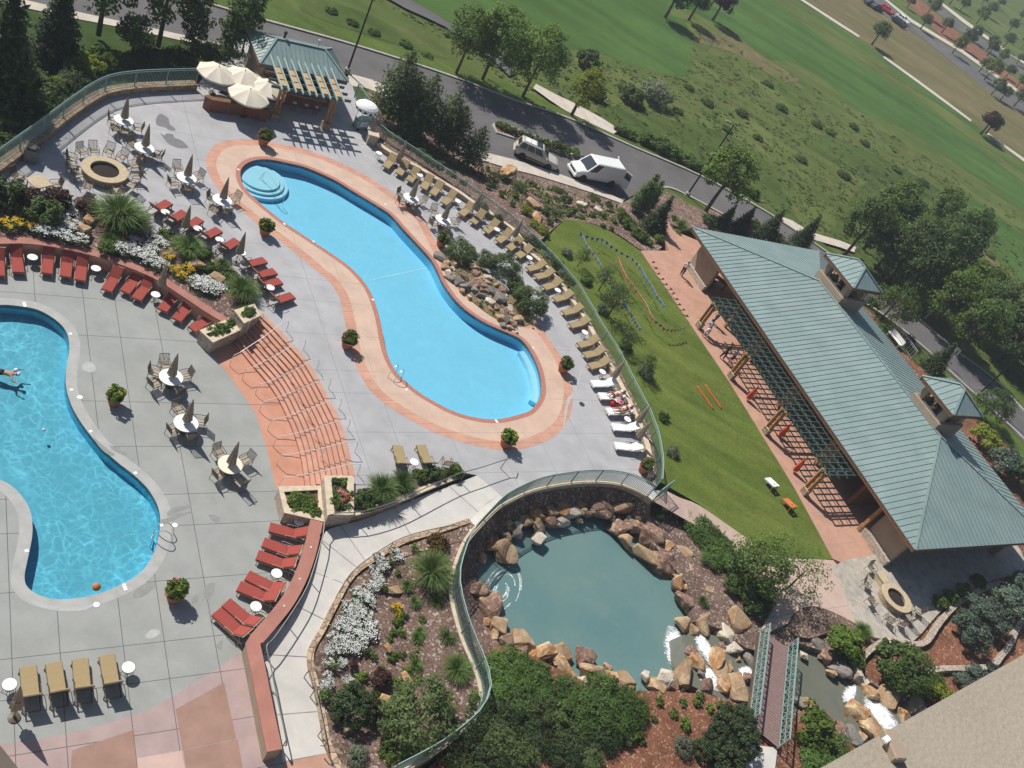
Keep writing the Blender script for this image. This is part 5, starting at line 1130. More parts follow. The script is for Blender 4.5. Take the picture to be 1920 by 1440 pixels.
# depth markers, skimmer lids, drain covers, ball
MK = [(132, 626, 0, 'by the narrow left bend of the waved pool'), (134, 731, 0, 'at the inner bend of the waved pool'), (170, 809, 0, 'midway along the waved pool edge'), (254, 887, 0, 'near the round end of the waved pool'), (50, 1033, 0, 'on the tongue of deck inside the waved pool'), (234, 1101, 0, 'at the bottom end of the waved pool beside the orange ball', .38), (46, 571, 0, 'at the top edge of the waved pool', .4), (303, 985, 0, 'just above the waved pool ladder'),
      (533, 420, U, 'on the long left pool edge, nearer the entry steps'), (588, 453, U, 'on the long left pool edge, nearer the lane line'), (699, 562, U, 'on the waist of the grey deck pool'), (762, 731, U, 'beside the grey deck pool ladder'), (931, 790, U, 'at the far round end of the grey deck pool', .3), (723, 383, U, 'on the tan edge across from the dining sets'), (447, 318, U, 'beside the round entry steps'), (1000, 652, U, 'by the pool shelf next to the rock garden')]
for q in MK:
    w = q[4] if len(q) > 4 else .17; p = G(q[0], q[1], q[2]); mb = MB(); mb.box((p.x, p.y, q[2]+.012), (w, .16, .014), YAW+.2, .004); tag(mb.build('depth_marker', 'table_white'), f"white depth tile {q[3]}", 'depth marker', 'depth markers round the pools')
for x, y, z, l in ((150, 745, 0, 'beside the inner bend of the waved pool'), (328, 985, 0, 'to the right of the waved pool ladder'), (181, 1134, 0, 'below the orange ball')):
    p = G(x, y, z); tag(MB().lathe([(.14, .004), (.14, .014), (.12, .02), (0, .02)], 20, (p.x, p.y, 0)).build('skimmer_lid', 'table_white'), f"round white skimmer lid {l}", 'lid', 'skimmer lids')
p = G(1091, 758, U); tag(MB().lathe([(.22, U+.004), (.22, U+.012), (0, U+.012)], 20, (p.x, p.y, 0)).build('drain_cover', 'plastic_dark'), "dark round drain cover on the grey deck near the sunbathers", 'drain cover')
p = G(181, 1101, .0); mb = MB(); bmn = 12; mb.lathe([(.19*math.sin(math.pi*k/10), .02-.19*math.cos(math.pi*k/10)) for k in range(11)], 16, (p.x, p.y, 0)); tag(mb.build('beach_ball', 'board_orange', smooth=True), "orange beach ball floating at the end of the waved pool", 'ball')
# ================================================================== ROOFED BUILDINGS
def hiproof(t, O, u, n, L, Wd, ze, zr, seam, over=0, ridge_in=None, th=.16, mroof='roof_green', fascia='timber_dark', name='roof'):
    "hipped roof over the rectangle O + u*[0,L] + n*[0,Wd]"
    k = Wd/2 if ridge_in is None else ridge_in
    c = [O, O+u*L, O+u*L+n*Wd, O+n*Wd]; c = [Vector((p.x, p.y, ze)) for p in c]
    r = [O+u*k+n*Wd/2, O+u*(L-k)+n*Wd/2]; r = [Vector((p.x, p.y, zr)) for p in r]
    mb = MB(); mb.add(c+r, [(0, 1, 5, 4), (1, 2, 5), (2, 3, 4, 5), (3, 0, 4)])
    d = Vector((0, 0, -.06)); b = [p+d for p in c]; mb.add(c+b, [(i, 4+i, 4+(i+1) % 4, (i+1) % 4) for i in range(4)]); mb.add([p+d*1.2 for p in c], [(3, 2, 1, 0)])
    ro = fixn(mb.build(name, mroof, t))
    mb = MB()
    def sm(a0, a1, b0, b1, N):
        for i in range(1, N):
            a = a0.lerp(a1, i/N); q = b0.lerp(b1, i/N); yield a, q
    # seams run straight up each slope
    def seams(e0, e1, rid, inward):
        ed = (e1-e0); Lx = ed.length; ed.normalize(); N = max(2, int(Lx/seam))
        for i in range(1, N):
            s = Lx*i/N; p = e0+ed*s; lo, hi = ((rid[0]-e0).dot(ed), (rid[-1]-e0).dot(ed)); lo, hi = min(lo, hi), max(lo, hi)
            D = inward
            f = 1.0 if lo <= s <= hi else (s/lo if s < lo else (Lx-s)/(Lx-hi))
            top = p+D*f; mb.bar(p+Vector((0, 0, .015)), top+Vector((0, 0, .015)), .03, .045, up=(0, 0, 1))
    up = Vector((0, 0, zr-ze))
    seams(c[0], c[1], r, n*Wd/2+up); seams(c[3], c[2], r, -n*Wd/2+up); seams(c[0], c[3], [r[0]], u*k+up); seams(c[1], c[2], [r[1]], -u*k+up)
    mb.build('standing_seams', 'roof_seam', ro)
    mb = MB()
    for a, b2 in ((c[0], r[0]), (c[1], r[1]), (c[2], r[1]), (c[3], r[0]), (r[0], r[1])):
        if (a-b2).length > .05: mb.bar(a+Vector((0, 0, .035)), b2+Vector((0, 0, .045)), .2, .05, up=(0, 0, 1))
    mb.build('ridge_cap', 'roof_green' if mroof == 'roof_green' else mroof, ro)
    mb = MB()
    for i in range(4):
        a, b2 = c[i], c[(i+1) % 4]; dd = (b2-a).normalized(); nn = Vector((dd.y, -dd.x, 0)); a = a-nn*.07+Vector((0, 0, -.22)); b2 = b2-nn*.07+Vector((0, 0, -.22)); mb.bar(a, b2, .06, .30, up=(0, 0, 1))
    mb.build('fascia', fascia, t); return ro, c, r
# pavilion
PA = Vector((6.5613, 82.3422, 0)); PBt = Vector((30.39245, 55.30543, 0)); pu = (PBt-PA).normalized(); pn = Vector((-pu.y, pu.x, 0)); PLn, PWd = 36.04, 17.55
ang_p = math.atan2(pu.y, pu.x)
pav = thing('pavilion', "long pavilion with a green standing seam hip roof and two roof cupolas", 'building')
P_ = lambda s, d, z: Vector((PA.x+pu.x*s+pn.x*d, PA.y+pu.y*s+pn.y*d, z))
ro, pc, pr = hiproof(pav, PA, pu, pn, PLn, PWd, 4.2, 6.58, .50)
def wallbox(t, s0, s1, d0, d1, z0, z1, m, name='wall', bev=0):
    c = P_((s0+s1)/2, (d0+d1)/2, (z0+z1)/2); mb = MB(); mb.box(c, (s1-s0, d1-d0, z1-z0), ang_p, bev); return mb.build(name, m, t)
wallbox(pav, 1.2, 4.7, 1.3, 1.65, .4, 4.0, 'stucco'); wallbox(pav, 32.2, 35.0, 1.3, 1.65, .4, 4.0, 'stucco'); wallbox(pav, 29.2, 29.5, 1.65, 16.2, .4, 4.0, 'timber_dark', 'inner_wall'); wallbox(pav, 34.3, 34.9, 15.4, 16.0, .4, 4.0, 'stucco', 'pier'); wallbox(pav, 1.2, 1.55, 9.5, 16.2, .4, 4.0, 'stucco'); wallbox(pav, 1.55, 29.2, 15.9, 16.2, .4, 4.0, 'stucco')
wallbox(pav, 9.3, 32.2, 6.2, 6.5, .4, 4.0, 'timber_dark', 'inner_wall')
for s in (13.2, 19.3, 25.4): wallbox(pav, s-.55, s+.55, 1.3, 2.2, .4, 4.0, 'stucco', 'pier')
wallbox(pav, 31.6, 35.1, .95, 1.3, .4, 1.2, 'stone_pale', 'stone_base'); wallbox(pav, 1.1, 4.8, 1.0, 1.3, .4, 1.1, 'stone_pale', 'stone_base')
for s in (9.6, 13.2, 19.3, 25.4, 31.8):
    c = P_(s, 1.0, 2.2); mb = MB(); mb.box(c, (.25, .25, 3.4), ang_p); mb.build('post', 'timber', pav)
mb = MB(); c = P_(18, 1.0, 3.8); mb.box(c, (32, .2, .3), ang_p); mb.build('eave_beam', 'timber', pav)
# cupolas
def cupola(label, s0, s1, d0, d1):
    cu = thing('cupola', label, 'cupola', (0, 0, 0), 0, 'roof cupolas of the pavilion')
    def wb(a0, a1, b0, b1, c0, c1, m, nm):
        c = P_((a0+a1)/2, (b0+b1)/2, (c0+c1)/2); mb = MB(); mb.box(c, (a1-a0, b1-b0, c1-c0), ang_p); mb.build(nm, m, cu)
    z0 = 5.3; zt = 7.15
    for a0, a1, b0, b1 in ((s0, s1, d0, d0+.3), (s0, s1, d1-.3, d1), (s0, s0+.3, d0+.3, d1-.3), (s1-.3, s1, d0+.3, d1-.3)): wb(a0, a1, b0, b1, z0, zt, 'stucco', 'parapet')
    for a in (s0+.5, s1-.5):
        for b in (d0+.5, d1-.5): wb(a-.28, a+.28, b-.28, b+.28, 6.3, 8.5, 'stucco', 'pillar')
    wb(s0+.3, s1-.3, d0+.3, d1-.3, 6.45, 6.55, 'dark_inside', 'louvre_floor')
    wb(s0+.9, s1-.9, d0+.34, d0+.40, 7.16, 7.24, 'white_paint', 'sill')
    for k in range(4):
        a = s0+1.1+k*(s1-s0-2.2)/3; wb(a-.03, a+.03, d0+.6, d0+.66, 6.5, 8.5, 'bronze', 'mullion')
    wb(s0+.1, s1-.1, d0+.1, d1-.1, 8.5, 8.62, 'timber_dark', 'soffit')
    O = P_(s0-.38, d0-.32, 0); hiproof(cu, O, pu, pn, s1-s0+.76, d1-d0+.64, 8.72, 9.85, .5, ridge_in=(d1-d0)/2*1.1)
cupola("roof cupola of the pavilion nearer the road end and the mulch slope", 7.75, 11.7, 9.06, 12.35)
cupola("roof cupola of the pavilion nearer the keyhole fire pit end", 23.1, 26.55, 8.72, 12.05)
# pergola along the pavilion
pg = thing('pergola', "long green pergola on timber posts along the pavilion, casting a grid of shadow", 'pergola')
PS = [10.1, 16.2, 22.25, 28.3]; zp = 3.25
def pbar(nm, s0, d0, z0_, s1, d1, z1_, w, h, m, par=pg): mb = MB(); mb.bar(P_(s0, d0, z0_), P_(s1, d1, z1_), w, h, up=None if s0 == s1 and d0 == d1 else (0, 0, 1)); return mb.build(nm, m, par)
for s in PS:
    for e in (-.2, .2): pbar('post', s+e, -2.62, LW+.6, s+e, -2.62, zp+.05, .24, .24, 'timber')
    c = P_(s, -2.55, LW+.3); mb = MB(); mb.box(c, (.62, .42, .6), ang_p, .03); mb.build('stone_base', 'stone_wall', pg)
    c = P_(s, -2.55, LW+.63); mb = MB(); mb.box(c, (.68, .48, .06), ang_p); mb.build('base_cap', 'stone_cap', pg)
    pbar('cross_beam', s, -3.0, zp-.06, s, .9, zp-.06, .12, .22, 'green_metal'); pbar('brace', s+.02, -2.5, zp-.9, s+.02, -1.6, zp-.16, .09, .09, 'timber')
for d in (-2.5, -1.55, -.6): pbar('long_beam', PS[0]-.75, d, zp+.10, PS[-1]+.75, d, zp+.10, .09, .2, 'green_metal')
N_ = 34
for k in range(N_):
    s = PS[0]-.6+k*(PS[-1]-PS[0]+1.2)/(N_-1); pbar('slat', s, -2.72, zp+.28, s, .75, zp+.28, .06, .14, 'green_metal')
for k in range(0, N_):
    s = PS[0]-.3+k*(PS[-1]-PS[0]+.6)/(N_-1)
for d in (-2.02, -1.07, -.1): pbar('batten', PS[0]-.7, d, zp+.37, PS[-1]+.7, d, zp+.37, .05, .05, 'green_metal')
# poolside bar
BO = Vector((-30.21, 64.94, 0)); bu = Vector((.7115, .7027, 0)).normalized(); bn = Vector((-bu.y, bu.x, 0)); ang_b = math.atan2(bu.y, bu.x)
B_ = lambda s, d, z: Vector((BO.x+bu.x*s+bn.x*d, BO.y+bu.y*s+bn.y*d, z))
bar = thing('bar_building', "small bar building with green hipped metal roof at the far end of the grey deck", 'building')
hiproof(bar, BO, bu, bn, 7.5, 5.25, 4.4, 5.45, .38, ridge_in=1.7)
def bbox(nm, s0, s1, d0, d1, z0, z1, m, par=bar):
    c = B_((s0+s1)/2, (d0+d1)/2, (z0+z1)/2); mb = MB(); mb.box(c, (s1-s0, d1-d0, z1-z0), ang_b); return mb.build(nm, m, par)
bbox('wall', .5, .75, .6, 4.8, -1, 4.3, 'stucco'); bbox('wall', 6.8, 7.05, .6, 4.8, -1, 4.3, 'stucco'); bbox('wall', .75, 6.8, 4.55, 4.8, -1, 4.3, 'stucco'); bbox('wall', .75, 1.7, .6, .85, U, 4.3, 'brick_red'); bbox('wall', 5.9, 6.8, .6, .85, U, 4.3, 'brick_red')
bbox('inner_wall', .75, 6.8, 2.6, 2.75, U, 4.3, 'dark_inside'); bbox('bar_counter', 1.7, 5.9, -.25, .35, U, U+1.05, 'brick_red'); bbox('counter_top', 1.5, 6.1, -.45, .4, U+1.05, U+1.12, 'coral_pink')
for s, d, h in ((2.4, 2.9, .55), (5.4, 3.1, .5)):
    z = 4.4+1.05*min(1, (5.25-d)/2.6); mb = MB(); c = B_(s, d, z); mb.lathe([(.09, -.3), (.09, h), (.15, h), (.13, h+.14), (0, h+.18)], 12, c); mb.build('vent_pipe', 'black_metal' if s < 3 else 'steel', bar)
bp = thing('pergola', "bar pergola with pale green rafters and beige shade panels on timber posts", 'pergola')
zb = 4.5
for s in (1.3, 5.62):
    for e in (-.16, .16): mb = MB(); mb.bar(B_(s+e, -2.9, U+.5), B_(s+e, -2.9, zb-.3), .17, .17); mb.build('post', 'timber', bp)
    mb = MB(); mb.box(B_(s, -2.9, U+.3), (.7, .55, .6), ang_b); mb.build('stone_base', 'stone_wall', bp)
for d in (-3.0, -2.0, -1.0, 0.0): mb = MB(); mb.bar(B_(.3, d, zb-.2), B_(6.9, d, zb-.2), .1, .22, up=(0, 0, 1)); mb.build('beam', 'green_metal', bp)
mat('rafter_pale', (.40, .52, .50), .5, .05)
for k in range(10): s = .95+k*.57; mb = MB(); mb.bar(B_(s, -3.6, zb), B_(s, .85, zb+.28), .07, .17, up=(0, 0, 1)); mb.build('rafter', 'rafter_pale', bp)
mat('shade_cloth', (.50, .33, .17), .9, .05)
for k in range(5):
    for j in range(3):
        s = .95+.57*(2*k)+.06; d0 = -2.95+j*.93; mb = MB(); c = B_(s+.27+.1, d0+.42, zb-.02); mb.box(c, (.62, .78, .03), ang_b); mb.build('shade_panel', 'shade_cloth', bp)
for i, (s, c_) in enumerate(((2.3, 0), (3.3, 0), (4.3, 0), (5.2, 0))):
    p = B_(s, -1.0, U); t = thing('bar_stool', f"bar stool at the counter under the beige panels, {ORD[i+1]} from the umbrella side", 'stool', p, 0, 'bar stools')
    mb = MB(); mb.lathe([(.17, .74), (.18, .78), (0, .79)], 14); mb.build('seat', 'table_white', t)
    for k in range(4): a = k*1.571; mb = MB(); mb.bar((math.cos(a)*.12, math.sin(a)*.12, .74), (math.cos(a)*.2, math.sin(a)*.2, 0), .03); mb.build('leg', 'bronze', t)
cw = smooth(GP([(388, 178), (398, 184), (430, 189), (466, 194), (505, 206)], U+1.1), 2)
capwall('bar_wall', "dark red brick serving wall beneath the four open umbrellas", cw, .3, U, U+1.1, 'brick_red', 'timber_dark', .2, .08)
for i, (x, y, l) in enumerate(((411, 124, 'tree shaded one farthest left'), (460, 132, 'middle one of the back three'), (506, 152, 'one touching the bar pergola'), (470, 167, 'front one nearest the pool'))):
    p = G(x, y, U+2.45); UmbO(Vector((p.x, p.y, U)), i*.4, f"open cream umbrella at the bar, {l}", 'open cream umbrellas at the bar')
pa = G(426, 178, U+1.18); tag(MB().box((0, 0, .05), (1.1, .5, .10), 0, .03).build('serving_tray', 'plastic_dark', None, pa, ang_b-.5), "dark tray lying on the bar wall by the umbrellas", 'tray')
# towel cart with white canopy
p = G(674, 240, U); t = thing('towel_cart', "green towel cart under a white domed canopy by the short fence", 'cart', p, ang_b+.3)
mb = MB(); mb.box((0, 0, .62), (1.15, .75, .8), 0, .05); mb.build('cabinet', 'fence_green', t); mb = MB(); mb.box((0, 0, 1.05), (1.22, .82, .05), 0, .02); mb.build('counter', 'rafter_pale', t); mb = MB(); mb.box((0, -.385, .62), (.8, .03, .5)); mb.build('front_panel', 'towel_white', t)
for sx in (-1, 1):
    for sy in (-1, 1):
        mb = MB(); mb.ring([(.06, -.03), (.11, -.03), (.11, .03), (.06, .03)], 14); m3 = Matrix.Rotation(math.pi/2, 3, 'X'); mb.v = [tuple(m3 @ Vector(v)+Vector((sx*.45, sy*.36, .11))) for v in mb.v]; mb.build('wheel', 'rubber', t)
        mb = MB(); mb.bar((sx*.5, sy*.34, 1.07), (sx*.5, sy*.34, 2.05), .04); mb.build('post', 'white_paint', t)
mb = MB(); mb.lathe([(.98, 1.86), (.99, 2.08), (.93, 2.2), (.72, 2.36), (.4, 2.46), (0, 2.5)], 26); mb.build('canopy', 'towel_white', t)
mb = MB()
for k in range(13):
    a = 2*math.pi*k/13; a2 = a+.22; mb.quad((.995*math.cos(a), .995*math.sin(a), 1.87), (.995*math.cos(a2), .995*math.sin(a2), 1.87), (1.0*math.cos(a2), 1.0*math.sin(a2), 2.07), (1.0*math.cos(a), 1.0*math.sin(a), 2.07))
mb.build('valance_stripes', 'cloth_navy', t)
# trash bin by left fence
p = G(57, 300, U); t = thing('litter_bin', "square grey stone litter bin beside the left fence wall", 'bin', p, .5); mb = MB(); mb.box((0, 0, .45), (.75, .75, .9), 0, .04); mb.build('bin_body', 'rock_grey', t); mb = MB(); mb.box((0, 0, .97), (.6, .6, .14), 0, .05); mb.build('lid', 'plastic_dark', t)
p = G(694, 268, U); t = thing('stone_pillar', "square stone pillar ending the low wall by the towel cart", 'pillar', (p.x, p.y, U), .6); mb = MB(); mb.box((0, 0, .45), (.8, .8, .9)); mb.build('shaft', 'stone_pale', t); mb = MB(); mb.box((0, 0, .94), (.95, .95, .1), 0, .03); mb.build('cap', 'stone_cap', t)
# near hotel wing whose parapet fills the lower right corner
a, b = G(1560, 1440, 33), G(1920, 1236, 33); e = (b-a).normalized(); nn = Vector((e.y, -e.x, 0))
ht = thing('hotel_wing', "tan stucco hotel wing with a plain flat parapet in the lower right corner", 'building')
q = [a-e*2.2, b+e*3.5, b+e*3.5+nn*9, a-e*2.2+nn*9]; mb = MB(); mb.prism(q, -1.2, 32.84); mb.build('wall', 'stucco_near', ht)
mb = MB(); q2 = [q[0]-nn*.05-e*.05, q[1]-nn*.05+e*.05, q[2], q[3]]; mb.prism(q2, 32.84, 33.0); mb.build('parapet_top', 'stucco_near', ht)
for zz in range(3, 30, 4):
    for k in range(2): c = a+e*(1.0+k*3)-nn*.02; mb = MB(); mb.box((c.x, c.y, zz+.5), (1.4, .08, 1.7), math.atan2(e.y, e.x)); mb.build('window', 'glass_dark', ht)
c = G(1668, 1402, 33); mb = MB(); mb.box((c.x, c.y, 33.05), (.34, .16, .1), math.atan2(e.y, e.x)+1.2, .015); mb.build('bracket', 'stucco', ht)
c = G(1664, 1386, 33.1); mb = MB(); mb.box((c.x, c.y, 33.09), (.10, .07, .04), math.atan2(e.y, e.x), .01); mb.build('fixing_plate', 'white_paint', ht)
tw = thing('hotel_tower', "dark brown corner of the hotel at the lower left edge", 'building')
q = GP([(-200, 1170), (0, 1406), (30, 1444), (120, 1560), (-300, 1700)], 30); mb = MB(); mb.prism(q, -1, 29.7); mb.build('wall', 'timber_dark', tw); mb = MB(); mb.prism([p+Vector((.02, .02, 0)) for p in q], 29.7, 30); mb.build('eave', 'bronze', tw)
# bridge over the creek
bl0, bl1, br1, br0 = GP([(1425, 1186), (1403, 1356), (1459, 1402), (1477, 1213)], .62); 
bg_ = thing('footbridge', "small plank footbridge with green lattice railings over the creek", 'bridge')
mb = MB(); n = 38
for i in range(n):
    u0, u1 = i/n, (i+.9)/n; A, B, C_, D = bl0.lerp(bl1, u0), bl0.lerp(bl1, u1), br0.lerp(br1, u1), br0.lerp(br1, u0); mb.add([A, D, C_, B]+[p-Vector((0, 0, .06)) for p in (A, D, C_, B)], [(0, 1, 2, 3), (7, 6, 5, 4), (0, 4, 5, 1), (1, 5, 6, 2), (2, 6, 7, 3), (3, 7, 4, 0)])
fixn(mb.build('deck_planks', 'plank', bg_))
for a, b in ((bl0, bl1), (br0, br1)):
    mb = MB(); mb.bar(a-Vector((0, 0, .16)), b-Vector((0, 0, .16)), .12, .22, up=(0, 0, 1)); mb.build('girder', 'bronze', bg_)
    up = Vector((0, 0, 1)); mb = MB(); N = 8
    mb.bar(a+up*1.1, b+up*1.1, .08, .07, up=(0, 0, 1)); mb.bar(a+up*.1, b+up*.1, .06, .06, up=(0, 0, 1)); mb.bar(a+up*.6, b+up*.6, .04, .04, up=(0, 0, 1))
    for i in range(N):
        p, q = a.lerp(b, i/N), a.lerp(b, (i+1)/N); m_ = p.lerp(q, .5); mb.bar(p+up*.1, m_+up*1.1, .045); mb.bar(m_+up*1.1, q+up*.1, .045); mb.bar(p+up*1.1, m_+up*.1, .035); mb.bar(m_+up*.1, q+up*1.1, .035)
    for i in range(N+1): p = a.lerp(b, i/N); mb.bar(p-up*.1, p+up*1.12, .06)
    mb.build('lattice_railing', 'fence_green', bg_)
# ================================================================== ROCKS
def rockmesh(seed, flat=1.0):
    rg = random.Random(seed); bm = bmesh.new()
    for _ in range(15):
        v = Vector((rg.gauss(0, 1), rg.gauss(0, 1), rg.gauss(0, .9))).normalized(); v = Vector((max(-.72, min(.72, v.x))*1.15, max(-.68, min(.68, v.y)), max(-.62, min(.62, v.z))))*rg.uniform(.86, 1.1)
        bm.verts.new((v.x*.8, v.y*.75, v.z*.72*flat))
    r = bmesh.ops.convex_hull(bm, input=bm.verts); bmesh.ops.delete(bm, geom=[g for g in r['geom_interior'] if isinstance(g, bmesh.types.BMVert)], context='VERTS')
    bmesh.ops.dissolve_limit(bm, angle_limit=.2, verts=bm.verts, edges=bm.edges)
    bmesh.ops.bevel(bm, geom=bm.edges[:], offset=.045, segments=1, affect='EDGES')
    bmesh.ops.triangulate(bm, faces=bm.faces); bmesh.ops.subdivide_edges(bm, edges=bm.edges, cuts=1, use_grid_fill=True)
    for v in bm.verts: v.co += v.co.normalized()*rg.uniform(-.022, .022)
    me = bpy.data.meshes.new('boulder'); bm.to_mesh(me); bm.free(); return me
ROCKS = {}
def rock(px, py, z, w, col, label, group, flat=1.0, name='boulder', cat='boulder'):
    "w: width in photo pixels"
    k = (col, rnd.randrange(9), flat)
    if k not in ROCKS:
        me = rockmesh(100+k[1]*7, flat); me.materials.append(MATS['rock_'+col]); ROCKS[k] = me
    p = G(px, py, z); s = w*(p-Vector((0, 0, H))).length/FPX*(1.02 if cat == 'boulder' else .95)
    o = bpy.data.objects.new(name, ROCKS[k]); COL.objects.link(o); o.location = p; o.scale = (s*rnd.uniform(.9, 1.15), s*rnd.uniform(.9, 1.1), s*rnd.uniform(.8, 1.05)); o.rotation_euler = (rnd.uniform(-.25, .25), rnd.uniform(-.25, .25), rnd.uniform(0, 6.28))
    tag(o, label, cat, group); return o
CW = {'tan': 'tan', 'rust': 'rusty orange', 'plum': 'plum brown', 'white': 'pale', 'grey': 'grey'}
def rocks(lst, z, where, group, flat=1.0, cat='boulder'):
    cnt = {}; lst = order(lst, where)
    for q in lst:
        cnt[q[3]] = cnt.get(q[3], 0)+1; fl = q[4] if len(q) > 4 else flat; zz = q[5] if len(q) > 5 else z
        rock(q[0], q[1], zz, q[2], q[3], f"{CW[q[3]]} {cat}, {ORD[cnt[q[3]]]} of its colour {where}", group, fl, cat=cat)
rocks([(887, 1041, 16, 'plum'), (895, 1030, 20, 'plum'), (905, 1047, 15, 'tan'), (913, 1010, 28, 'plum'), (926, 1018, 18, 'plum'), (929, 993, 15, 'plum'), (940, 978, 26, 'rust'), (950, 1008, 15, 'tan'), (947, 1038, 33, 'tan'), (962, 985, 16, 'plum'), (971, 988, 16, 'white'), (969, 1000, 18, 'grey'), (986, 978, 25, 'tan'), (983, 956, 18, 'plum'), (1002, 945, 24, 'tan'), (1003, 957, 24, 'plum'), (1004, 967, 24, 'rust'), (1012, 987, 26, 'tan'), (1008, 1010, 24, 'white'), (1021, 972, 10, 'rust'), (1030, 957, 25, 'tan'), (1035, 980, 20, 'plum'), (1056, 980, 18, 'white'), (1053, 955, 27, 'rust'), (1073, 963, 23, 'white'), (1087, 941, 22, 'tan'), (1087, 978, 10, 'tan'), (1098, 962, 18, 'plum'),
       (1120, 957, 42, 'plum'), (1149, 971, 12, 'rust'), (1161, 948, 36, 'tan'), (1157, 990, 28, 'plum'), (1190, 952, 27, 'plum'), (1196, 971, 12, 'rust'), (1186, 986, 34, 'plum'), (1175, 1015, 22, 'tan'), (1220, 1012, 44, 'plum'), (1207, 1043, 38, 'tan'), (1251, 1030, 28, 'rust'), (1246, 1058, 40, 'plum'), (1275, 1042, 30, 'tan'), (1296, 1037, 21, 'rust'), (1295, 1070, 24, 'white'), (1272, 1076, 20, 'rust')], -.02, 'from the left along the upper pond rim', 'boulders along the upper pond rim')
rocks([(1275, 1092, 27, 'rust'), (1302, 1102, 26, 'rust'), (1327, 1107, 24, 'tan'), (1282, 1125, 28, 'plum'), (1297, 1140, 24, 'rust'), (1322, 1135, 14, 'white'), (1337, 1144, 11, 'white'), (1282, 1170, 24, 'tan'), (1299, 1178, 18, 'tan'), (1322, 1172, 34, 'tan'), (1355, 1190, 31, 'white'), (1375, 1215, 22, 'white'), (1297, 1224, 19, 'plum'), (1305, 1246, 26, 'rust'), (1340, 1236, 29, 'rust'), (1356, 1260, 30, 'tan'), (1285, 1266, 38, 'tan'), (1327, 1286, 23, 'plum'), (1382, 1291, 38, 'tan'), (1360, 1286, 25, 'rust'), (1405, 1240, 22, 'grey'), (1404, 1275, 18, 'plum'), (1315, 1262, 14, 'grey')], 0, 'around the waterfall mouth from the lawn side', 'boulders around the waterfall mouth')
rock(1382, 1160, .4, 46, 'tan', "large flat pinkish tan slab lying on the mulch by the waterfall", 'boulders around the waterfall mouth', .4)
rocks([(895, 1105, 28, 'plum'), (922, 1122, 24, 'plum'), (905, 1125, 16, 'tan'), (922, 1143, 37, 'plum'), (915, 1165, 16, 'rust'), (937, 1173, 33, 'tan'), (930, 1192, 26, 'tan'), (950, 1203, 26, 'plum'), (928, 1208, 16, 'plum'), (962, 1208, 16, 'rust'), (981, 1203, 33, 'tan'), (977, 1226, 24, 'plum'), (1015, 1232, 46, 'rust', .7), (1007, 1246, 14, 'plum'), (1052, 1226, 37, 'tan'), (1062, 1258, 39, 'rust'), (1095, 1232, 30, 'plum'), (1107, 1261, 46, 'tan'), (1092, 1284, 24, 'white'), (1142, 1276, 26, 'rust'), (1139, 1250, 12, 'tan'), (1172, 1276, 30, 'tan', .7), (1160, 1287, 22, 'plum'), (1135, 1298, 32, 'white', .7), (1212, 1267, 16, 'white'), (1245, 1272, 30, 'white'), (1230, 1288, 27, 'tan'), (1265, 1284, 18, 'plum')], -.08, 'along the lower pond rim from the left', 'boulders along the lower pond rim')
rocks([(1540, 1183, 18, 'white'), (1525, 1202, 26, 'grey'), (1547, 1231, 20, 'plum'), (1572, 1253, 30, 'grey', .6), (1588, 1262, 16, 'tan'), (1612, 1273, 20, 'white'), (1628, 1296, 28, 'rust'), (1558, 1262, 16, 'tan'), (1517, 1328, 24, 'rust'), (1547, 1348, 24, 'plum'), (1605, 1333, 33, 'rust'), (1660, 1311, 36, 'tan'), (1692, 1343, 22, 'rust'), (1708, 1322, 26, 'tan'), (1725, 1334, 26, 'grey'), (1640, 1368, 54, 'rust', .5), (1600, 1381, 30, 'grey'), (1617, 1384, 16, 'tan'), (1502, 1316, 20, 'grey'), (1507, 1228, 14, 'white'), (1495, 1345, 18, 'plum'), (1570, 1370, 20, 'plum'), (1665, 1385, 22, 'grey'), (1486, 1190, 18, 'white'), (1420, 1330, 20, 'grey')], .15, 'beside the creek from the footbridge', 'boulders beside the creek')
mulch_poly = GP([(826, 474), (850, 480), (885, 490), (915, 515), (945, 540), (970, 560), (1000, 590), (996, 606), (975, 612), (942, 604), (905, 582), (872, 552), (848, 520), (833, 495)], U)
o = slab('rock_garden_bed', smooth(mulch_poly, 3, True), U+.05, 'pebble_bed', depth=.06)
RG = [(826, 482, 20, 'grey', .6), (838, 494, 14, 'tan'), (834, 502, 12, 'tan'), (841, 512, 12, 'white'), (852, 494, 14, 'tan'), (843, 520, 18, 'grey'), (886, 501, 18, 'tan'), (893, 514, 16, 'plum'), (899, 533, 30, 'plum', .6), (897, 521, 9, 'tan'), (906, 523, 11, 'tan'), (914, 521, 12, 'white'), (873, 537, 24, 'grey'), (885, 538, 9, 'white'), (890, 546, 18, 'grey'), (903, 556, 17, 'grey'), (917, 566, 17, 'white'), (924, 546, 24, 'grey'), (932, 536, 14, 'tan'), (943, 545, 18, 'plum'), (937, 561, 24, 'grey'), (925, 572, 10, 'tan'), (920, 577, 10, 'tan'), (930, 579, 9, 'tan'), (938, 595, 19, 'tan'), (946, 584, 13, 'plum'), (953, 567, 14, 'tan'), (957, 577, 13, 'white'), (952, 598, 16, 'grey'), (958, 603, 11, 'tan'), (964, 610, 12, 'plum'), (970, 598, 16, 'tan'), (945, 609, 14, 'grey'), (955, 613, 10, 'tan'), (866, 546, 12, 'tan'), (880, 556, 8, 'white'), (912, 545, 9, 'tan'), (860, 528, 20, 'grey'), (870, 520, 14, 'plum'), (948, 553, 10, 'white'), (961, 589, 10, 'tan'), (915, 532, 13, 'tan'), (904, 544, 11, 'plum')]
rocks(RG, U+.12, 'in the pool rock garden from the terracotta pot', 'rocks in the pool rock garden', cat='rock')
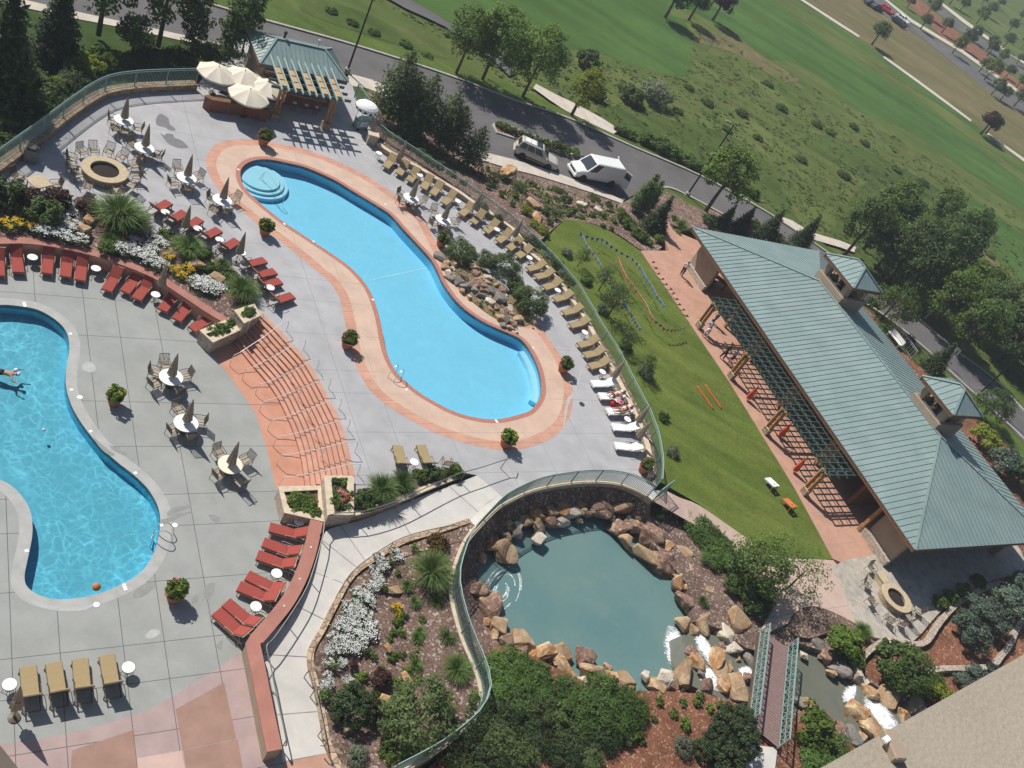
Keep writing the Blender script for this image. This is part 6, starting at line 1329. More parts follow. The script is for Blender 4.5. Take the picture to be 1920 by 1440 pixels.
rng = random.Random(5)
RG2 = []
for _ in range(46):
    u = rng.random(); x = 840+u*130; y = 500+u*108+rng.uniform(-14, 16)
    RG2.append((x, y, rng.uniform(4, 8)))
mbs = []
for i, (x, y, w) in enumerate(RG2): rock(x, y, U+.07, w, rng.choice(['tan', 'grey', 'white', 'plum']), "small loose stone among the larger rocks of the pool rock garden", 'loose stones in the rock garden', cat='stone', name='loose_stone')
rocks([(997, 381, 28, 'tan', .7), (1009, 414, 28, 'rust', .7), (1090, 384, 15, 'white'), (1120, 395, 16, 'white'), (950, 322, 28, 'rust', .6)], .3, 'on the mulch slope from the drop-off lane', 'boulders on the mulch slope')
rocks([(27, 384, 18, 'tan'), (160, 430, 20, 'tan', .7), (170, 412, 18, 'rust'), (370, 495, 22, 'tan', .7), (410, 520, 24, 'tan', .7)], U+.05, 'from the left in the flower bed', 'rocks in the flower bed', cat='rock')
rocks([(740, 1107, 20, 'tan', .6), (727, 1215, 13, 'rust'), (725, 1312, 22, 'rust', .6), (762, 1272, 20, 'rust', .6), (737, 920, 22, 'rust'), (775, 906, 16, 'tan')], .9, 'from the left beside the white ramp', 'rocks in the beds by the ramp', cat='rock')
rng = random.Random(9)
for pl, n_, z_ in (([(890, 1060), (915, 1020), (950, 985), (1010, 962), (1080, 955), (1150, 962), (1200, 985), (1240, 1030), (1280, 1065), (1295, 1100), (1305, 1150), (1300, 1180)], 60, .0), ([(898, 1100), (915, 1140), (935, 1190), (975, 1215), (1030, 1245), (1090, 1268), (1160, 1285), (1250, 1288), (1330, 1292), (1390, 1300)], 46, -.1), ([(1330, 1225), (1360, 1215), (1400, 1235), (1330, 1280), (1380, 1275)], 14, -.1), ([(1500, 1205), (1560, 1240), (1620, 1275), (1680, 1310), (1620, 1320), (1600, 1370), (1540, 1355)], 26, .12)):
    Q = resamp([Vector((x, y, 0)) for x, y in pl], n_)
    for p in Q: rock(p.x+rng.gauss(0, 7), p.y+rng.gauss(0, 6), z_+rng.uniform(-.1, .12), rng.uniform(7, 15), rng.choice(['tan', 'plum', 'rust', 'plum', 'grey', 'tan']), "small wedge stone filling gaps between the boulders of the pond and creek", 'wedge stones between boulders', cat='stone', name='wedge_stone')
# falling water
def splash(px, py, z, w, h, rz, label, n=46, sc=.55):
    p = G(px, py, z); rg = random.Random(int(px)); mb = MB(); N = 14; M2 = 28; mb.v.append((0, 0, .3))
    for r in range(1, N+1):
        for k in range(M2): a = 2*math.pi*k/M2; u = r/N; mb.v.append((u*math.cos(a), u*math.sin(a), max(.015, (1-u)*.28+rg.uniform(-.09, .09)*(1-u*.6))))
    for k in range(M2): mb.f.append((0, 1+k, 1+(k+1) % M2)); mb.m.append(0)
    for r in range(N-1):
        for k in range(M2): mb.f.append((1+r*M2+k, 1+(r+1)*M2+k, 1+(r+1)*M2+(k+1) % M2, 1+r*M2+(k+1) % M2)); mb.m.append(0)
    o = mb.build('white_water', 'foam', None, p, rz, True); o.scale = (w, h, .7); tag(o, label, 'white water', 'white water of the creek', 'stuff')
splash(1266, 1216, -.42, .85, 1.7, rad(15), "main white splash where the creek drops into the pond", 130, .7)
splash(1320, 1214, -.1, .6, 1.2, rad(40), "small white rapid just above the main splash", 60, .5); splash(1330, 1272, -.1, .9, .8, rad(-40), "small white rapid between boulders below the main splash", 60, .45); splash(1400, 1266, -.08, .6, .9, rad(-30), "small white rapid at the footbridge", 50, .45)
splash(1598, 1303, .0, .6, 1.2, rad(-30), "upper white rapid beyond the footbridge", 80, .5); splash(1652, 1343, .18, 1.5, 1.1, rad(-25), "broad white cascade by the hotel parapet", 150, .6); splash(1578, 1374, -.05, .5, .8, rad(-30), "small side trickle of white water beside the flat rusty boulder", 40, .4)
mb = MB(); c = G(942, 1108, -.44)
rg = random.Random(3)
for k in range(26):
    r = rg.uniform(.25, 1.75); a0 = rg.uniform(0, 6.28); n = 9; sp = rg.uniform(.5, 1.6); P = [c+Vector((r*.62*math.cos(a0+sp*i/n), r*1.25*math.sin(a0+sp*i/n), rg.uniform(0, .012))) for i in range(n+1)]
    for i in range(n): t_ = (P[i+1]-P[i]).normalized(); q = Vector((-t_.y, t_.x, 0))*.03; mb.quad(P[i]-q, P[i+1]-q, P[i+1]+q, P[i]+q)
tag(mb.build('foam_swirl', 'foam_thin'), "pale foam swirl turning on the pond near the plum boulders", 'foam', None, 'stuff')
# ================================================================== PLANTS
zA = lambda t: .95+.4*t
gA = 'flowers behind the curved red wall'
row(F_y, [(27, 402), (15, 425, 1.2), (37, 420, 1.1), (60, 425)], 1.12, "orange yellow flower clump", "from the left at the left edge of the flower bed", gA, .85)
row(F_y, [(160, 443, .8), (232, 452, .8), (317, 485), (327, 508), (350, 507, 1.2), (380, 507), (340, 520, .9), (322, 470, .6)], 1.08, "yellow flower clump", "from the spiky grass along the middle flower bed", gA, .75)
row(F_w, [(115, 418), (120, 405), (135, 392, 1.1), (125, 432, 1.2), (140, 425), (87, 437, 1.2), (75, 432), (112, 443, 1.3), (130, 450), (150, 452, 1.2), (101, 430, .9), (145, 405, .9)], 1.12, "white flower mound", "from the left in the left white drift of the flower bed", 'white flowers behind the red wall', .95)
row(F_w, [(280, 443, 1.2), (300, 440), (312, 448), (292, 455, 1.2), (225, 470, 1.2), (252, 455, .9), (262, 480, 1.2), (278, 486, 1.3), (248, 470), (297, 499, 1.2), (285, 470), (305, 460)], 1.1, "white flower mound", "from the left in the middle white drift", 'white flowers behind the red wall', .95)
row(F_w, [(368, 533, 1.2), (385, 541, 1.3), (400, 543, 1.3), (420, 535, 1.3), (408, 530), (390, 528), (378, 545)], 1.05, "white flower mound", "from the left in the white drift nearest the steps", 'white flowers behind the red wall', 1.0)
put(G_big, 220, 418, 1.15, "huge spiky green grass clump in the flower bed by the fire pit", None, 1.75); put(G_big, 248, 428, 1.1, "darker spiky grass clump leaning against the huge one in the flower bed", None, 1.2)
put(G_big, 352, 475, 1.2, "spiky grass clump in the flower bed behind the closed umbrella", None, 1.0); put(G_big, 452, 556, 1.15, "spiky grass clump at the steps end of the flower bed", None, 1.15); put(G_med, 417, 502, 1.2, "low grass clump in the flower bed near the last red loungers", None, .8); put(G_med, 205, 455, 1.05, "low dry grass clump between the white drifts of the flower bed", None, .8)
row(S_plum, [(57, 388, 1.5), (105, 383, 1.4), (160, 396, 1.2)], 1.2, "dark plum shrub", "from the left along the deck edge of the flower bed", 'plum shrubs in the flower bed')
row(S_dark, [(82, 408, 1.3), (7, 383, 1.5), (232, 425, 1.0), (60, 408, .9)], 1.15, "dark green shrub", "from the left in the left half of the flower bed", 'green shrubs in the flower bed')
row(S_mid, [(310, 445, .6), (335, 462, .7), (395, 510, .6), (430, 525, .8), (440, 540, .7), (215, 440, .6), (355, 490, .6), (380, 480, .7), (200, 470, .6), (460, 580, .6)], 1.1, "small green shrub", "from the left in the right half of the flower bed", 'green shrubs in the flower bed')
S_dark_small = shrub_proto('small_plant', .3, .3, 'leaf_dark', 10, 40, .12, .10, 56, cat='plant')
# flower boxes
def box_fill(px, z, n, label, grp, protos):
    rg = random.Random(n); P = px; Q = []
    while len(Q) < n:
        x = rg.uniform(min(p[0] for p in P), max(p[0] for p in P)); y = rg.uniform(min(p[1] for p in P), max(p[1] for p in P))
        if not inpoly(x, y, P): continue
        Q.append((x, y))
    for k, (x, y) in enumerate(sorted(Q)): put(protos[k % len(protos)], x, y, z, f"{label}, {ORD[k+1]} from the left", grp, rg.uniform(.7, 1.1))
box_fill([(388, 620), (436, 602), (446, 616), (402, 634)], .86, 9, "bedding plant in the low box at the upper steps end", 'bedding plants', [S_small2, S_small, S_dark_small, S_small2])
box_fill([(450, 586), (474, 578), (480, 586), (460, 596)], 1.58, 6, "bedding plant in the raised box at the upper steps end", 'bedding plants', [S_small2, S_small, S_dark_small])
box_fill([(540, 922), (598, 922), (600, 968), (545, 954)], .84, 18, "bedding plant in the low box above the ramp loungers", 'bedding plants', [S_small2, S_small, S_small2, S_small, S_dark_small])
box_fill([(624, 904), (652, 904), (652, 956), (626, 956)], 1.58, 11, "bedding plant in the raised narrow box by the steps", 'bedding plants', [S_small2, S_small, S_dark_small]+[S_small]*4+[F_p])
gB = 'plants above the ramp wall'
put(G_big, 712, 925, 1.4, "pale spiky grass clump above the ramp wall, casting a star shadow", gB, .95); put(G_med, 752, 910, 1.4, "bright green grass clump above the ramp wall", gB, 1.1)
row([S_dark, S_mid, S_yel], [(672, 943, .9), (695, 942, .8), (680, 930, .6), (785, 897, .7), (805, 894, .9), (826, 892, .7), (852, 887, .8), (742, 905, .5), (690, 955, .5)], 1.38, "leafy shrub above the ramp wall", "from the stone box", gB, .75)
put(S_plum, 686, 930, 1.4, "small plum shrub above the ramp wall behind the pale grass", gB, .6); put(F_y, 685, 945, 1.38, "small yellow flower clump above the ramp wall", gB, .7)
# island bed
def zI(x, y): return .35+max(0, min(1, (1350-y)/370))*.8
def rowI(proto, pts, desc, where, group, base=1.0):
    pts = order(pts, where)
    for i, p in enumerate(pts):
        pr = proto[i % len(proto)] if isinstance(proto, list) else proto
        put(pr, p[0], p[1], zI(p[0], p[1]), f"{desc}, {ORD[i+1]} {where}" if len(pts) > 1 else f"{desc} {where}", group, (p[2] if len(p) > 2 else 1)*base)
gI = 'plants of the island bed'
rowI(F_w, [(742, 1042), (710, 1047), (717, 1062), (700, 1072), (707, 1085), (695, 1102), (712, 1095, .9), (692, 1127, 1.1), (667, 1112), (680, 1120), (650, 1140), (665, 1135), (652, 1157, 1.1), (687, 1155, 1.1), (672, 1150), (640, 1175, 1.1), (660, 1180, 1.3), (687, 1185, 1.3), (672, 1195, 1.2), (650, 1190, 1.1), (695, 1172, 1.1), (622, 1197), (640, 1205, 1.1), (660, 1215, 1.1), (677, 1208), (617, 1222, .8), (635, 1220, .8), (617, 1243, .8), (640, 1243, .7), (612, 1268, .8), (606, 1288, .8), (652, 1277, .7), (620, 1280, .6)], "white flower mound", "in the island bed drift from the top", 'white flowers of the island bed', .74)
put(G_big, 802, 1083, 1.05, "large fountain grass clump in the island bed against the pond wall", gI, 1.35); put(G_big, 852, 1262, .55, "bright fountain grass clump at the lower right of the island bed", gI, .85)
rowI(G_small, [(815, 1132, 1.6), (835, 1200, 1.7), (762, 1102, 1.5), (775, 1132, 1.3), (780, 1200, 1.4), (785, 1188, 1.2), (777, 1250, 1.4), (830, 1185, 1.1)], "small grass tuft", "scattered in the island bed from the top", gI, .8)
rowI([S_small, S_small2], [(685, 1220), (735, 1233, 1.3), (752, 1230), (782, 1222), (762, 1262, 1.3), (677, 1270, 1.3), (660, 1293, 1.6), (607, 1305, 1.4), (705, 1303, 1.1), (747, 1285, 1.5), (780, 1277, 1.5), (752, 1187), (737, 1187), (745, 1167, 1.3), (720, 1105), (777, 1030, 1.2), (730, 1057), (772, 1235), (665, 1128), (625, 1250), (730, 1200, .8), (790, 1165), (700, 1230), (800, 1210, .8), (820, 1160, .7), (715, 1255, .8), (745, 1075, .8), (812, 1230, .8), (640, 1310, .9), (755, 1155, 1.1)], "small green plant", "from the left over the island bed mulch", gI, .72)
rowI(F_y, [(742, 1142, .6), (745, 1152, .4)], "yellow flower clump", "in the middle of the island bed", gI)
put(S_rust, 817, 1028, 1.1, "round rusty green shrub at the top of the island bed", gI, 1.15)
rowI(S_plum, [(710, 1278, .85), (700, 1333, .9), (660, 1250, .4)], "dark burgundy barberry", "from the left in the island bed", 'barberries of the island bed')
put(S_box, 655, 1336, .3, "clipped round dark boxwood ball in the island bed", None, 1.05); put(S_mugo, 775, 1360, .35, "broad dark mugo pine filling the bottom of the island bed", None, 1.75); put(S_mid, 735, 1410, .2, "leafy shrub below the broad mugo pine", None, .9)
put(S_grey, 665, 1425, .2, "small silver shrub by the steps at the foot of the island bed", None, .6)
# rock garden shrubs
row(S_mugo, [(858, 480, 1.15), (941, 512, 1.2), (908, 496, .85), (988, 578, 1.25)], U+.05, "dense dark pine shrub", "from the left in the pool rock garden", 'rock garden shrubs')
row(S_dark, [(882, 476, .6), (965, 543, 1.0), (978, 556, .7), (872, 497, .4)], U+.05, "dark green bush", "from the left in the rock garden", 'rock garden shrubs')
row(G_small, [(880, 560, .5), (900, 572, .6), (925, 588, .5), (862, 540, .5)], U+.05, "tiny dry grass tuft", "from the left at the pool edge of the rock garden", 'rock garden tufts')
# fence strip
row([S_grey, S_dark], [(903, 392, .7), (930, 415, .7), (992, 455, .8), (1010, 467, .8), (1025, 485, .8), (1040, 503, .8), (1055, 520, .7), (1068, 534, .7)], U+.3, "dusty green shrub in the fence strip", "from the towel cart", 'shrubs in the fence strip', .9)
row([S_mid, S_dark], [(785, 292, .8), (800, 303, .8), (820, 318, .9), (845, 330, .7), (868, 347, .6), (745, 262, .5)], U+.3, "green shrub at the fence under the pines", "from the towel cart", 'shrubs in the fence strip', .8)
put(G_small, 730, 258, U+.3, "tuft of dry tawny grass by the stone pillar", None, 1.3)
# lawn edge by the fence
row([S_grey, S_mid], [(1062, 478, .9), (1098, 530, .9), (1128, 585, .9), (1172, 652, .9), (1207, 702, 1.0), (1242, 785, .8), (1257, 850, .8)], LW, "green shrub at the lawn foot of the long fence", "from the mulch slope", 'shrubs at the foot of the long fence', .7)
T_loose3 = tree_proto('sapling', 'tree', 3.4, (1.4, 1.3, 1.5), 2.0, 'leaf_dark', 40, 42, .45, .15, 84, hollow=.3, r0=.06, asp=.5)
for x, y, s, l in ((1122, 545, .75, "slender loose tree on the lawn by the fence, farthest from the gate"), (1140, 592, 1.0, "loose dark tree on the lawn by the fence beside the last tan loungers"), (1198, 700, .6, "small loose tree on the lawn by the fence near the white loungers"), (1082, 500, .6, "smallest loose tree on the lawn by the fence, nearest the mulch slope"), (1165, 655, .6, "small loose tree on the lawn by the fence below the dark one")): put(T_loose3, x, y, LW, l, 'loose trees on the lawn edge', s)
# mulch slope between deck, lane and lawn
for i, (x, y, z, s) in enumerate([(728, 222, .9, 1.05), (752, 232, .7, 1.0), (778, 244, .6, .85), (822, 268, .5, 1.1), (840, 282, .5, .85), (878, 306, .4, .8)]): put(T_pine[i % 2], x, y, z, f"loose bushy pine between the fence and the lane, {ORD[i+1]} from the bar", 'bushy pines by the lane', s)
put(T_spruce[1], 765, 262, .8, "dark spruce low behind the fence among the bushy pines", 'bushy pines by the lane', .8)
put(T_jun, 1190, 398, -.2, "tall upright juniper rising in front of the van's open door", None, 1.15); put(T_jun, 1210, 392, -.2, "second upright juniper close behind the tall one by the van", None, .9); put(T_spruce[1], 1222, 430, .2, "dark dense spruce at the head of the pavilion path", None, .85)
row([S_jun[0], S_dark], [(972, 352, 1.0), (1020, 402, .9), (1060, 378, 1.1), (1112, 376, .95), (1140, 388, .9), (1045, 360, .7), (945, 335, .7), (925, 330, .6)], .1, "upright dark bush on the mulch slope", "from the parked vehicles", 'bushes on the mulch slope', .62)
row(S_yel, [(1168, 412, 1.0), (1178, 425, 1.1), (1190, 438, 1.1), (1203, 448, 1.0), (1160, 400, .8), (1232, 452, .9), (1215, 458, .8)], .4, "light green shrub in the hedge above the lawn", "from the lane", 'light shrubs above the lawn', .8)
row(S_lime, [(984, 398, .9), (1017, 437, .9), (1001, 424, .7)], .6, "lime yellow shrub on the mulch slope", "from the lane", 'lime shrubs on the mulch slope', .9)
row(S_mid, [(1042, 405, 1.1), (1030, 418, .8), (1130, 425, .6), (1145, 430, .6), (1075, 395, .7), (960, 385, .7), (940, 365, .8), (915, 350, .7), (985, 360, .6)], .5, "mid green shrub on the mulch slope", "from the left between fence and lawn", 'green shrubs on the mulch slope', .55)
row([S_small, S_small2], [(1025, 380), (1065, 400), (1090, 410), (1110, 405), (1130, 405), (965, 368), (1000, 350), (1150, 415), (1280, 420), (1270, 440), (900, 330), (880, 320)], .3, "tiny plant on the bare mulch slope", "from the lane side", 'tiny plants on the mulch slope', 1.3)
put(G_med, 1275, 430, .3, "loose tawny grass clump beside the pavilion's road corner", None, 1.1); put(G_med, 1262, 415, .3, "second tawny grass clump at the pavilion path", None, .9)
row([S_mid, S_yel, S_dark], [(935, 237, .8), (948, 243, .9), (962, 250, .8), (978, 257, .9), (992, 262, .9), (1008, 268, 1.0), (1024, 273, .9), (1042, 279, 1.1), (1058, 284, 1.1), (1076, 289, .9), (987, 258, .6)], RD+.16, "low shrub in the lane island", "from its rounded end", 'shrubs in the lane island', .75)
# juniper bank below the pond
row(S_gjun, [(950, 1262, 1.0), (925, 1285, .95), (985, 1268, .9), (1010, 1295, 1.0), (960, 1300, 1.0), (915, 1318, .9), (1125, 1322, 1.25), (1150, 1345, 1.05), (1100, 1345, 1.0), (1075, 1310, .9), (1175, 1330, .8)], .28, "spreading bright juniper", "from the left on the bank below the pond", 'spreading junipers below the pond', 1.0)
row(S_jun, [(905, 1352, 1.1), (945, 1345, 1.1), (985, 1330, 1.0), (1020, 1335, 1.0), (880, 1385, 1.1), (930, 1392, 1.2), (975, 1380, .9), (860, 1420, 1.1), (910, 1430, 1.1), (965, 1425, 1.0), (1015, 1400, .8), (1060, 1375, .9), (1095, 1385, .9), (1130, 1385, .8), (1055, 1420, .9), (1100, 1425, .8), (1160, 1375, .7)], .28, "darker spreading juniper", "from the left on the bank below the pond", 'dark junipers below the pond', .86)
put(S_dark, 1045, 1350, .28, "very dark bush in a hollow of the juniper bank", None, 1.0)
row(S_box, [(1362, 1372, 1.2), (1385, 1352, .8), (1378, 1398, 1.15), (1340, 1400, 1.0), (1350, 1430, 1.1), (1312, 1412, .7)], .28, "dense dark green bush beside the footbridge", "from the water", 'dense bushes by the footbridge', 1.0)
row([S_small, S_small2], [(1310, 1306), (1280, 1318), (1235, 1316), (1283, 1360, 1.4), (1185, 1372, 2.0), (1200, 1390), (1305, 1320), (1260, 1340), (1330, 1330), (1225, 1350, .8), (1350, 1325)], .28, "tiny plant on the red mulch below the pond", "from the waterfall", 'tiny plants on the red mulch', .9)
put(S_grey, 1276, 1406, .28, "pale variegated shrub on the red mulch", None, .7)
# right bank, creek and pavilion corner
put(T_loose, 1398, 1092, .5, "loose grey green tree at the lawn corner above the waterfall, left of two", 'loose trees at the lawn corner', 1.2); put(T_loose2, 1402, 1098, .5, "fuller loose tree standing in the first one at the lawn corner", 'loose trees at the lawn corner', 1.05); put(T_loose, 1470, 1108, .5, "thin see-through tree on the pink terrace, right of the two at the lawn corner", 'loose trees at the lawn corner', 1.05)
row(S_gjun, [(1300, 985, .8), (1318, 1005, .9), (1338, 1028, 1.0), (1355, 1045, .9), (1330, 1048, .7)], .36, "low green juniper along the gate path", "from the gate", 'low junipers along the gate path', 1.0)
row(S_dark, [(1370, 1068, 1.2), (1395, 1120, 1.2), (1420, 1130, 1.0), (1370, 1100, 1.0), (1410, 1145, .9)], .36, "dark shrub under the loose trees", "from the gate path", 'dark shrubs under the loose trees', 1.0)
put(G_small, 1232, 967, .4, "tiny dark tuft in the mulch above the pond", None, 1.2); put(G_small, 1315, 1130, .3, "tuft of blue green leaves between waterfall boulders", None, 1.3)
put(S_yel, 1570, 1212, .4, "light green shrub on the creek bank below the pink terrace", None, 1.6); put(S_yel, 1590, 1235, .4, "smaller light green shrub below it on the creek bank", None, 1.0); put(G_med, 1612, 1188, .5, "grass clump between the creek shrub and the serpentine wall", None, 1.0)
put(S_dark, 1672, 1262, .45, "dark twiggy shrub enclosed by the serpentine rubble wall", None, 2.0); put(T_loose2, 1680, 1285, .35, "loose dark tree over the dark twiggy shrub by the creek", None, .85)
put(S_yel, 1517, 1372, .35, "light green shrub beside the right railing of the footbridge", None, 1.5); put(S_gjun, 1560, 1420, .3, "juniper creeping beside the hotel parapet", 'junipers at the parapet', 1.1); put(S_gjun, 1530, 1440, .3, "juniper at the bottom edge beside the hotel parapet", 'junipers at the parapet', 1.0)
row(S_blue, [(1848, 1165, 1.5), (1812, 1195, 1.4), (1885, 1140, 1.5), (1800, 1175, 1.0), (1905, 1110, 1.3), (1825, 1150, 1.0)], .75, "bluish spruce shrub between the two serpentine walls", "from the hotel parapet", 'bluish spruce shrubs', 1.05)
row(S_yel, [(1775, 1122, .8), (1800, 1112, .9), (1760, 1135, .7), (1830, 1095, .8)], LW+.06, "low green shrub in the shade beyond the keyhole fire pit", "from the pit", 'low shrubs beyond the fire pit', 1.0)
put(S_lime, 1748, 1305, .4, "bright yellow green shrub against the hotel parapet", None, 1.35); row(S_blue, [(1800, 1285, .8), (1825, 1270, .8), (1855, 1262, .6)], .4, "low blue green shrub along the hotel parapet", "from the yellow one", 'blue shrubs at the parapet', 1.0)
put(S_lime, 1842, 828, .0, "lime green shrub behind the pavilion by the rubble wall", None, 2.2); put(S_blue, 1875, 880, .0, "grey blue shrub behind the pavilion roof", None, 1.8); put(S_dark, 1908, 905, .0, "dark shrub behind the pavilion roof at the right edge", None, 1.9)
# left of the fence: dark evergreens and hedge
put(T_spruce[0], 5, 215, .6, "tall black green spruce at the far left beyond the fence", 'spruces beyond the left fence', 1.15); put(T_spruce[0], 104, 112, .3, "second dark spruce on the lawn by the pavement", 'spruces beyond the left fence', (.88)); put(T_spruce[1], 40, 175, .5, "smaller dark spruce between the two tall ones on the far left", 'spruces beyond the left fence', .9); put(T_spruce[0], -20, 120, .3, "dark spruce cut by the left edge of the view", 'spruces beyond the left fence', 1.0)
put(T_round[0], 185, 63, .1, "clear stemmed shade tree by the pavement, left of two", 'shade trees by the pavement', 1.05); put(T_round[0], 297, 84, .1, "clear stemmed shade tree by the pavement, right of two", 'shade trees by the pavement', 1.0)
put(T_col, 352, 120, .6, "narrow dark aspen beyond the fence, nearer the pavement trees", 'narrow aspens behind the bar', 1.15); put(T_col, 425, 125, .6, "narrow dark aspen rising behind the cream umbrellas", 'narrow aspens behind the bar', 1.35); put(T_col, 450, 112, .6, "narrow aspen touching the bar roof", 'narrow aspens behind the bar', 1.2); put(T_dark, 245, 115, .5, "low dark tree between the pavement trees and the fence", None, .75)
row([S_yel, S_mid, S_lime], [(150, 150, 1.0), (170, 130, 1.2), (190, 122, 1.1), (120, 165, 1.0), (95, 180, 1.1), (70, 195, .9), (215, 122, .9), (140, 135, .8)], .9, "yellow green shrub beyond the left fence", "along the lawn from the left", 'yellow green shrubs beyond the left fence', 1.15)
row([S_dark, S_jun[1]], [(20, 270, 1.3), (45, 248, 1.3), (72, 225, 1.3), (95, 205, 1.3), (118, 185, 1.2), (140, 168, 1.2), (10, 250, 1.4), (35, 225, 1.4), (60, 212, 1.2), (235, 122, .9), (262, 118, 1.0), (290, 115, 1.0), (318, 112, 1.0), (340, 115, 1.1), (375, 112, 1.2), (400, 108, 1.2), (430, 108, 1.0), (-5, 285, 1.3), (270, 105, .8), (0, 215, 1.5), (25, 195, 1.4)], .85, "dark hedge shrub hugging the left fence", "in its run from the left edge", 'hedge shrubs along the left fence', .95)
# far verge and golf course trees
put(T_round[1], 854, 140, FD, "tall leafy tree on the far verge, first from the lamp post", 'leafy trees on the far verge', .88); put(T_round[1], 903, 152, FD, "tall leafy tree on the far verge, second from the lamp post", 'leafy trees on the far verge', .95); put(T_round[1], 978, 185, FD, "tall leafy tree on the far verge, third from the lamp post", 'leafy trees on the far verge', .9); put(T_yel, 1070, 219, FD, "bright yellow green young tree on the far verge", None, 1.15); put(T_brt, 1322, 398, RD, "round leafy tree at the road edge beside the tall lamp post", None, 1.25)
put(T_dark, 1247, 33, FD, "dark tree at the rough between two fairways, left of three", 'trees between the fairways', 1.35); put(T_dark, 1291, 38, FD, "smaller tree at the rough between two fairways, middle of three", 'trees between the fairways', 1.1); put(T_plum, 1336, 38, FD, "purple leaved tree at the fairway, right of three", 'trees between the fairways', 1.3); put(T_dark, 1634, 84, FD, "round dark bushy tree beside the far cart path", None, 1.25); put(T_plum, 1838, 252, FD, "brownish tree leaning over the far cart path", None, 1.25); put(T_dark, 1848, 250, FD, "dark tree beside the brownish one at the far cart path", None, 1.0)
put(S_grey, 1226, 192, FD, "large silver willow bush in the rough beyond the road", None, 2.6); put(S_dark, 1180, 190, FD, "dark bush in the rough beyond the yellow tree", 'dark bushes in the rough', 1.8); put(S_dark, 1110, 180, FD, "dark bush just behind the yellow tree", 'dark bushes in the rough', 1.8); put(S_dark, 1100, 125, FD, "low dark bush at the fairway edge", 'dark bushes in the rough', 2)
for i, (k, x, y, s) in enumerate([(0, 1582, 480, 1.0), (0, 1618, 468, 1.1), (0, 1640, 505, .95), (1, 1662, 530, 1.05), (1, 1692, 553, 1.1), (1, 1735, 520, 1.15), (0, 1760, 500, 1.0), (2, 1745, 610, 1.1), (2, 1790, 590, 1.1), (0, 1788, 665, .95), (1, 1835, 640, 1.0), (1, 1870, 680, 1.0), (0, 1905, 640, 1.1), (1, 1915, 720, .9), (0, 1940, 690, 1.1), (2, 1700, 470, .8), (0, 1720, 450, .9)]): put(T_cot[k], x, y, FD, f"{['tall grey green', 'dense dark green', 'bright green'][k]} cottonwood beyond the road, {ORD[i+1]} from the left cupola", 'cottonwoods beyond the road', s*.88)
put(T_dark, 1932, 470, FD, "dark tree at the right edge of the golf course", None, 1.2)
put(T_spruce[1], 1385, 432, -.2, "dark spruce behind the pavilion roof, first from the lamp post", 'spruces behind the pavilion', .75); put(T_spruce[1], 1432, 446, -.2, "dark spruce behind the pavilion roof, second from the lamp post", 'spruces behind the pavilion', .8); put(T_spruce[1], 1352, 425, -.2, "low dark spruce at the pavilion's road corner", 'spruces behind the pavilion', .6); put(T_spruce[1], 1495, 462, -.3, "dark spruce behind the pavilion roof beside the left cupola", 'spruces behind the pavilion', .85); put(T_loose2, 1650, 600, -.3, "loose tree beside the pavilion's left cupola", None, 1.3); put(T_spruce[1], 1745, 692, -.3, "dark spruce beside the road near the pavilion's right cupola", 'spruces behind the pavilion', .9); put(T_loose2, 1838, 782, -.2, "thin young tree behind the right cupola", None, 1.0)
row([S_dark, S_mid], [(1325, 420, 1.0), (1408, 428, 1.0), (1450, 452, 1.0), (1475, 470, .9), (1630, 575, 1.0), (1700, 640, .8)], -.3, "dark bush between pavilion and road", "from the lamp post", 'bushes behind the pavilion', 1.1)
row([S_yel, S_mid, S_mid], [(1158, 248, .7), (1168, 253, .8), (1180, 258, .8), (1205, 268, 1.2), (1225, 278, 1.3), (1245, 288, 1.3), (1262, 297, 1.3), (1282, 308, 1.2), (1300, 316, 1.2), (1320, 326, 1.0), (1345, 338, 1.1), (1375, 352, 1.1), (1405, 368, 1.1)], FD, "verge shrub along the far side of the road", "from the end of the footpath", 'verge shrubs along the road', 1.2)
S_rough = shrub_proto('wild_bush', 1.3, .8, 'leaf_mid', 30, 60, .5, .24, 85, cat='bush')
row(S_rough, [(1290, 165, 1.0), (1325, 195, 1.2), (1390, 215, 1.3), (1362, 245, 1.0), (1440, 160, 1.2), (1465, 205, 1.3), (1420, 260, 1.0), (1530, 235, 1.3), (1555, 250, 1.2), (1620, 270, 1.2), (1600, 240, 1.1), (1270, 210, 1.0), (1500, 300, 1.1), (1580, 330, 1.3), (1680, 320, 1.3), (1730, 345, 1.4), (1770, 365, 1.1), (1165, 165, .9), (1010, 110, 1.0), (1030, 118, 1.0), (1855, 480, 1.1), (620, 22, .9), (700, 62, .9), (760, 85, 1.0), (660, 45, .8), (800, 108, .9)], FD, "low wild bush in the rough beyond the road", "from the left", 'wild bushes in the rough', .55)
rng = random.Random(21)
pts = [(1700, 15), (1735, 30), (1725, 55), (1765, 62), (1785, 100), (1803, 90), (1820, 75), (1845, 150), (1850, 105), (1835, 135), (1870, 120), (1885, 145), (1850, 95), (1905, 165), (1900, 200), (1875, 188), (1858, 178), (1905, 120), (1880, 90), (1830, 45), (1850, 30), (1890, 60), (1910, 40), (1870, 15), (1800, 20), (1915, 90), (1780, 8), (1840, 8), (1918, 215)]
for i, (x, y) in enumerate(pts): put([T_dark, T_brt, T_dark][i % 3], x, y, FD, f"tiny distant street tree beyond the far parking, {ORD[i+1]} from the top", 'distant street trees', rng.uniform(.7, 1.15))
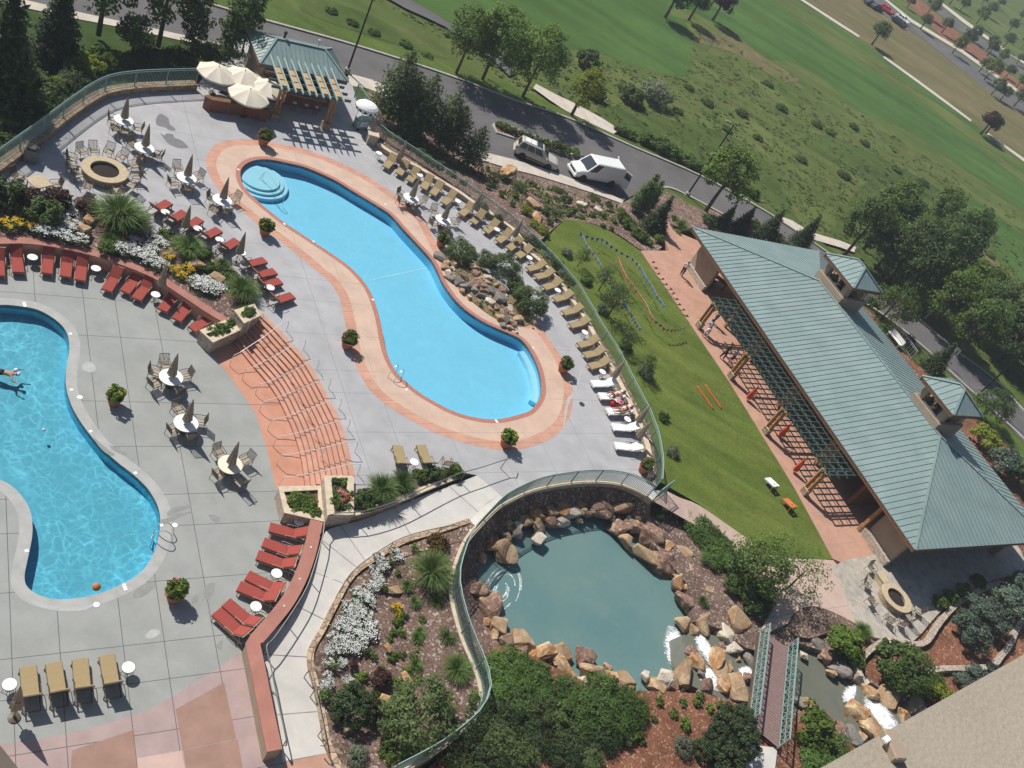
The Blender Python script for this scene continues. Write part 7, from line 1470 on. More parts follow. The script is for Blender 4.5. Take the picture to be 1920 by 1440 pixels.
# ground cover nobody could count
def scatter(name, label, poly, z, m, n, h, w, seed, excl=(), zf=None, blades=3):
    rg = random.Random(seed); V = []; F = []; xs = [p[0] for p in poly]; ys = [p[1] for p in poly]; k = 0
    while k < n:
        x, y = rg.uniform(min(xs), max(xs)), rg.uniform(min(ys), max(ys))
        if not inpoly(x, y, poly) or any(inpoly(x, y, e) for e in excl): continue
        k += 1; p = G(x, y, z); s = rg.uniform(.5, 1.4)
        for b in range(blades):
            a = rg.uniform(0, 6.28); d = Vector((math.cos(a), math.sin(a), 0)); t = Vector((-d.y, d.x, 0)); o_ = p+Vector((rg.gauss(0, w*.6), rg.gauss(0, w*.6), 0)); i = len(V)
            V += [o_-t*w*s*.4, o_+t*w*s*.4, o_+t*w*s*.3+d*w*s*.5+Vector((0, 0, h*s)), o_-t*w*s*.3+d*w*s*.5+Vector((0, 0, h*s*.8))]; F.append((i, i+1, i+2, i+3))
    o = bpy.data.objects.new(name, fastmesh(name, V, F, [m])); COL.objects.link(o); return tag(o, label, 'grass', None, 'stuff')
FAIR = [[(690, -30), (770, 5), (850, 45), (905, 75), (985, 92), (1072, 92), (1135, 103), (1172, 118), (1242, 140), (1287, 142), (1297, 118), (1297, 75), (1284, 38), (1256, 20), (1300, -30)], [(700, -10), (790, 5), (840, 35), (950, 110), (960, 142), (880, 88), (800, 35)], [(1300, 25), (1350, 47), (1440, 110), (1520, 132), (1600, 195), (1715, 252), (1865, 352), (1930, 400), (1930, 0), (1260, -20)]]
scatter('wild_grass', "tall uneven grass and weeds of the rough beyond the road", [(480, 2), (700, -5), (960, 155), (1160, 240), (1320, 318), (1520, 430), (1600, 480), (1930, 745), (1930, 410), (1600, 205), (1440, 118), (1300, 30), (1000, 100), (720, -5)], FD, 'weed', 1300, .10, .55, 1, FAIR)
scatter('wild_grass', "greener weeds mixed through the rough beyond the road", [(480, 2), (700, -5), (960, 155), (1160, 240), (1320, 318), (1520, 430), (1600, 480), (1930, 745), (1930, 410), (1600, 205), (1440, 118), (1300, 30), (1000, 100), (720, -5)], FD, 'weed_green', 1100, .11, .6, 2, FAIR)
scatter('ground_weeds', "sparse green sprigs over the mulch slope by the lane", [(705, 200), (800, 260), (905, 312), (1100, 372), (1165, 390), (1200, 440), (1150, 430), (1050, 410), (960, 395), (860, 330), (760, 270)], .2, 'leaf_mid', 500, .25, .2, 3)
# ================================================================== VEHICLES
def loft(mb, st):
    "stations along x: (x, [(y, z), ...]) closed outlines of equal count"
    n = len(st[0][1]); b = len(mb.v)
    for x, o_ in st: mb.v += [(x, y, z) for y, z in o_]
    for i in range(len(st)-1): mb.f += [(b+i*n+k, b+i*n+(k+1) % n, b+(i+1)*n+(k+1) % n, b+(i+1)*n+k) for k in range(n)]; mb.m += [0]*n
    mb.f += [tuple(b+k for k in range(n-1, -1, -1)), tuple(b+(len(st)-1)*n+k for k in range(n))]; mb.m += [0, 0]
def sect(zb, zt, w, cr=.04): return [(-w*.9, zb), (-w, zb+.16), (-w*1.01, zb+(zt-zb)*.55), (-w*.97, zt-.08), (-w*.86, zt), (0, zt+cr), (w*.86, zt), (w*.97, zt-.08), (w*1.01, zb+(zt-zb)*.55), (w, zb+.16), (w*.9, zb)]
def wheel(t, x, y, r=.36, w=.24):
    o = bpy.data.objects.new('wheel', None); COL.objects.link(o); o.parent = t; o.location = (x, y, r); s = 1 if y > 0 else -1
    m3 = Matrix.Rotation(-math.pi/2*s, 3, 'X')
    mb = MB(); mb.lathe([(r*.62, -w/2), (r*.96, -w/2), (r, -w*.35), (r, w*.35), (r*.96, w/2), (r*.62, w/2)], 22); mb.v = [tuple(m3 @ Vector(v)) for v in mb.v]; mb.build('tyre', 'rubber', o)
    mb = MB(); mb.lathe([(r*.62, w*.30), (r*.56, w*.42), (r*.2, w*.36), (0, w*.40)], 16); mb.v = [tuple(m3 @ Vector(v)) for v in mb.v]; mb.build('rim', 'steel', o)
def cabin(t, x0b, x1b, x0r, x1r, zb, zr, wb, wr, paint, wins, back=True, roofn='roof'):
    c = lambda x, y, z: Vector((x, y, z)); B = [c(x0b, -wb, zb), c(x1b, -wb, zb), c(x1b, wb, zb), c(x0b, wb, zb)]; T = [c(x0r, -wr, zr), c(x1r, -wr, zr), c(x1r, wr, zr), c(x0r, wr, zr)]
    mb = MB(); mb.add(B+T, [(0, 1, 5, 4), (1, 2, 6, 5), (2, 3, 7, 6), (3, 0, 4, 7)]); e = .1
    I = [c(x0r+e, -wr+e, zr+.06), c(x1r-e, -wr+e, zr+.06), c(x1r-e, wr-e, zr+.06), c(x0r+e, wr-e, zr+.06)]; mb.add(T+I, [(0, 1, 5, 4), (1, 2, 6, 5), (2, 3, 7, 6), (3, 0, 4, 7), (4, 5, 6, 7)]); mb.build('cabin', paint, t)
    def pane(nm, p00, p10, p11, p01, u0, u1, v0, v1, out):
        L = lambda u, v: p00.lerp(p10, u).lerp(p01.lerp(p11, u), v)+out; mb = MB(); mb.quad(L(u0, v0), L(u1, v0), L(u1, v1), L(u0, v1)); mb.build(nm, 'glass_dark', t)
    for u0, u1 in wins:
        for s in (-1, 1):
            if s < 0: pane('side_window', B[0], B[1], T[1], T[0], u0, u1, .12, .9, Vector((0, -.012, .004)))
            else: pane('side_window', B[3], B[2], T[2], T[3], u0, u1, .12, .9, Vector((0, .012, .004)))
    pane('windshield', B[1], B[2], T[2], T[1], .06, .94, .06, .93, Vector((.012, 0, .008)))
    if back: pane('rear_window', B[3], B[0], T[0], T[3], .08, .92, .2, .9, Vector((-.012, 0, .006)))
def vehicle(name, label, cat, rear_px, front_px, wb, half):
    a, b = G(*rear_px, RD+.34), G(*front_px, RD+.34); h = math.atan2(b.y-a.y, b.x-a.x); d = (b-a).normalized(); far = Vector((-d.y, d.x, 0)); cam_ = Vector((0, 0, 0))
    if (a+far-cam_).length < (a-cam_).length: far = -far
    c = (a+b)/2+far*half; t = thing(name, label, cat, (c.x, c.y, RD), h); s = (b-a).length/wb; s = max(.9, min(1.12, s)); t.scale = (s, s, s); return t
t = vehicle('parked_car', "pale silver gold estate SUV with glass roof panels parked in the drop-off lane", 'car', (979, 292), (1027, 313), 2.8, .85)
mb = MB(); loft(mb, [(-2.32, sect(.42, .86, .80)), (-2.22, sect(.30, 1.0, .88)), (-1.2, sect(.26, 1.04, .92)), (.9, sect(.26, 1.03, .92)), (1.25, sect(.26, 1.02, .91)), (2.0, sect(.28, .92, .88)), (2.28, sect(.32, .80, .82)), (2.38, sect(.40, .64, .74))]); mb.build('body', 'silver_paint', t, smooth=False)
cabin(t, -2.24, 1.2, -1.95, .42, 1.0, 1.66, .86, .68, 'silver_paint', ((.05, .27), (.30, .55), (.58, .84)))
mb = MB(); mb.box((-1.35, 0, 1.735), (.55, 1.05, .02)); mb.build('roof_panel', 'white_paint', t); mb = MB(); mb.box((-.75, 0, 1.735), (.5, 1.05, .02)); mb.build('roof_panel', 'white_paint', t); mb = MB(); mb.box((-.1, 0, 1.735), (.6, 1.0, .02)); mb.build('sunroof', 'glass_dark', t)
for s in (-1, 1):
    mb = MB(); mb.tube([(-1.75, s*.62, 1.74), (-1.6, s*.62, 1.8), (.0, s*.62, 1.79), (.2, s*.62, 1.73)], .022, 5); mb.build('roof_rail', 'plastic_dark', t)
    mb = MB(); mb.box((2.2, s*.6, .70), (.22, .34, .14), 0, .04); mb.build('headlight', 'lamp_clear', t); mb = MB(); mb.box((-2.28, s*.72, .92), (.1, .16, .34)); mb.build('tail_light', 'lamp_red', t)
    mb = MB(); mb.box((.92, s*1.0, 1.1), (.16, .2, .14), 0, .03); mb.build('mirror', 'silver_paint', t)
    mb = MB(); mb.box((-.1, s*.945, .5), (2.2, .03, .12)); mb.build('door_trim', 'plastic_dark', t)
mb = MB(); mb.box((2.36, 0, .42), (.16, 1.3, .2), 0, .03); mb.build('bumper', 'plastic_dark', t); mb = MB(); mb.box((-2.34, 0, .48), (.14, 1.5, .22), 0, .03); mb.build('bumper', 'silver_paint', t); mb = MB(); mb.box((2.385, 0, .60), (.03, .8, .12)); mb.build('grille', 'plastic_dark', t)
for x in (-1.4, 1.4):
    for y in (-.865, .865): wheel(t, x, y)
t = vehicle('parked_van', "white windowless panel van with both rear doors open in the drop-off lane", 'van', (1144, 344), (1091, 334), 3.4, .9)
mb = MB(); loft(mb, [(-2.65, sect(.40, 1.12, .96)), (-2.6, sect(.36, 1.2, .98)), (1.3, sect(.34, 1.2, .98)), (1.55, sect(.34, 1.18, .97)), (2.25, sect(.36, 1.02, .93)), (2.5, sect(.40, .88, .88)), (2.58, sect(.46, .70, .84))]); mb.build('body', 'white_paint', t)
cabin(t, -2.63, 1.62, -2.6, .78, 1.12, 2.06, .97, .86, 'white_paint', ((.76, .96),), back=False)
mb = MB(); mb.box((-2.64, 0, 1.25), (.04, 1.5, 1.5)); mb.build('cargo_opening', 'dark_inside', t)
for s in (-1, 1):
    dr = bpy.data.objects.new('rear_door', None); COL.objects.link(dr); dr.parent = t; dr.location = (-2.66, s*.93, 0); dr.rotation_euler = (0, 0, -s*rad(62))
    mb = MB(); mb.box((-.0, -s*.0, 1.25), (.05, .0001, .01)) if False else None
    mb = MB(); mb.box((-.42, 0, .87), (.84, .05, .86), 0, .015); mb.build('door_panel', 'white_paint', dr)
    for a_, b_ in (((-.03, 1.30), (-.03, 2.0)), ((-.81, 1.30), (-.72, 1.98)), ((-.03, 1.98), (-.74, 1.98))): 
        mb = MB(); mb.bar((a_[0], 0, a_[1]), (b_[0], 0, b_[1]), .07, .05); mb.build('window_frame', 'white_paint', dr)
    mb = MB(); mb.quad((-.06, 0, 1.3), (-.79, 0, 1.3), (-.71, 0, 1.95), (-.06, 0, 1.95)); mb.build('door_glass', 'glass_dark', dr)
    mb = MB(); mb.box((2.46, s*.66, .82), (.16, .36, .17), 0, .03); mb.build('headlight', 'lamp_clear', t)
    mb = MB(); mb.box((1.25, s*1.1, 1.42), (.12, .24, .28), 0, .04); mb.build('mirror', 'plastic_dark', t)
mb = MB(); mb.box((2.58, 0, .48), (.2, 1.86, .22), 0, .04); mb.build('bumper', 'white_paint', t); mb = MB(); mb.box((2.585, 0, .74), (.06, 1.1, .2), 0, .02); mb.build('grille', 'plastic_dark', t); mb = MB(); mb.box((-2.68, 0, .44), (.14, 1.8, .18), 0, .03); mb.build('bumper', 'steel', t)
for x in (-1.7, 1.7):
    for y in (-.92, .92): wheel(t, x, y, .39)
def far_car(px, py, ang, m, label):
    t = thing('distant_car', label, 'car', G(px, py, FD+.05), ang, 'cars on the far street')
    mb = MB(); loft(mb, [(-2.2, sect(.35, .8, .8)), (-2.1, sect(.25, .95, .86)), (.9, sect(.25, .95, .88)), (2.1, sect(.28, .8, .84)), (2.25, sect(.4, .62, .76))]); mb.build('body', m, t); cabin(t, -1.7, .95, -1.2, .3, .93, 1.42, .82, .64, m, ((.06, .46), (.52, .92)))
    for x in (-1.35, 1.35):
        for y in (-.78, .78): wheel(t, x, y, .33)
d_ = G(1790, 110, 0)-G(1690, 35, 0); fa = math.atan2(d_.y, d_.x)
far_car(1690, 40, fa, 'white_paint', "white car on the far street at the top right"); far_car(1683, 46, fa, 'cloth_navy', "dark car beside the white one on the far street"); far_car(1630, 10, fa+1.3, 'plastic_dark', "dark car parked nose-in at the top, left of two"); far_car(1642, 18, fa+1.3, 'plastic_dark', "dark car parked nose-in at the top, right of two"); far_car(1660, 22, fa, 'cloth_red', "red car among those on the far street")
# ================================================================== LAMPS, SIGNS AND RAILS
def lamp(px, py, z, h, label, dx):
    p = G(px, py, z); t = thing('street_lamp', label, 'street lamp', p, dx, 'tall lamp posts along the road')
    mb = MB(); mb.lathe([(.3, 0), (.3, .5), (.22, .55), (.0, .55)], 14); mb.build('base', 'concrete', t); mb = MB(); mb.tube([(0, 0, .4), (0, 0, h*.5), (0, 0, h)], [.105, .085, .065], 10); mb.build('pole', 'black_metal', t)
    mb = MB(); mb.bar((0, 0, h-.05), (.55, 0, h+.02), .06); mb.build('arm', 'black_metal', t); mb = MB(); mb.box((.75, 0, h+.04), (.7, .42, .14), 0, .04); mb.build('lamp_head', 'rock_grey', t); mb = MB(); mb.box((.75, 0, h-.045), (.55, .3, .03)); mb.build('lens', 'lamp_clear', t)
lamp(1287, 368, RD, 9.5, "tall black lamp post at the road by the round leafy tree", rad(200)); lamp(650, 137, RD, 9.8, "tall black lamp post behind the bar building roof", rad(160)); lamp(1832, 742, RD, 9.5, "tall black lamp post beside the pavilion's right cupola", rad(140))
t = thing('road_sign', "road sign seen from behind on a thin post beyond the pavilion", 'sign', G(1770, 681, RD), rad(-40)); mb = MB(); mb.tube([(0, 0, 0), (0, 0, 2.3)], .035, 6); mb.build('post', 'steel', t); mb = MB(); mb.box((0, .05, 1.95), (.75, .03, .75)); mb.build('sign_panel', 'rock_grey', t)
for i, (x, y) in enumerate(((1704, 579), (1734, 597))): t = thing('marker_post', f"thin white marker post at the far kerb, {ORD[i+1]} past the left cupola", 'post', G(x, y, RD+.1), 0, 'white marker posts'); mb = MB(); mb.tube([(0, 0, 0), (0, 0, 1.35)], .05, 6); mb.build('shaft', 'white_paint', t); mb = MB(); mb.box((0, 0, 1.3), (.14, .05, .2)); mb.build('reflector', 'steel', t)
rp = GP([(1668, 618), (1680, 632), (1694, 652), (1708, 672)], -.2)
fence('metal_railing', "pale metal railing behind the pavilion between the cupolas", rp, 1.1, 1.6, .35, 'steel')
t = thing('garden_bench', "pale bench behind the pavilion along the metal railing", 'bench', G(1674, 640, -.25), rad(-50)); mb = MB(); mb.box((0, 0, .45), (2.2, .5, .06)); mb.build('seat', 'white_paint', t); mb = MB(); mb.box((0, .24, .75), (2.2, .05, .4)); mb.build('backrest', 'white_paint', t)
for s in (-1, 1): mb = MB(); mb.box((s*.95, 0, .21), (.08, .45, .42)); mb.build('leg', 'steel', t)
# ================================================================== LAWN GAMES
def pennants(label, pts, z, m, zg, group, posts, n=None, flip=False):
    P = GP(pts, z); t = thing('pennant_string', label, 'pennants', (0, 0, 0), 0, group); mb = MB(); mb.tube(P, .012, 4); mb.build('cord', 'cord_white', t)
    Q = resamp(P, n) if n else P
    for i, p in enumerate(Q):
        a = Q[max(i-1, 0)]; b = Q[min(i+1, len(Q)-1)]; d = (b-a).normalized()*.17; w = Vector((-d.y, d.x, 0))*rnd.uniform(-.5, .5); mb = MB(); e = Vector((0, 0, .012))
        lo = p+w-Vector((0, 0, .36)); mb.add([p-d, p+d, lo, p-d+w*.03+e, p+d+w*.03+e], [(0, 1, 2), (4, 3, 2)]); mb.build('pennant', m, t)
    for k in posts: p = P[k]; mb = MB(); mb.tube([p+Vector((0, 0, .08)), Vector((p.x+.05, p.y, zg))], .022, 5); mb.build('post', 'cord_white', t)
F = lambda L: [(x/4+960, y/4+360) for x, y in L]
zf = LW+1.05; gF = 'blue pennant strings on the lawn'
pennants("blue pennant string nearest the long fence, upper section", F([(525, 310), (555, 385), (590, 430), (630, 480), (660, 530), (690, 580), (725, 655), (760, 710), (790, 745)]), zf, 'flag_blue', LW, gF, (0, 2, 5, 8), 15)
pennants("short blue pennant string nearest the long fence, lower section", F([(840, 810), (880, 885), (920, 955), (962, 1020)]), zf, 'flag_blue', LW, gF, (0, 3), 10)
pennants("blue pennant string curving across the top of the lawn", F([(525, 310), (570, 330), (620, 345), (675, 350), (710, 365), (745, 400), (800, 435), (850, 465), (905, 495), (940, 530), (985, 590), (1010, 645), (1045, 690), (1070, 735), (1085, 770), (1110, 800), (1145, 850)]), zf, 'flag_blue', LW, gF, (3, 8, 11, 14, 16), 22)
pennants("orange red pennant string winding down the middle of the lawn", F([(798, 490), (830, 570), (865, 640), (905, 690), (940, 740), (985, 800), (1015, 850), (1040, 910), (1060, 950), (1095, 975), (1130, 1000), (1155, 1028), (1195, 1032), (1240, 1030), (1295, 1012)]), zf, 'flag_orange', LW, None, (0, 3, 6, 10, 14), 28)
for i, (x, y) in enumerate(F([(1040, 545), (1060, 590), (1080, 632), (1110, 672), (1135, 712), (1170, 747), (1190, 778), (1215, 823), (1235, 862), (1265, 902), (1290, 947)])):
    p = G(x, y, LW+.03); t = thing('marker_flag', f"small orange red marker flag on the terrace edge, {ORD[i+1]} from the mulch slope", 'flag', p, rnd.uniform(0, .6), 'orange marker flags'); mb = MB(); mb.tube([(0, 0, 0), (0, 0, .5)], .014, 5); mb.build('stick', 'cord_white', t); mb = MB(); mb.add([(0, -.01, .5), (0, -.01, .2), (.32, -.01, .36), (0, .01, .5), (0, .01, .2), (.32, .01, .36)], [(0, 1, 2), (5, 4, 3), (0, 2, 5, 3), (1, 0, 3, 4), (2, 1, 4, 5)]); mb.build('cloth', 'flag_orange', t)
for i, (a, b) in enumerate((((1307, 724), (1337, 767)), ((1322, 722), (1353, 766)))):
    A, B = G(*a, LW+.05), G(*b, LW+.05); mb = MB(); d = (B-A); pts = [A+d*(k/9)+Vector((math.sin(k*1.7)*.03, math.cos(k)*.03, 0)) for k in range(10)]; mb.tube(pts, .06, 6); tag(mb.build('foam_noodle', 'flag_orange', smooth=True), f"orange red foam noodle lying on the lawn, {['left', 'right'][i]} of the parallel pair", 'foam noodle', 'foam noodles on the lawn')
def cornhole(px, py, m, label):
    c = G(px, py, LW+.2); t = thing('cornhole_board', label, 'game board', (c.x, c.y, LW), ang_p+.1, 'bean bag toss boards'); mb = MB(); w, L = .66, 1.0
    V = [(-L/2, -w/2, .33), (L/2, -w/2, .57), (L/2, w/2, .57), (-L/2, w/2, .33)]; n = 14; hx, hz = .26, .45; hole = [(hx+.085*math.cos(2*math.pi*k/n), .085*math.sin(2*math.pi*k/n)) for k in range(n)]
    zz = lambda x: .45+x*.24; V += [(x, y, zz(x)) for x, y in hole]; bm = bmesh.new(); vs = [bm.verts.new(v) for v in V]; ed = [bm.edges.new((vs[i], vs[(i+1) % 4])) for i in range(4)]+[bm.edges.new((vs[4+i], vs[4+(i+1) % n])) for i in range(n)]; bmesh.ops.triangle_fill(bm, edges=ed, use_beauty=True); bmesh.ops.solidify(bm, geom=bm.faces[:], thickness=.03); me = bpy.data.meshes.new('board_top'); bm.to_mesh(me); bm.free(); me.materials.append(MATS[m]); o = bpy.data.objects.new('board_top', me); COL.objects.link(o); o.parent = t
    for s in (-1, 1): mb = MB(); mb.bar((-L/2, s*(w/2-.03), .28), (L/2, s*(w/2-.03), .52), .04, .07); mb.build('side_rail', 'white_paint' if m == 'table_white' else 'timber', t); mb = MB(); mb.bar((L/2-.08, s*(w/2-.04), .5), (L/2-.02, s*(w/2-.04), 0), .05); mb.build('leg', 'timber', t); mb = MB(); mb.bar((-L/2+.06, s*(w/2-.04), .3), (-L/2+.02, s*(w/2-.04), 0), .05); mb.build('leg', 'timber', t)
    mb = MB(); mb.box((.26, 0, .40), (.2, .2, .02)); mb.build('catch_board', 'dark_inside', t)
cornhole(1444, 908, 'table_white', "white bean bag toss board standing on the lawn by the terrace"); cornhole(1477, 947, 'board_orange', "orange wooden bean bag toss board nearer the keyhole fire pit")
for i, (x, y) in enumerate(((1403, 741), (1464, 810), (1490, 876))):
    p = G(x-3, y+9, LW+.03); t = thing('folded_sunshade', f"red orange folded sunshade standing in the pergola shadow, {ORD[i+1]} from the road end", 'umbrella', p, 0, 'red orange folded sunshades'); mb = MB(); mb.tube([(0, 0, 0), (0, 0, 1.75)], .02, 6); mb.build('pole', 'bronze', t)
    mb = MB(); n = 16; prof = [(.03, 1.7), (.09, 1.45), (.10, 1.25), (.17, .9), (.20, .5), (.22, .25)]; V = [(r*(1+.22*math.cos(5*2*math.pi*k/n))*math.cos(2*math.pi*k/n), r*(1+.22*math.cos(5*2*math.pi*k/n))*math.sin(2*math.pi*k/n), z) for r, z in prof for k in range(n)]; mb.add(V, [(j*n+k, (j+1)*n+k, (j+1)*n+(k+1) % n, j*n+(k+1) % n) for j in range(5) for k in range(n)]); mb.build('cloth', 'flag_orange', t)
for i, (x, y, s) in enumerate(((1305, 512, 0), (1322, 530, 1), (1345, 536, 0), (1318, 517, 1))): 
    p = G(x, y, LW+.03); t = thing('stacked_table', f"dark folded table stored in the pavilion shade, {ORD[i+1]} from the corner", 'table', p, ang_p+.3*i, 'dark stored tables'); mb = MB(); mb.box((0, 0, .74), (1.5, .75, .06)); mb.build('table_top', 'plastic_dark', t)
    for sx in (-1, 1): mb = MB(); mb.box((sx*.6, 0, .36), (.08, .6, .7)); mb.build('leg', 'bronze', t)
# ================================================================== PEOPLE
def person(label, loc, rz, J, clothes, hair, skin='skin', group=None, hairlen=.0):
    "J: joints in metres, body frame x forward, z up; one skinned surface with fingers"
    t = thing('person', label, 'person', loc, rz, group); j = {k: Vector(v) for k, v in J.items()}
    V = []; E = []; R_ = []
    def add(p, r): V.append(tuple(p)); R_.append(r); return len(V)-1
    pel = add(j['pelvis'], .125); wa = add(j['pelvis'].lerp(j['chest'], .5), .112); ch = add(j['chest'], .135); nk = add(j['neck'], .058); hd0 = add(j['neck'].lerp(j['head'], .6), .075); hd = add(j['head'], .098); ht_ = add(j['head']+(j['head']-j['neck']).normalized()*.07, .082)
    E += [(pel, wa), (wa, ch), (ch, nk), (nk, hd0), (hd0, hd), (hd, ht_)]
    for s in ('l', 'r'):
        sh = add(j['sh'+s], .062); el = add(j['el'+s], .042); wr = add(j['wr'+s], .028); dirh = (j['wr'+s]-j['el'+s]).normalized(); pm = add(j['wr'+s]+dirh*.07, .034); E += [(ch, sh), (sh, el), (el, wr), (wr, pm)]
        x, y = basis(dirh)
        for k in range(4):
            o_ = j['wr'+s]+dirh*.09+x*(k-1.5)*.02; f1 = add(o_, .010); f2 = add(o_+dirh*(.04+.008*(k in (1, 2)))+y*.01, .009); f3 = add(o_+dirh*(.068+.012*(k in (1, 2)))+y*.03, .007); E += [(pm, f1), (f1, f2), (f2, f3)]
        th = add(j['wr'+s]+dirh*.045+x*.045, .011); t2 = add(j['wr'+s]+dirh*.08+x*.06+y*.012, .009); E += [(pm, th), (th, t2)]
        hp = add(j['hip'+s], .092); kn = add(j['kn'+s], .058); an = add(j['an'+s], .04); to = add(j['to'+s], .036); E += [(pel, hp), (hp, kn), (kn, an), (an, to)]
    me = bpy.data.meshes.new('body'); me.from_pydata(V, E, []); o = bpy.data.objects.new('body', me); COL.objects.link(o)
    md = o.modifiers.new('skin', 'SKIN'); md.use_smooth_shade = True
    for i, r in enumerate(R_): o.data.skin_vertices[0].data[i].radius = (r, r); 
    o.data.skin_vertices[0].data[0].use_root = True
    o.modifiers.new('sub', 'SUBSURF').levels = 1
    dg = bpy.context.evaluated_depsgraph_get(); dg.update(); m2 = bpy.data.meshes.new_from_object(o.evaluated_get(dg)); o.modifiers.clear(); o.data = m2; m2.materials.clear(); m2.materials.append(MATS[skin]); o.parent = t
    # clothing: tapered tubes hugging the limbs
    def cloth(nm, pts, rs, m, n=12): mb = MB(); mb.tube(pts, rs, n); mb.build(nm, m, t, smooth=True)
    for nm, kind, m in clothes:
        if kind == 'shirt':
            mb = MB(); mb.tube([j['pelvis']+(j['chest']-j['pelvis'])*.05, j['pelvis'].lerp(j['chest'], .5), j['chest'], j['chest'].lerp(j['neck'], .6), j['neck']], [.15, .145, .165, .12, .07], 12)
            for s in 'lr': mb.tube([j['chest'].lerp(j['sh'+s], .5), j['sh'+s], j['sh'+s].lerp(j['el'+s], .7)], [.09, .085, .07], 10)
            mb.build(nm, m, t, smooth=True)
        if kind in ('shorts', 'trousers'):
            f_ = .75 if kind == 'shorts' else 1; mb = MB(); mb.tube([j['pelvis'].lerp(j['chest'], .2), j['pelvis'], j['pelvis']-(j['chest']-j['pelvis']).normalized()*.1], [.15, .16, .12], 12)
            for s in 'lr': mb.tube([j['hip'+s].lerp(j['pelvis'], .3), j['hip'+s], j['hip'+s].lerp(j['kn'+s], f_)]+([j['kn'+s].lerp(j['an'+s], .9)] if kind == 'trousers' else []), [.11, .11, .085]+([.06] if kind == 'trousers' else []), 10)
            mb.build(nm, m, t, smooth=True)
        if kind == 'band': mb = MB(); mb.tube([j['chest'].lerp(j['pelvis'], .25), j['chest'].lerp(j['neck'], .1)], [.148, .15], 12); mb.tube([j['pelvis'].lerp(j['chest'], .12), j['pelvis']], [.145, .155], 12); mb.build(nm, m, t, smooth=True)
        if kind == 'cap': ax = (j['head']-j['neck']).normalized(); c = j['head']+ax*.03; mb = MB(); mb.tube([c, c+ax*.05, c+ax*.09, c+ax*.105], [.115, .11, .075, .02], 14); mb.build(nm, m, t, smooth=True)
    ax = (j['head']-j['neck']).normalized(); fw = Vector(J.get('face', (1, 0, 0))).normalized(); c = j['head']+ax*.035-fw*.025
    mb = MB(); mb.tube([c-ax*(.07+hairlen), c-ax*.02, c+ax*.045, c+ax*.085, c+ax*.10], [.075, .105, .104, .07, .02], 12); mb.build('hair', hair, t, smooth=True)
    sd_ = ax.cross(fw); mb = MB(); f0 = j['head']+fw*.095
    mb.tube([f0+ax*.01, f0+fw*.028-ax*.025, f0-ax*.03], [.008, .014, .008], 6); mb.build('nose', skin, t)
    for s in (-1, 1): mb = MB(); e = f0+sd_*s*.034+ax*.015-fw*.004; mb.tube([e-sd_*.012, e+sd_*.012], .007, 6); mb.build('eye', 'rubber', t); mb = MB(); e = j['head']+sd_*s*.098; mb.tube([e-ax*.025, e+ax*.025], .016, 6); mb.build('ear', skin, t)
    mb = MB(); e = f0-ax*.052-fw*.008; mb.tube([e-sd_*.022, e+sd_*.022], .006, 6); mb.build('mouth', 'lamp_red', t)
    return t
def stand(lean=0, step=.12, al=0, ar=0, tilt=0):
    d = {'pelvis': (0, 0, .95), 'chest': (lean*.4, 0, 1.32), 'neck': (lean*.6, 0, 1.52), 'head': (lean*.75+.02, 0, 1.66)}
    for s, y, st, a in (('l', 1, step, al), ('r', -1, -step, ar)):
        d['sh'+s] = (lean*.52, y*.19, 1.44); d['el'+s] = (lean*.5+a*.25+.02, y*.25, 1.16+a*.1); d['wr'+s] = (lean*.5+a*.5+.06, y*.22, .95+a*.35); d['hip'+s] = (0, y*.10, .9); d['kn'+s] = (st*.7+.03, y*.11, .5); d['an'+s] = (st-.02, y*.11, .09); d['to'+s] = (st+.16, y*.13, .04)
    return d
def lie(bent):
    zb = .46; a = rad(32); u = Vector((-math.cos(a), 0, math.sin(a))); P0 = Vector((0, 0, zb+.06)); d = {'pelvis': P0, 'chest': P0+u*.38, 'neck': P0+u*.60, 'head': P0+u*.75, 'face': (math.sin(a), 0, math.cos(a))}
    for s, y in (('l', 1), ('r', -1)):
        d['sh'+s] = P0+u*.50+Vector((0, y*.18, 0)); d['el'+s] = P0+u*.25+Vector((.02, y*.29, .02)); d['wr'+s] = P0+Vector((.12, y*.26, .04+.02)); d['hip'+s] = P0+Vector((.06, y*.09, 0)); k = bent if s == 'l' else bent*.75
        d['kn'+s] = P0+Vector((.47-.06*k, y*.11, .02+.30*k)); d['an'+s] = P0+Vector((.90-.36*k, y*.10, -.01)); d['to'+s] = P0+Vector((1.0-.34*k, y*.12, .06-.04*k))
    return d
def on_lounger(q, label, bent, clothes, hair, skin, hl):
    a = G(q[0], q[1], U+.38); b = G(q[2], q[3], U+.38); d = (b-a).normalized(); p = a+d*1.24; person(label, (p.x, p.y, U), math.atan2(-d.y, -d.x), lie(bent), clothes, hair, skin, None, hl)
on_lounger(RWT[1], "sunbather with bent bare knees and pale grey top lying on a white towel lounger", 1.0, (('swimwear', 'band', 'rock_white' if False else 'cloth_white'),), 'cloth_maroon', 'skin_tan', .08)
on_lounger(RWT[2], "sunbather with straight legs in a maroon top, pink hat, on a white towel lounger", .15, (('swimwear', 'band', 'cloth_maroon'), ('sun_hat', 'cap', 'cloth_pink')), 'hair_dark', 'skin', .1)
p = G(1165, 756, U+.6); t = thing('sun_hat', "wide pink and white sun hat lying on the side table between the sunbathers", 'hat', G(1163, 753, U+.54)); mb = MB(); mb.lathe([(.26, 0), (.255, .015), (.11, .03), (.105, .12), (.07, .15), (0, .155)], 20); mb.build('hat_body', 'cloth_pink', t); mb = MB(); mb.ring([(.107, .03), (.115, .03), (.113, .06), (.107, .06)], 20); mb.build('ribbon', 'cloth_white', t)
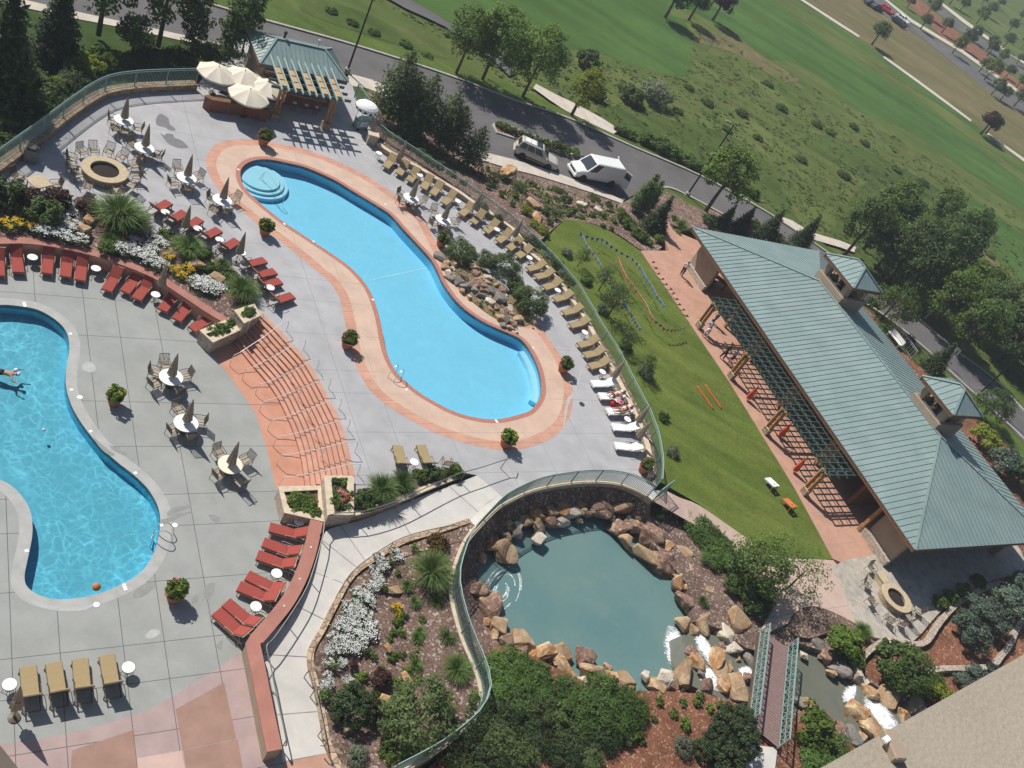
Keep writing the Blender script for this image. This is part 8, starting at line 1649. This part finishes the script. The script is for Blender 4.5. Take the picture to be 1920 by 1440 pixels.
p = G(1149, 761, U); t = thing('beach_bag', "bright red beach bag on the deck between the two sunbathers' loungers", 'bag', p, .6); mb = MB(); V = []; 
mb.lathe([(.20, 0), (.25, .1), (.24, .3), (.15, .42), (.13, .42), (.2, .3), (.2, .1), (0, .05)], 14); mb.v = [(x*1.25, y*.8, z) for x, y, z in mb.v]; mb.build('bag_body', 'cloth_red', t); mb = MB(); mb.tube(smooth([(-.14, .02, .4), (-.08, .02, .6), (.08, .02, .6), (.14, .02, .4)], 3), .014, 5); mb.build('strap', 'cloth_red', t)
def standing(px, py, z, ang, label, clothes, hair='hair_dark', skin='skin', **k): return person(label, G(px, py, z), ang, stand(**k), clothes, hair, skin)
standing(131, 33, RD+.12, rad(30), "pedestrian in a pale blue shirt and dark trousers walking on the pavement", (('shirt', 'shirt', 'cloth_white'), ('shirt_back', 'band', 'cloth_blue'), ('trousers', 'trousers', 'cloth_navy')), step=.22)
standing(1276, 516, LW+.03, rad(-100), "person in a white shirt and blue cap leaning over at the pavilion corner", (('shirt', 'shirt', 'cloth_white'), ('shorts', 'trousers', 'cloth_navy'), ('cap', 'cap', 'cloth_blue')), lean=.35, al=.5, ar=.4)
standing(1336, 606, LW+.03, rad(-150), "person in dark clothes standing under the first pergola bay", (('shirt', 'shirt', 'plastic_dark'), ('trousers', 'trousers', 'plastic_dark')), al=.6, ar=.2, skin='skin')
standing(1320, 632, LW+.03, rad(120), "person in a lilac shirt bending forward in the first pergola bay", (('shirt', 'shirt', 'cloth_lilac'), ('trousers', 'trousers', 'cloth_white')), lean=.5, al=.5, ar=.7)
standing(1352, 672, LW+.03, rad(-40), "person in a dark olive top standing by the second pergola post", (('shirt', 'shirt', 'leaf_dark'), ('trousers', 'trousers', 'cloth_navy')), al=.3)
standing(1366, 682, LW+.03, rad(180), "person in a pale lilac shirt beside the second pergola post", (('shirt', 'shirt', 'cloth_lilac'), ('shorts', 'shorts', 'cloth_navy')), ar=.4, lean=.2)
standing(433, 196, U, rad(-60), "person in a blue shirt standing behind the brick bar wall under the umbrellas", (('shirt', 'shirt', 'cloth_blue'), ('trousers', 'trousers', 'cloth_navy')))
fl = {'pelvis': (0, 0, 0), 'chest': (.38, 0, .02), 'neck': (.58, 0, .06), 'head': (.73, 0, .12), 'face': (.5, 0, .85)}
for s_, y_ in (('l', 1), ('r', -1)): fl.update({'sh'+s_: (.5, y_*.19, .02), 'el'+s_: (.62, y_*.45, -.04), 'wr'+s_: (.85, y_*.52, 0), 'hip'+s_: (-.06, y_*.09, -.02), 'kn'+s_: (-.48, y_*.14, -.12), 'an'+s_: (-.86, y_*.2, -.1), 'to'+s_: (-1.0, y_*.22, -.14)})
p = G(4, 697, -.1); person("swimmer in a white cap stretched out in the waved pool at the left edge", (p.x, p.y, -.12), rad(25), fl, (('shorts', 'shorts', 'cloth_navy'), ('swim_cap', 'cap', 'cloth_white')), 'hair_dark', 'skin')
p = G(30, 694, -.06); mb = MB(); mb.lathe([(.11*math.sin(math.pi*k/8), .02-.11*math.cos(math.pi*k/8)) for k in range(9)], 12, (p.x, p.y, -.08)); tag(mb.build('white_ball', 'cloth_white', smooth=True), "small white ball floating beside the swimmer", 'ball')
p = G(82, 806, -.06); mb = MB(); mb.lathe([(.08*math.sin(math.pi*k/8), .02-.08*math.cos(math.pi*k/8)) for k in range(9)], 12, (p.x, p.y, -.08)); tag(mb.build('white_float', 'cloth_white', smooth=True), "tiny white float drifting in the middle of the waved pool", 'float')

# thin summer air between the balcony and the far hillside
hz, n, l, b = mk('air'); n.remove(b); pv = n.new('ShaderNodeVolumePrincipled'); pv.inputs['Color'].default_value = (.80, .88, 1, 1); pv.inputs['Density'].default_value = .00042; l.new(pv.outputs[0], n['Material Output'].inputs['Volume']); MATS['air'] = hz
tag(MB().box((0, 1245, 19.5), (3460, 2640, 45)).build('haze', 'air'), "thin pale summer haze over the golf course", 'haze', None, 'stuff')
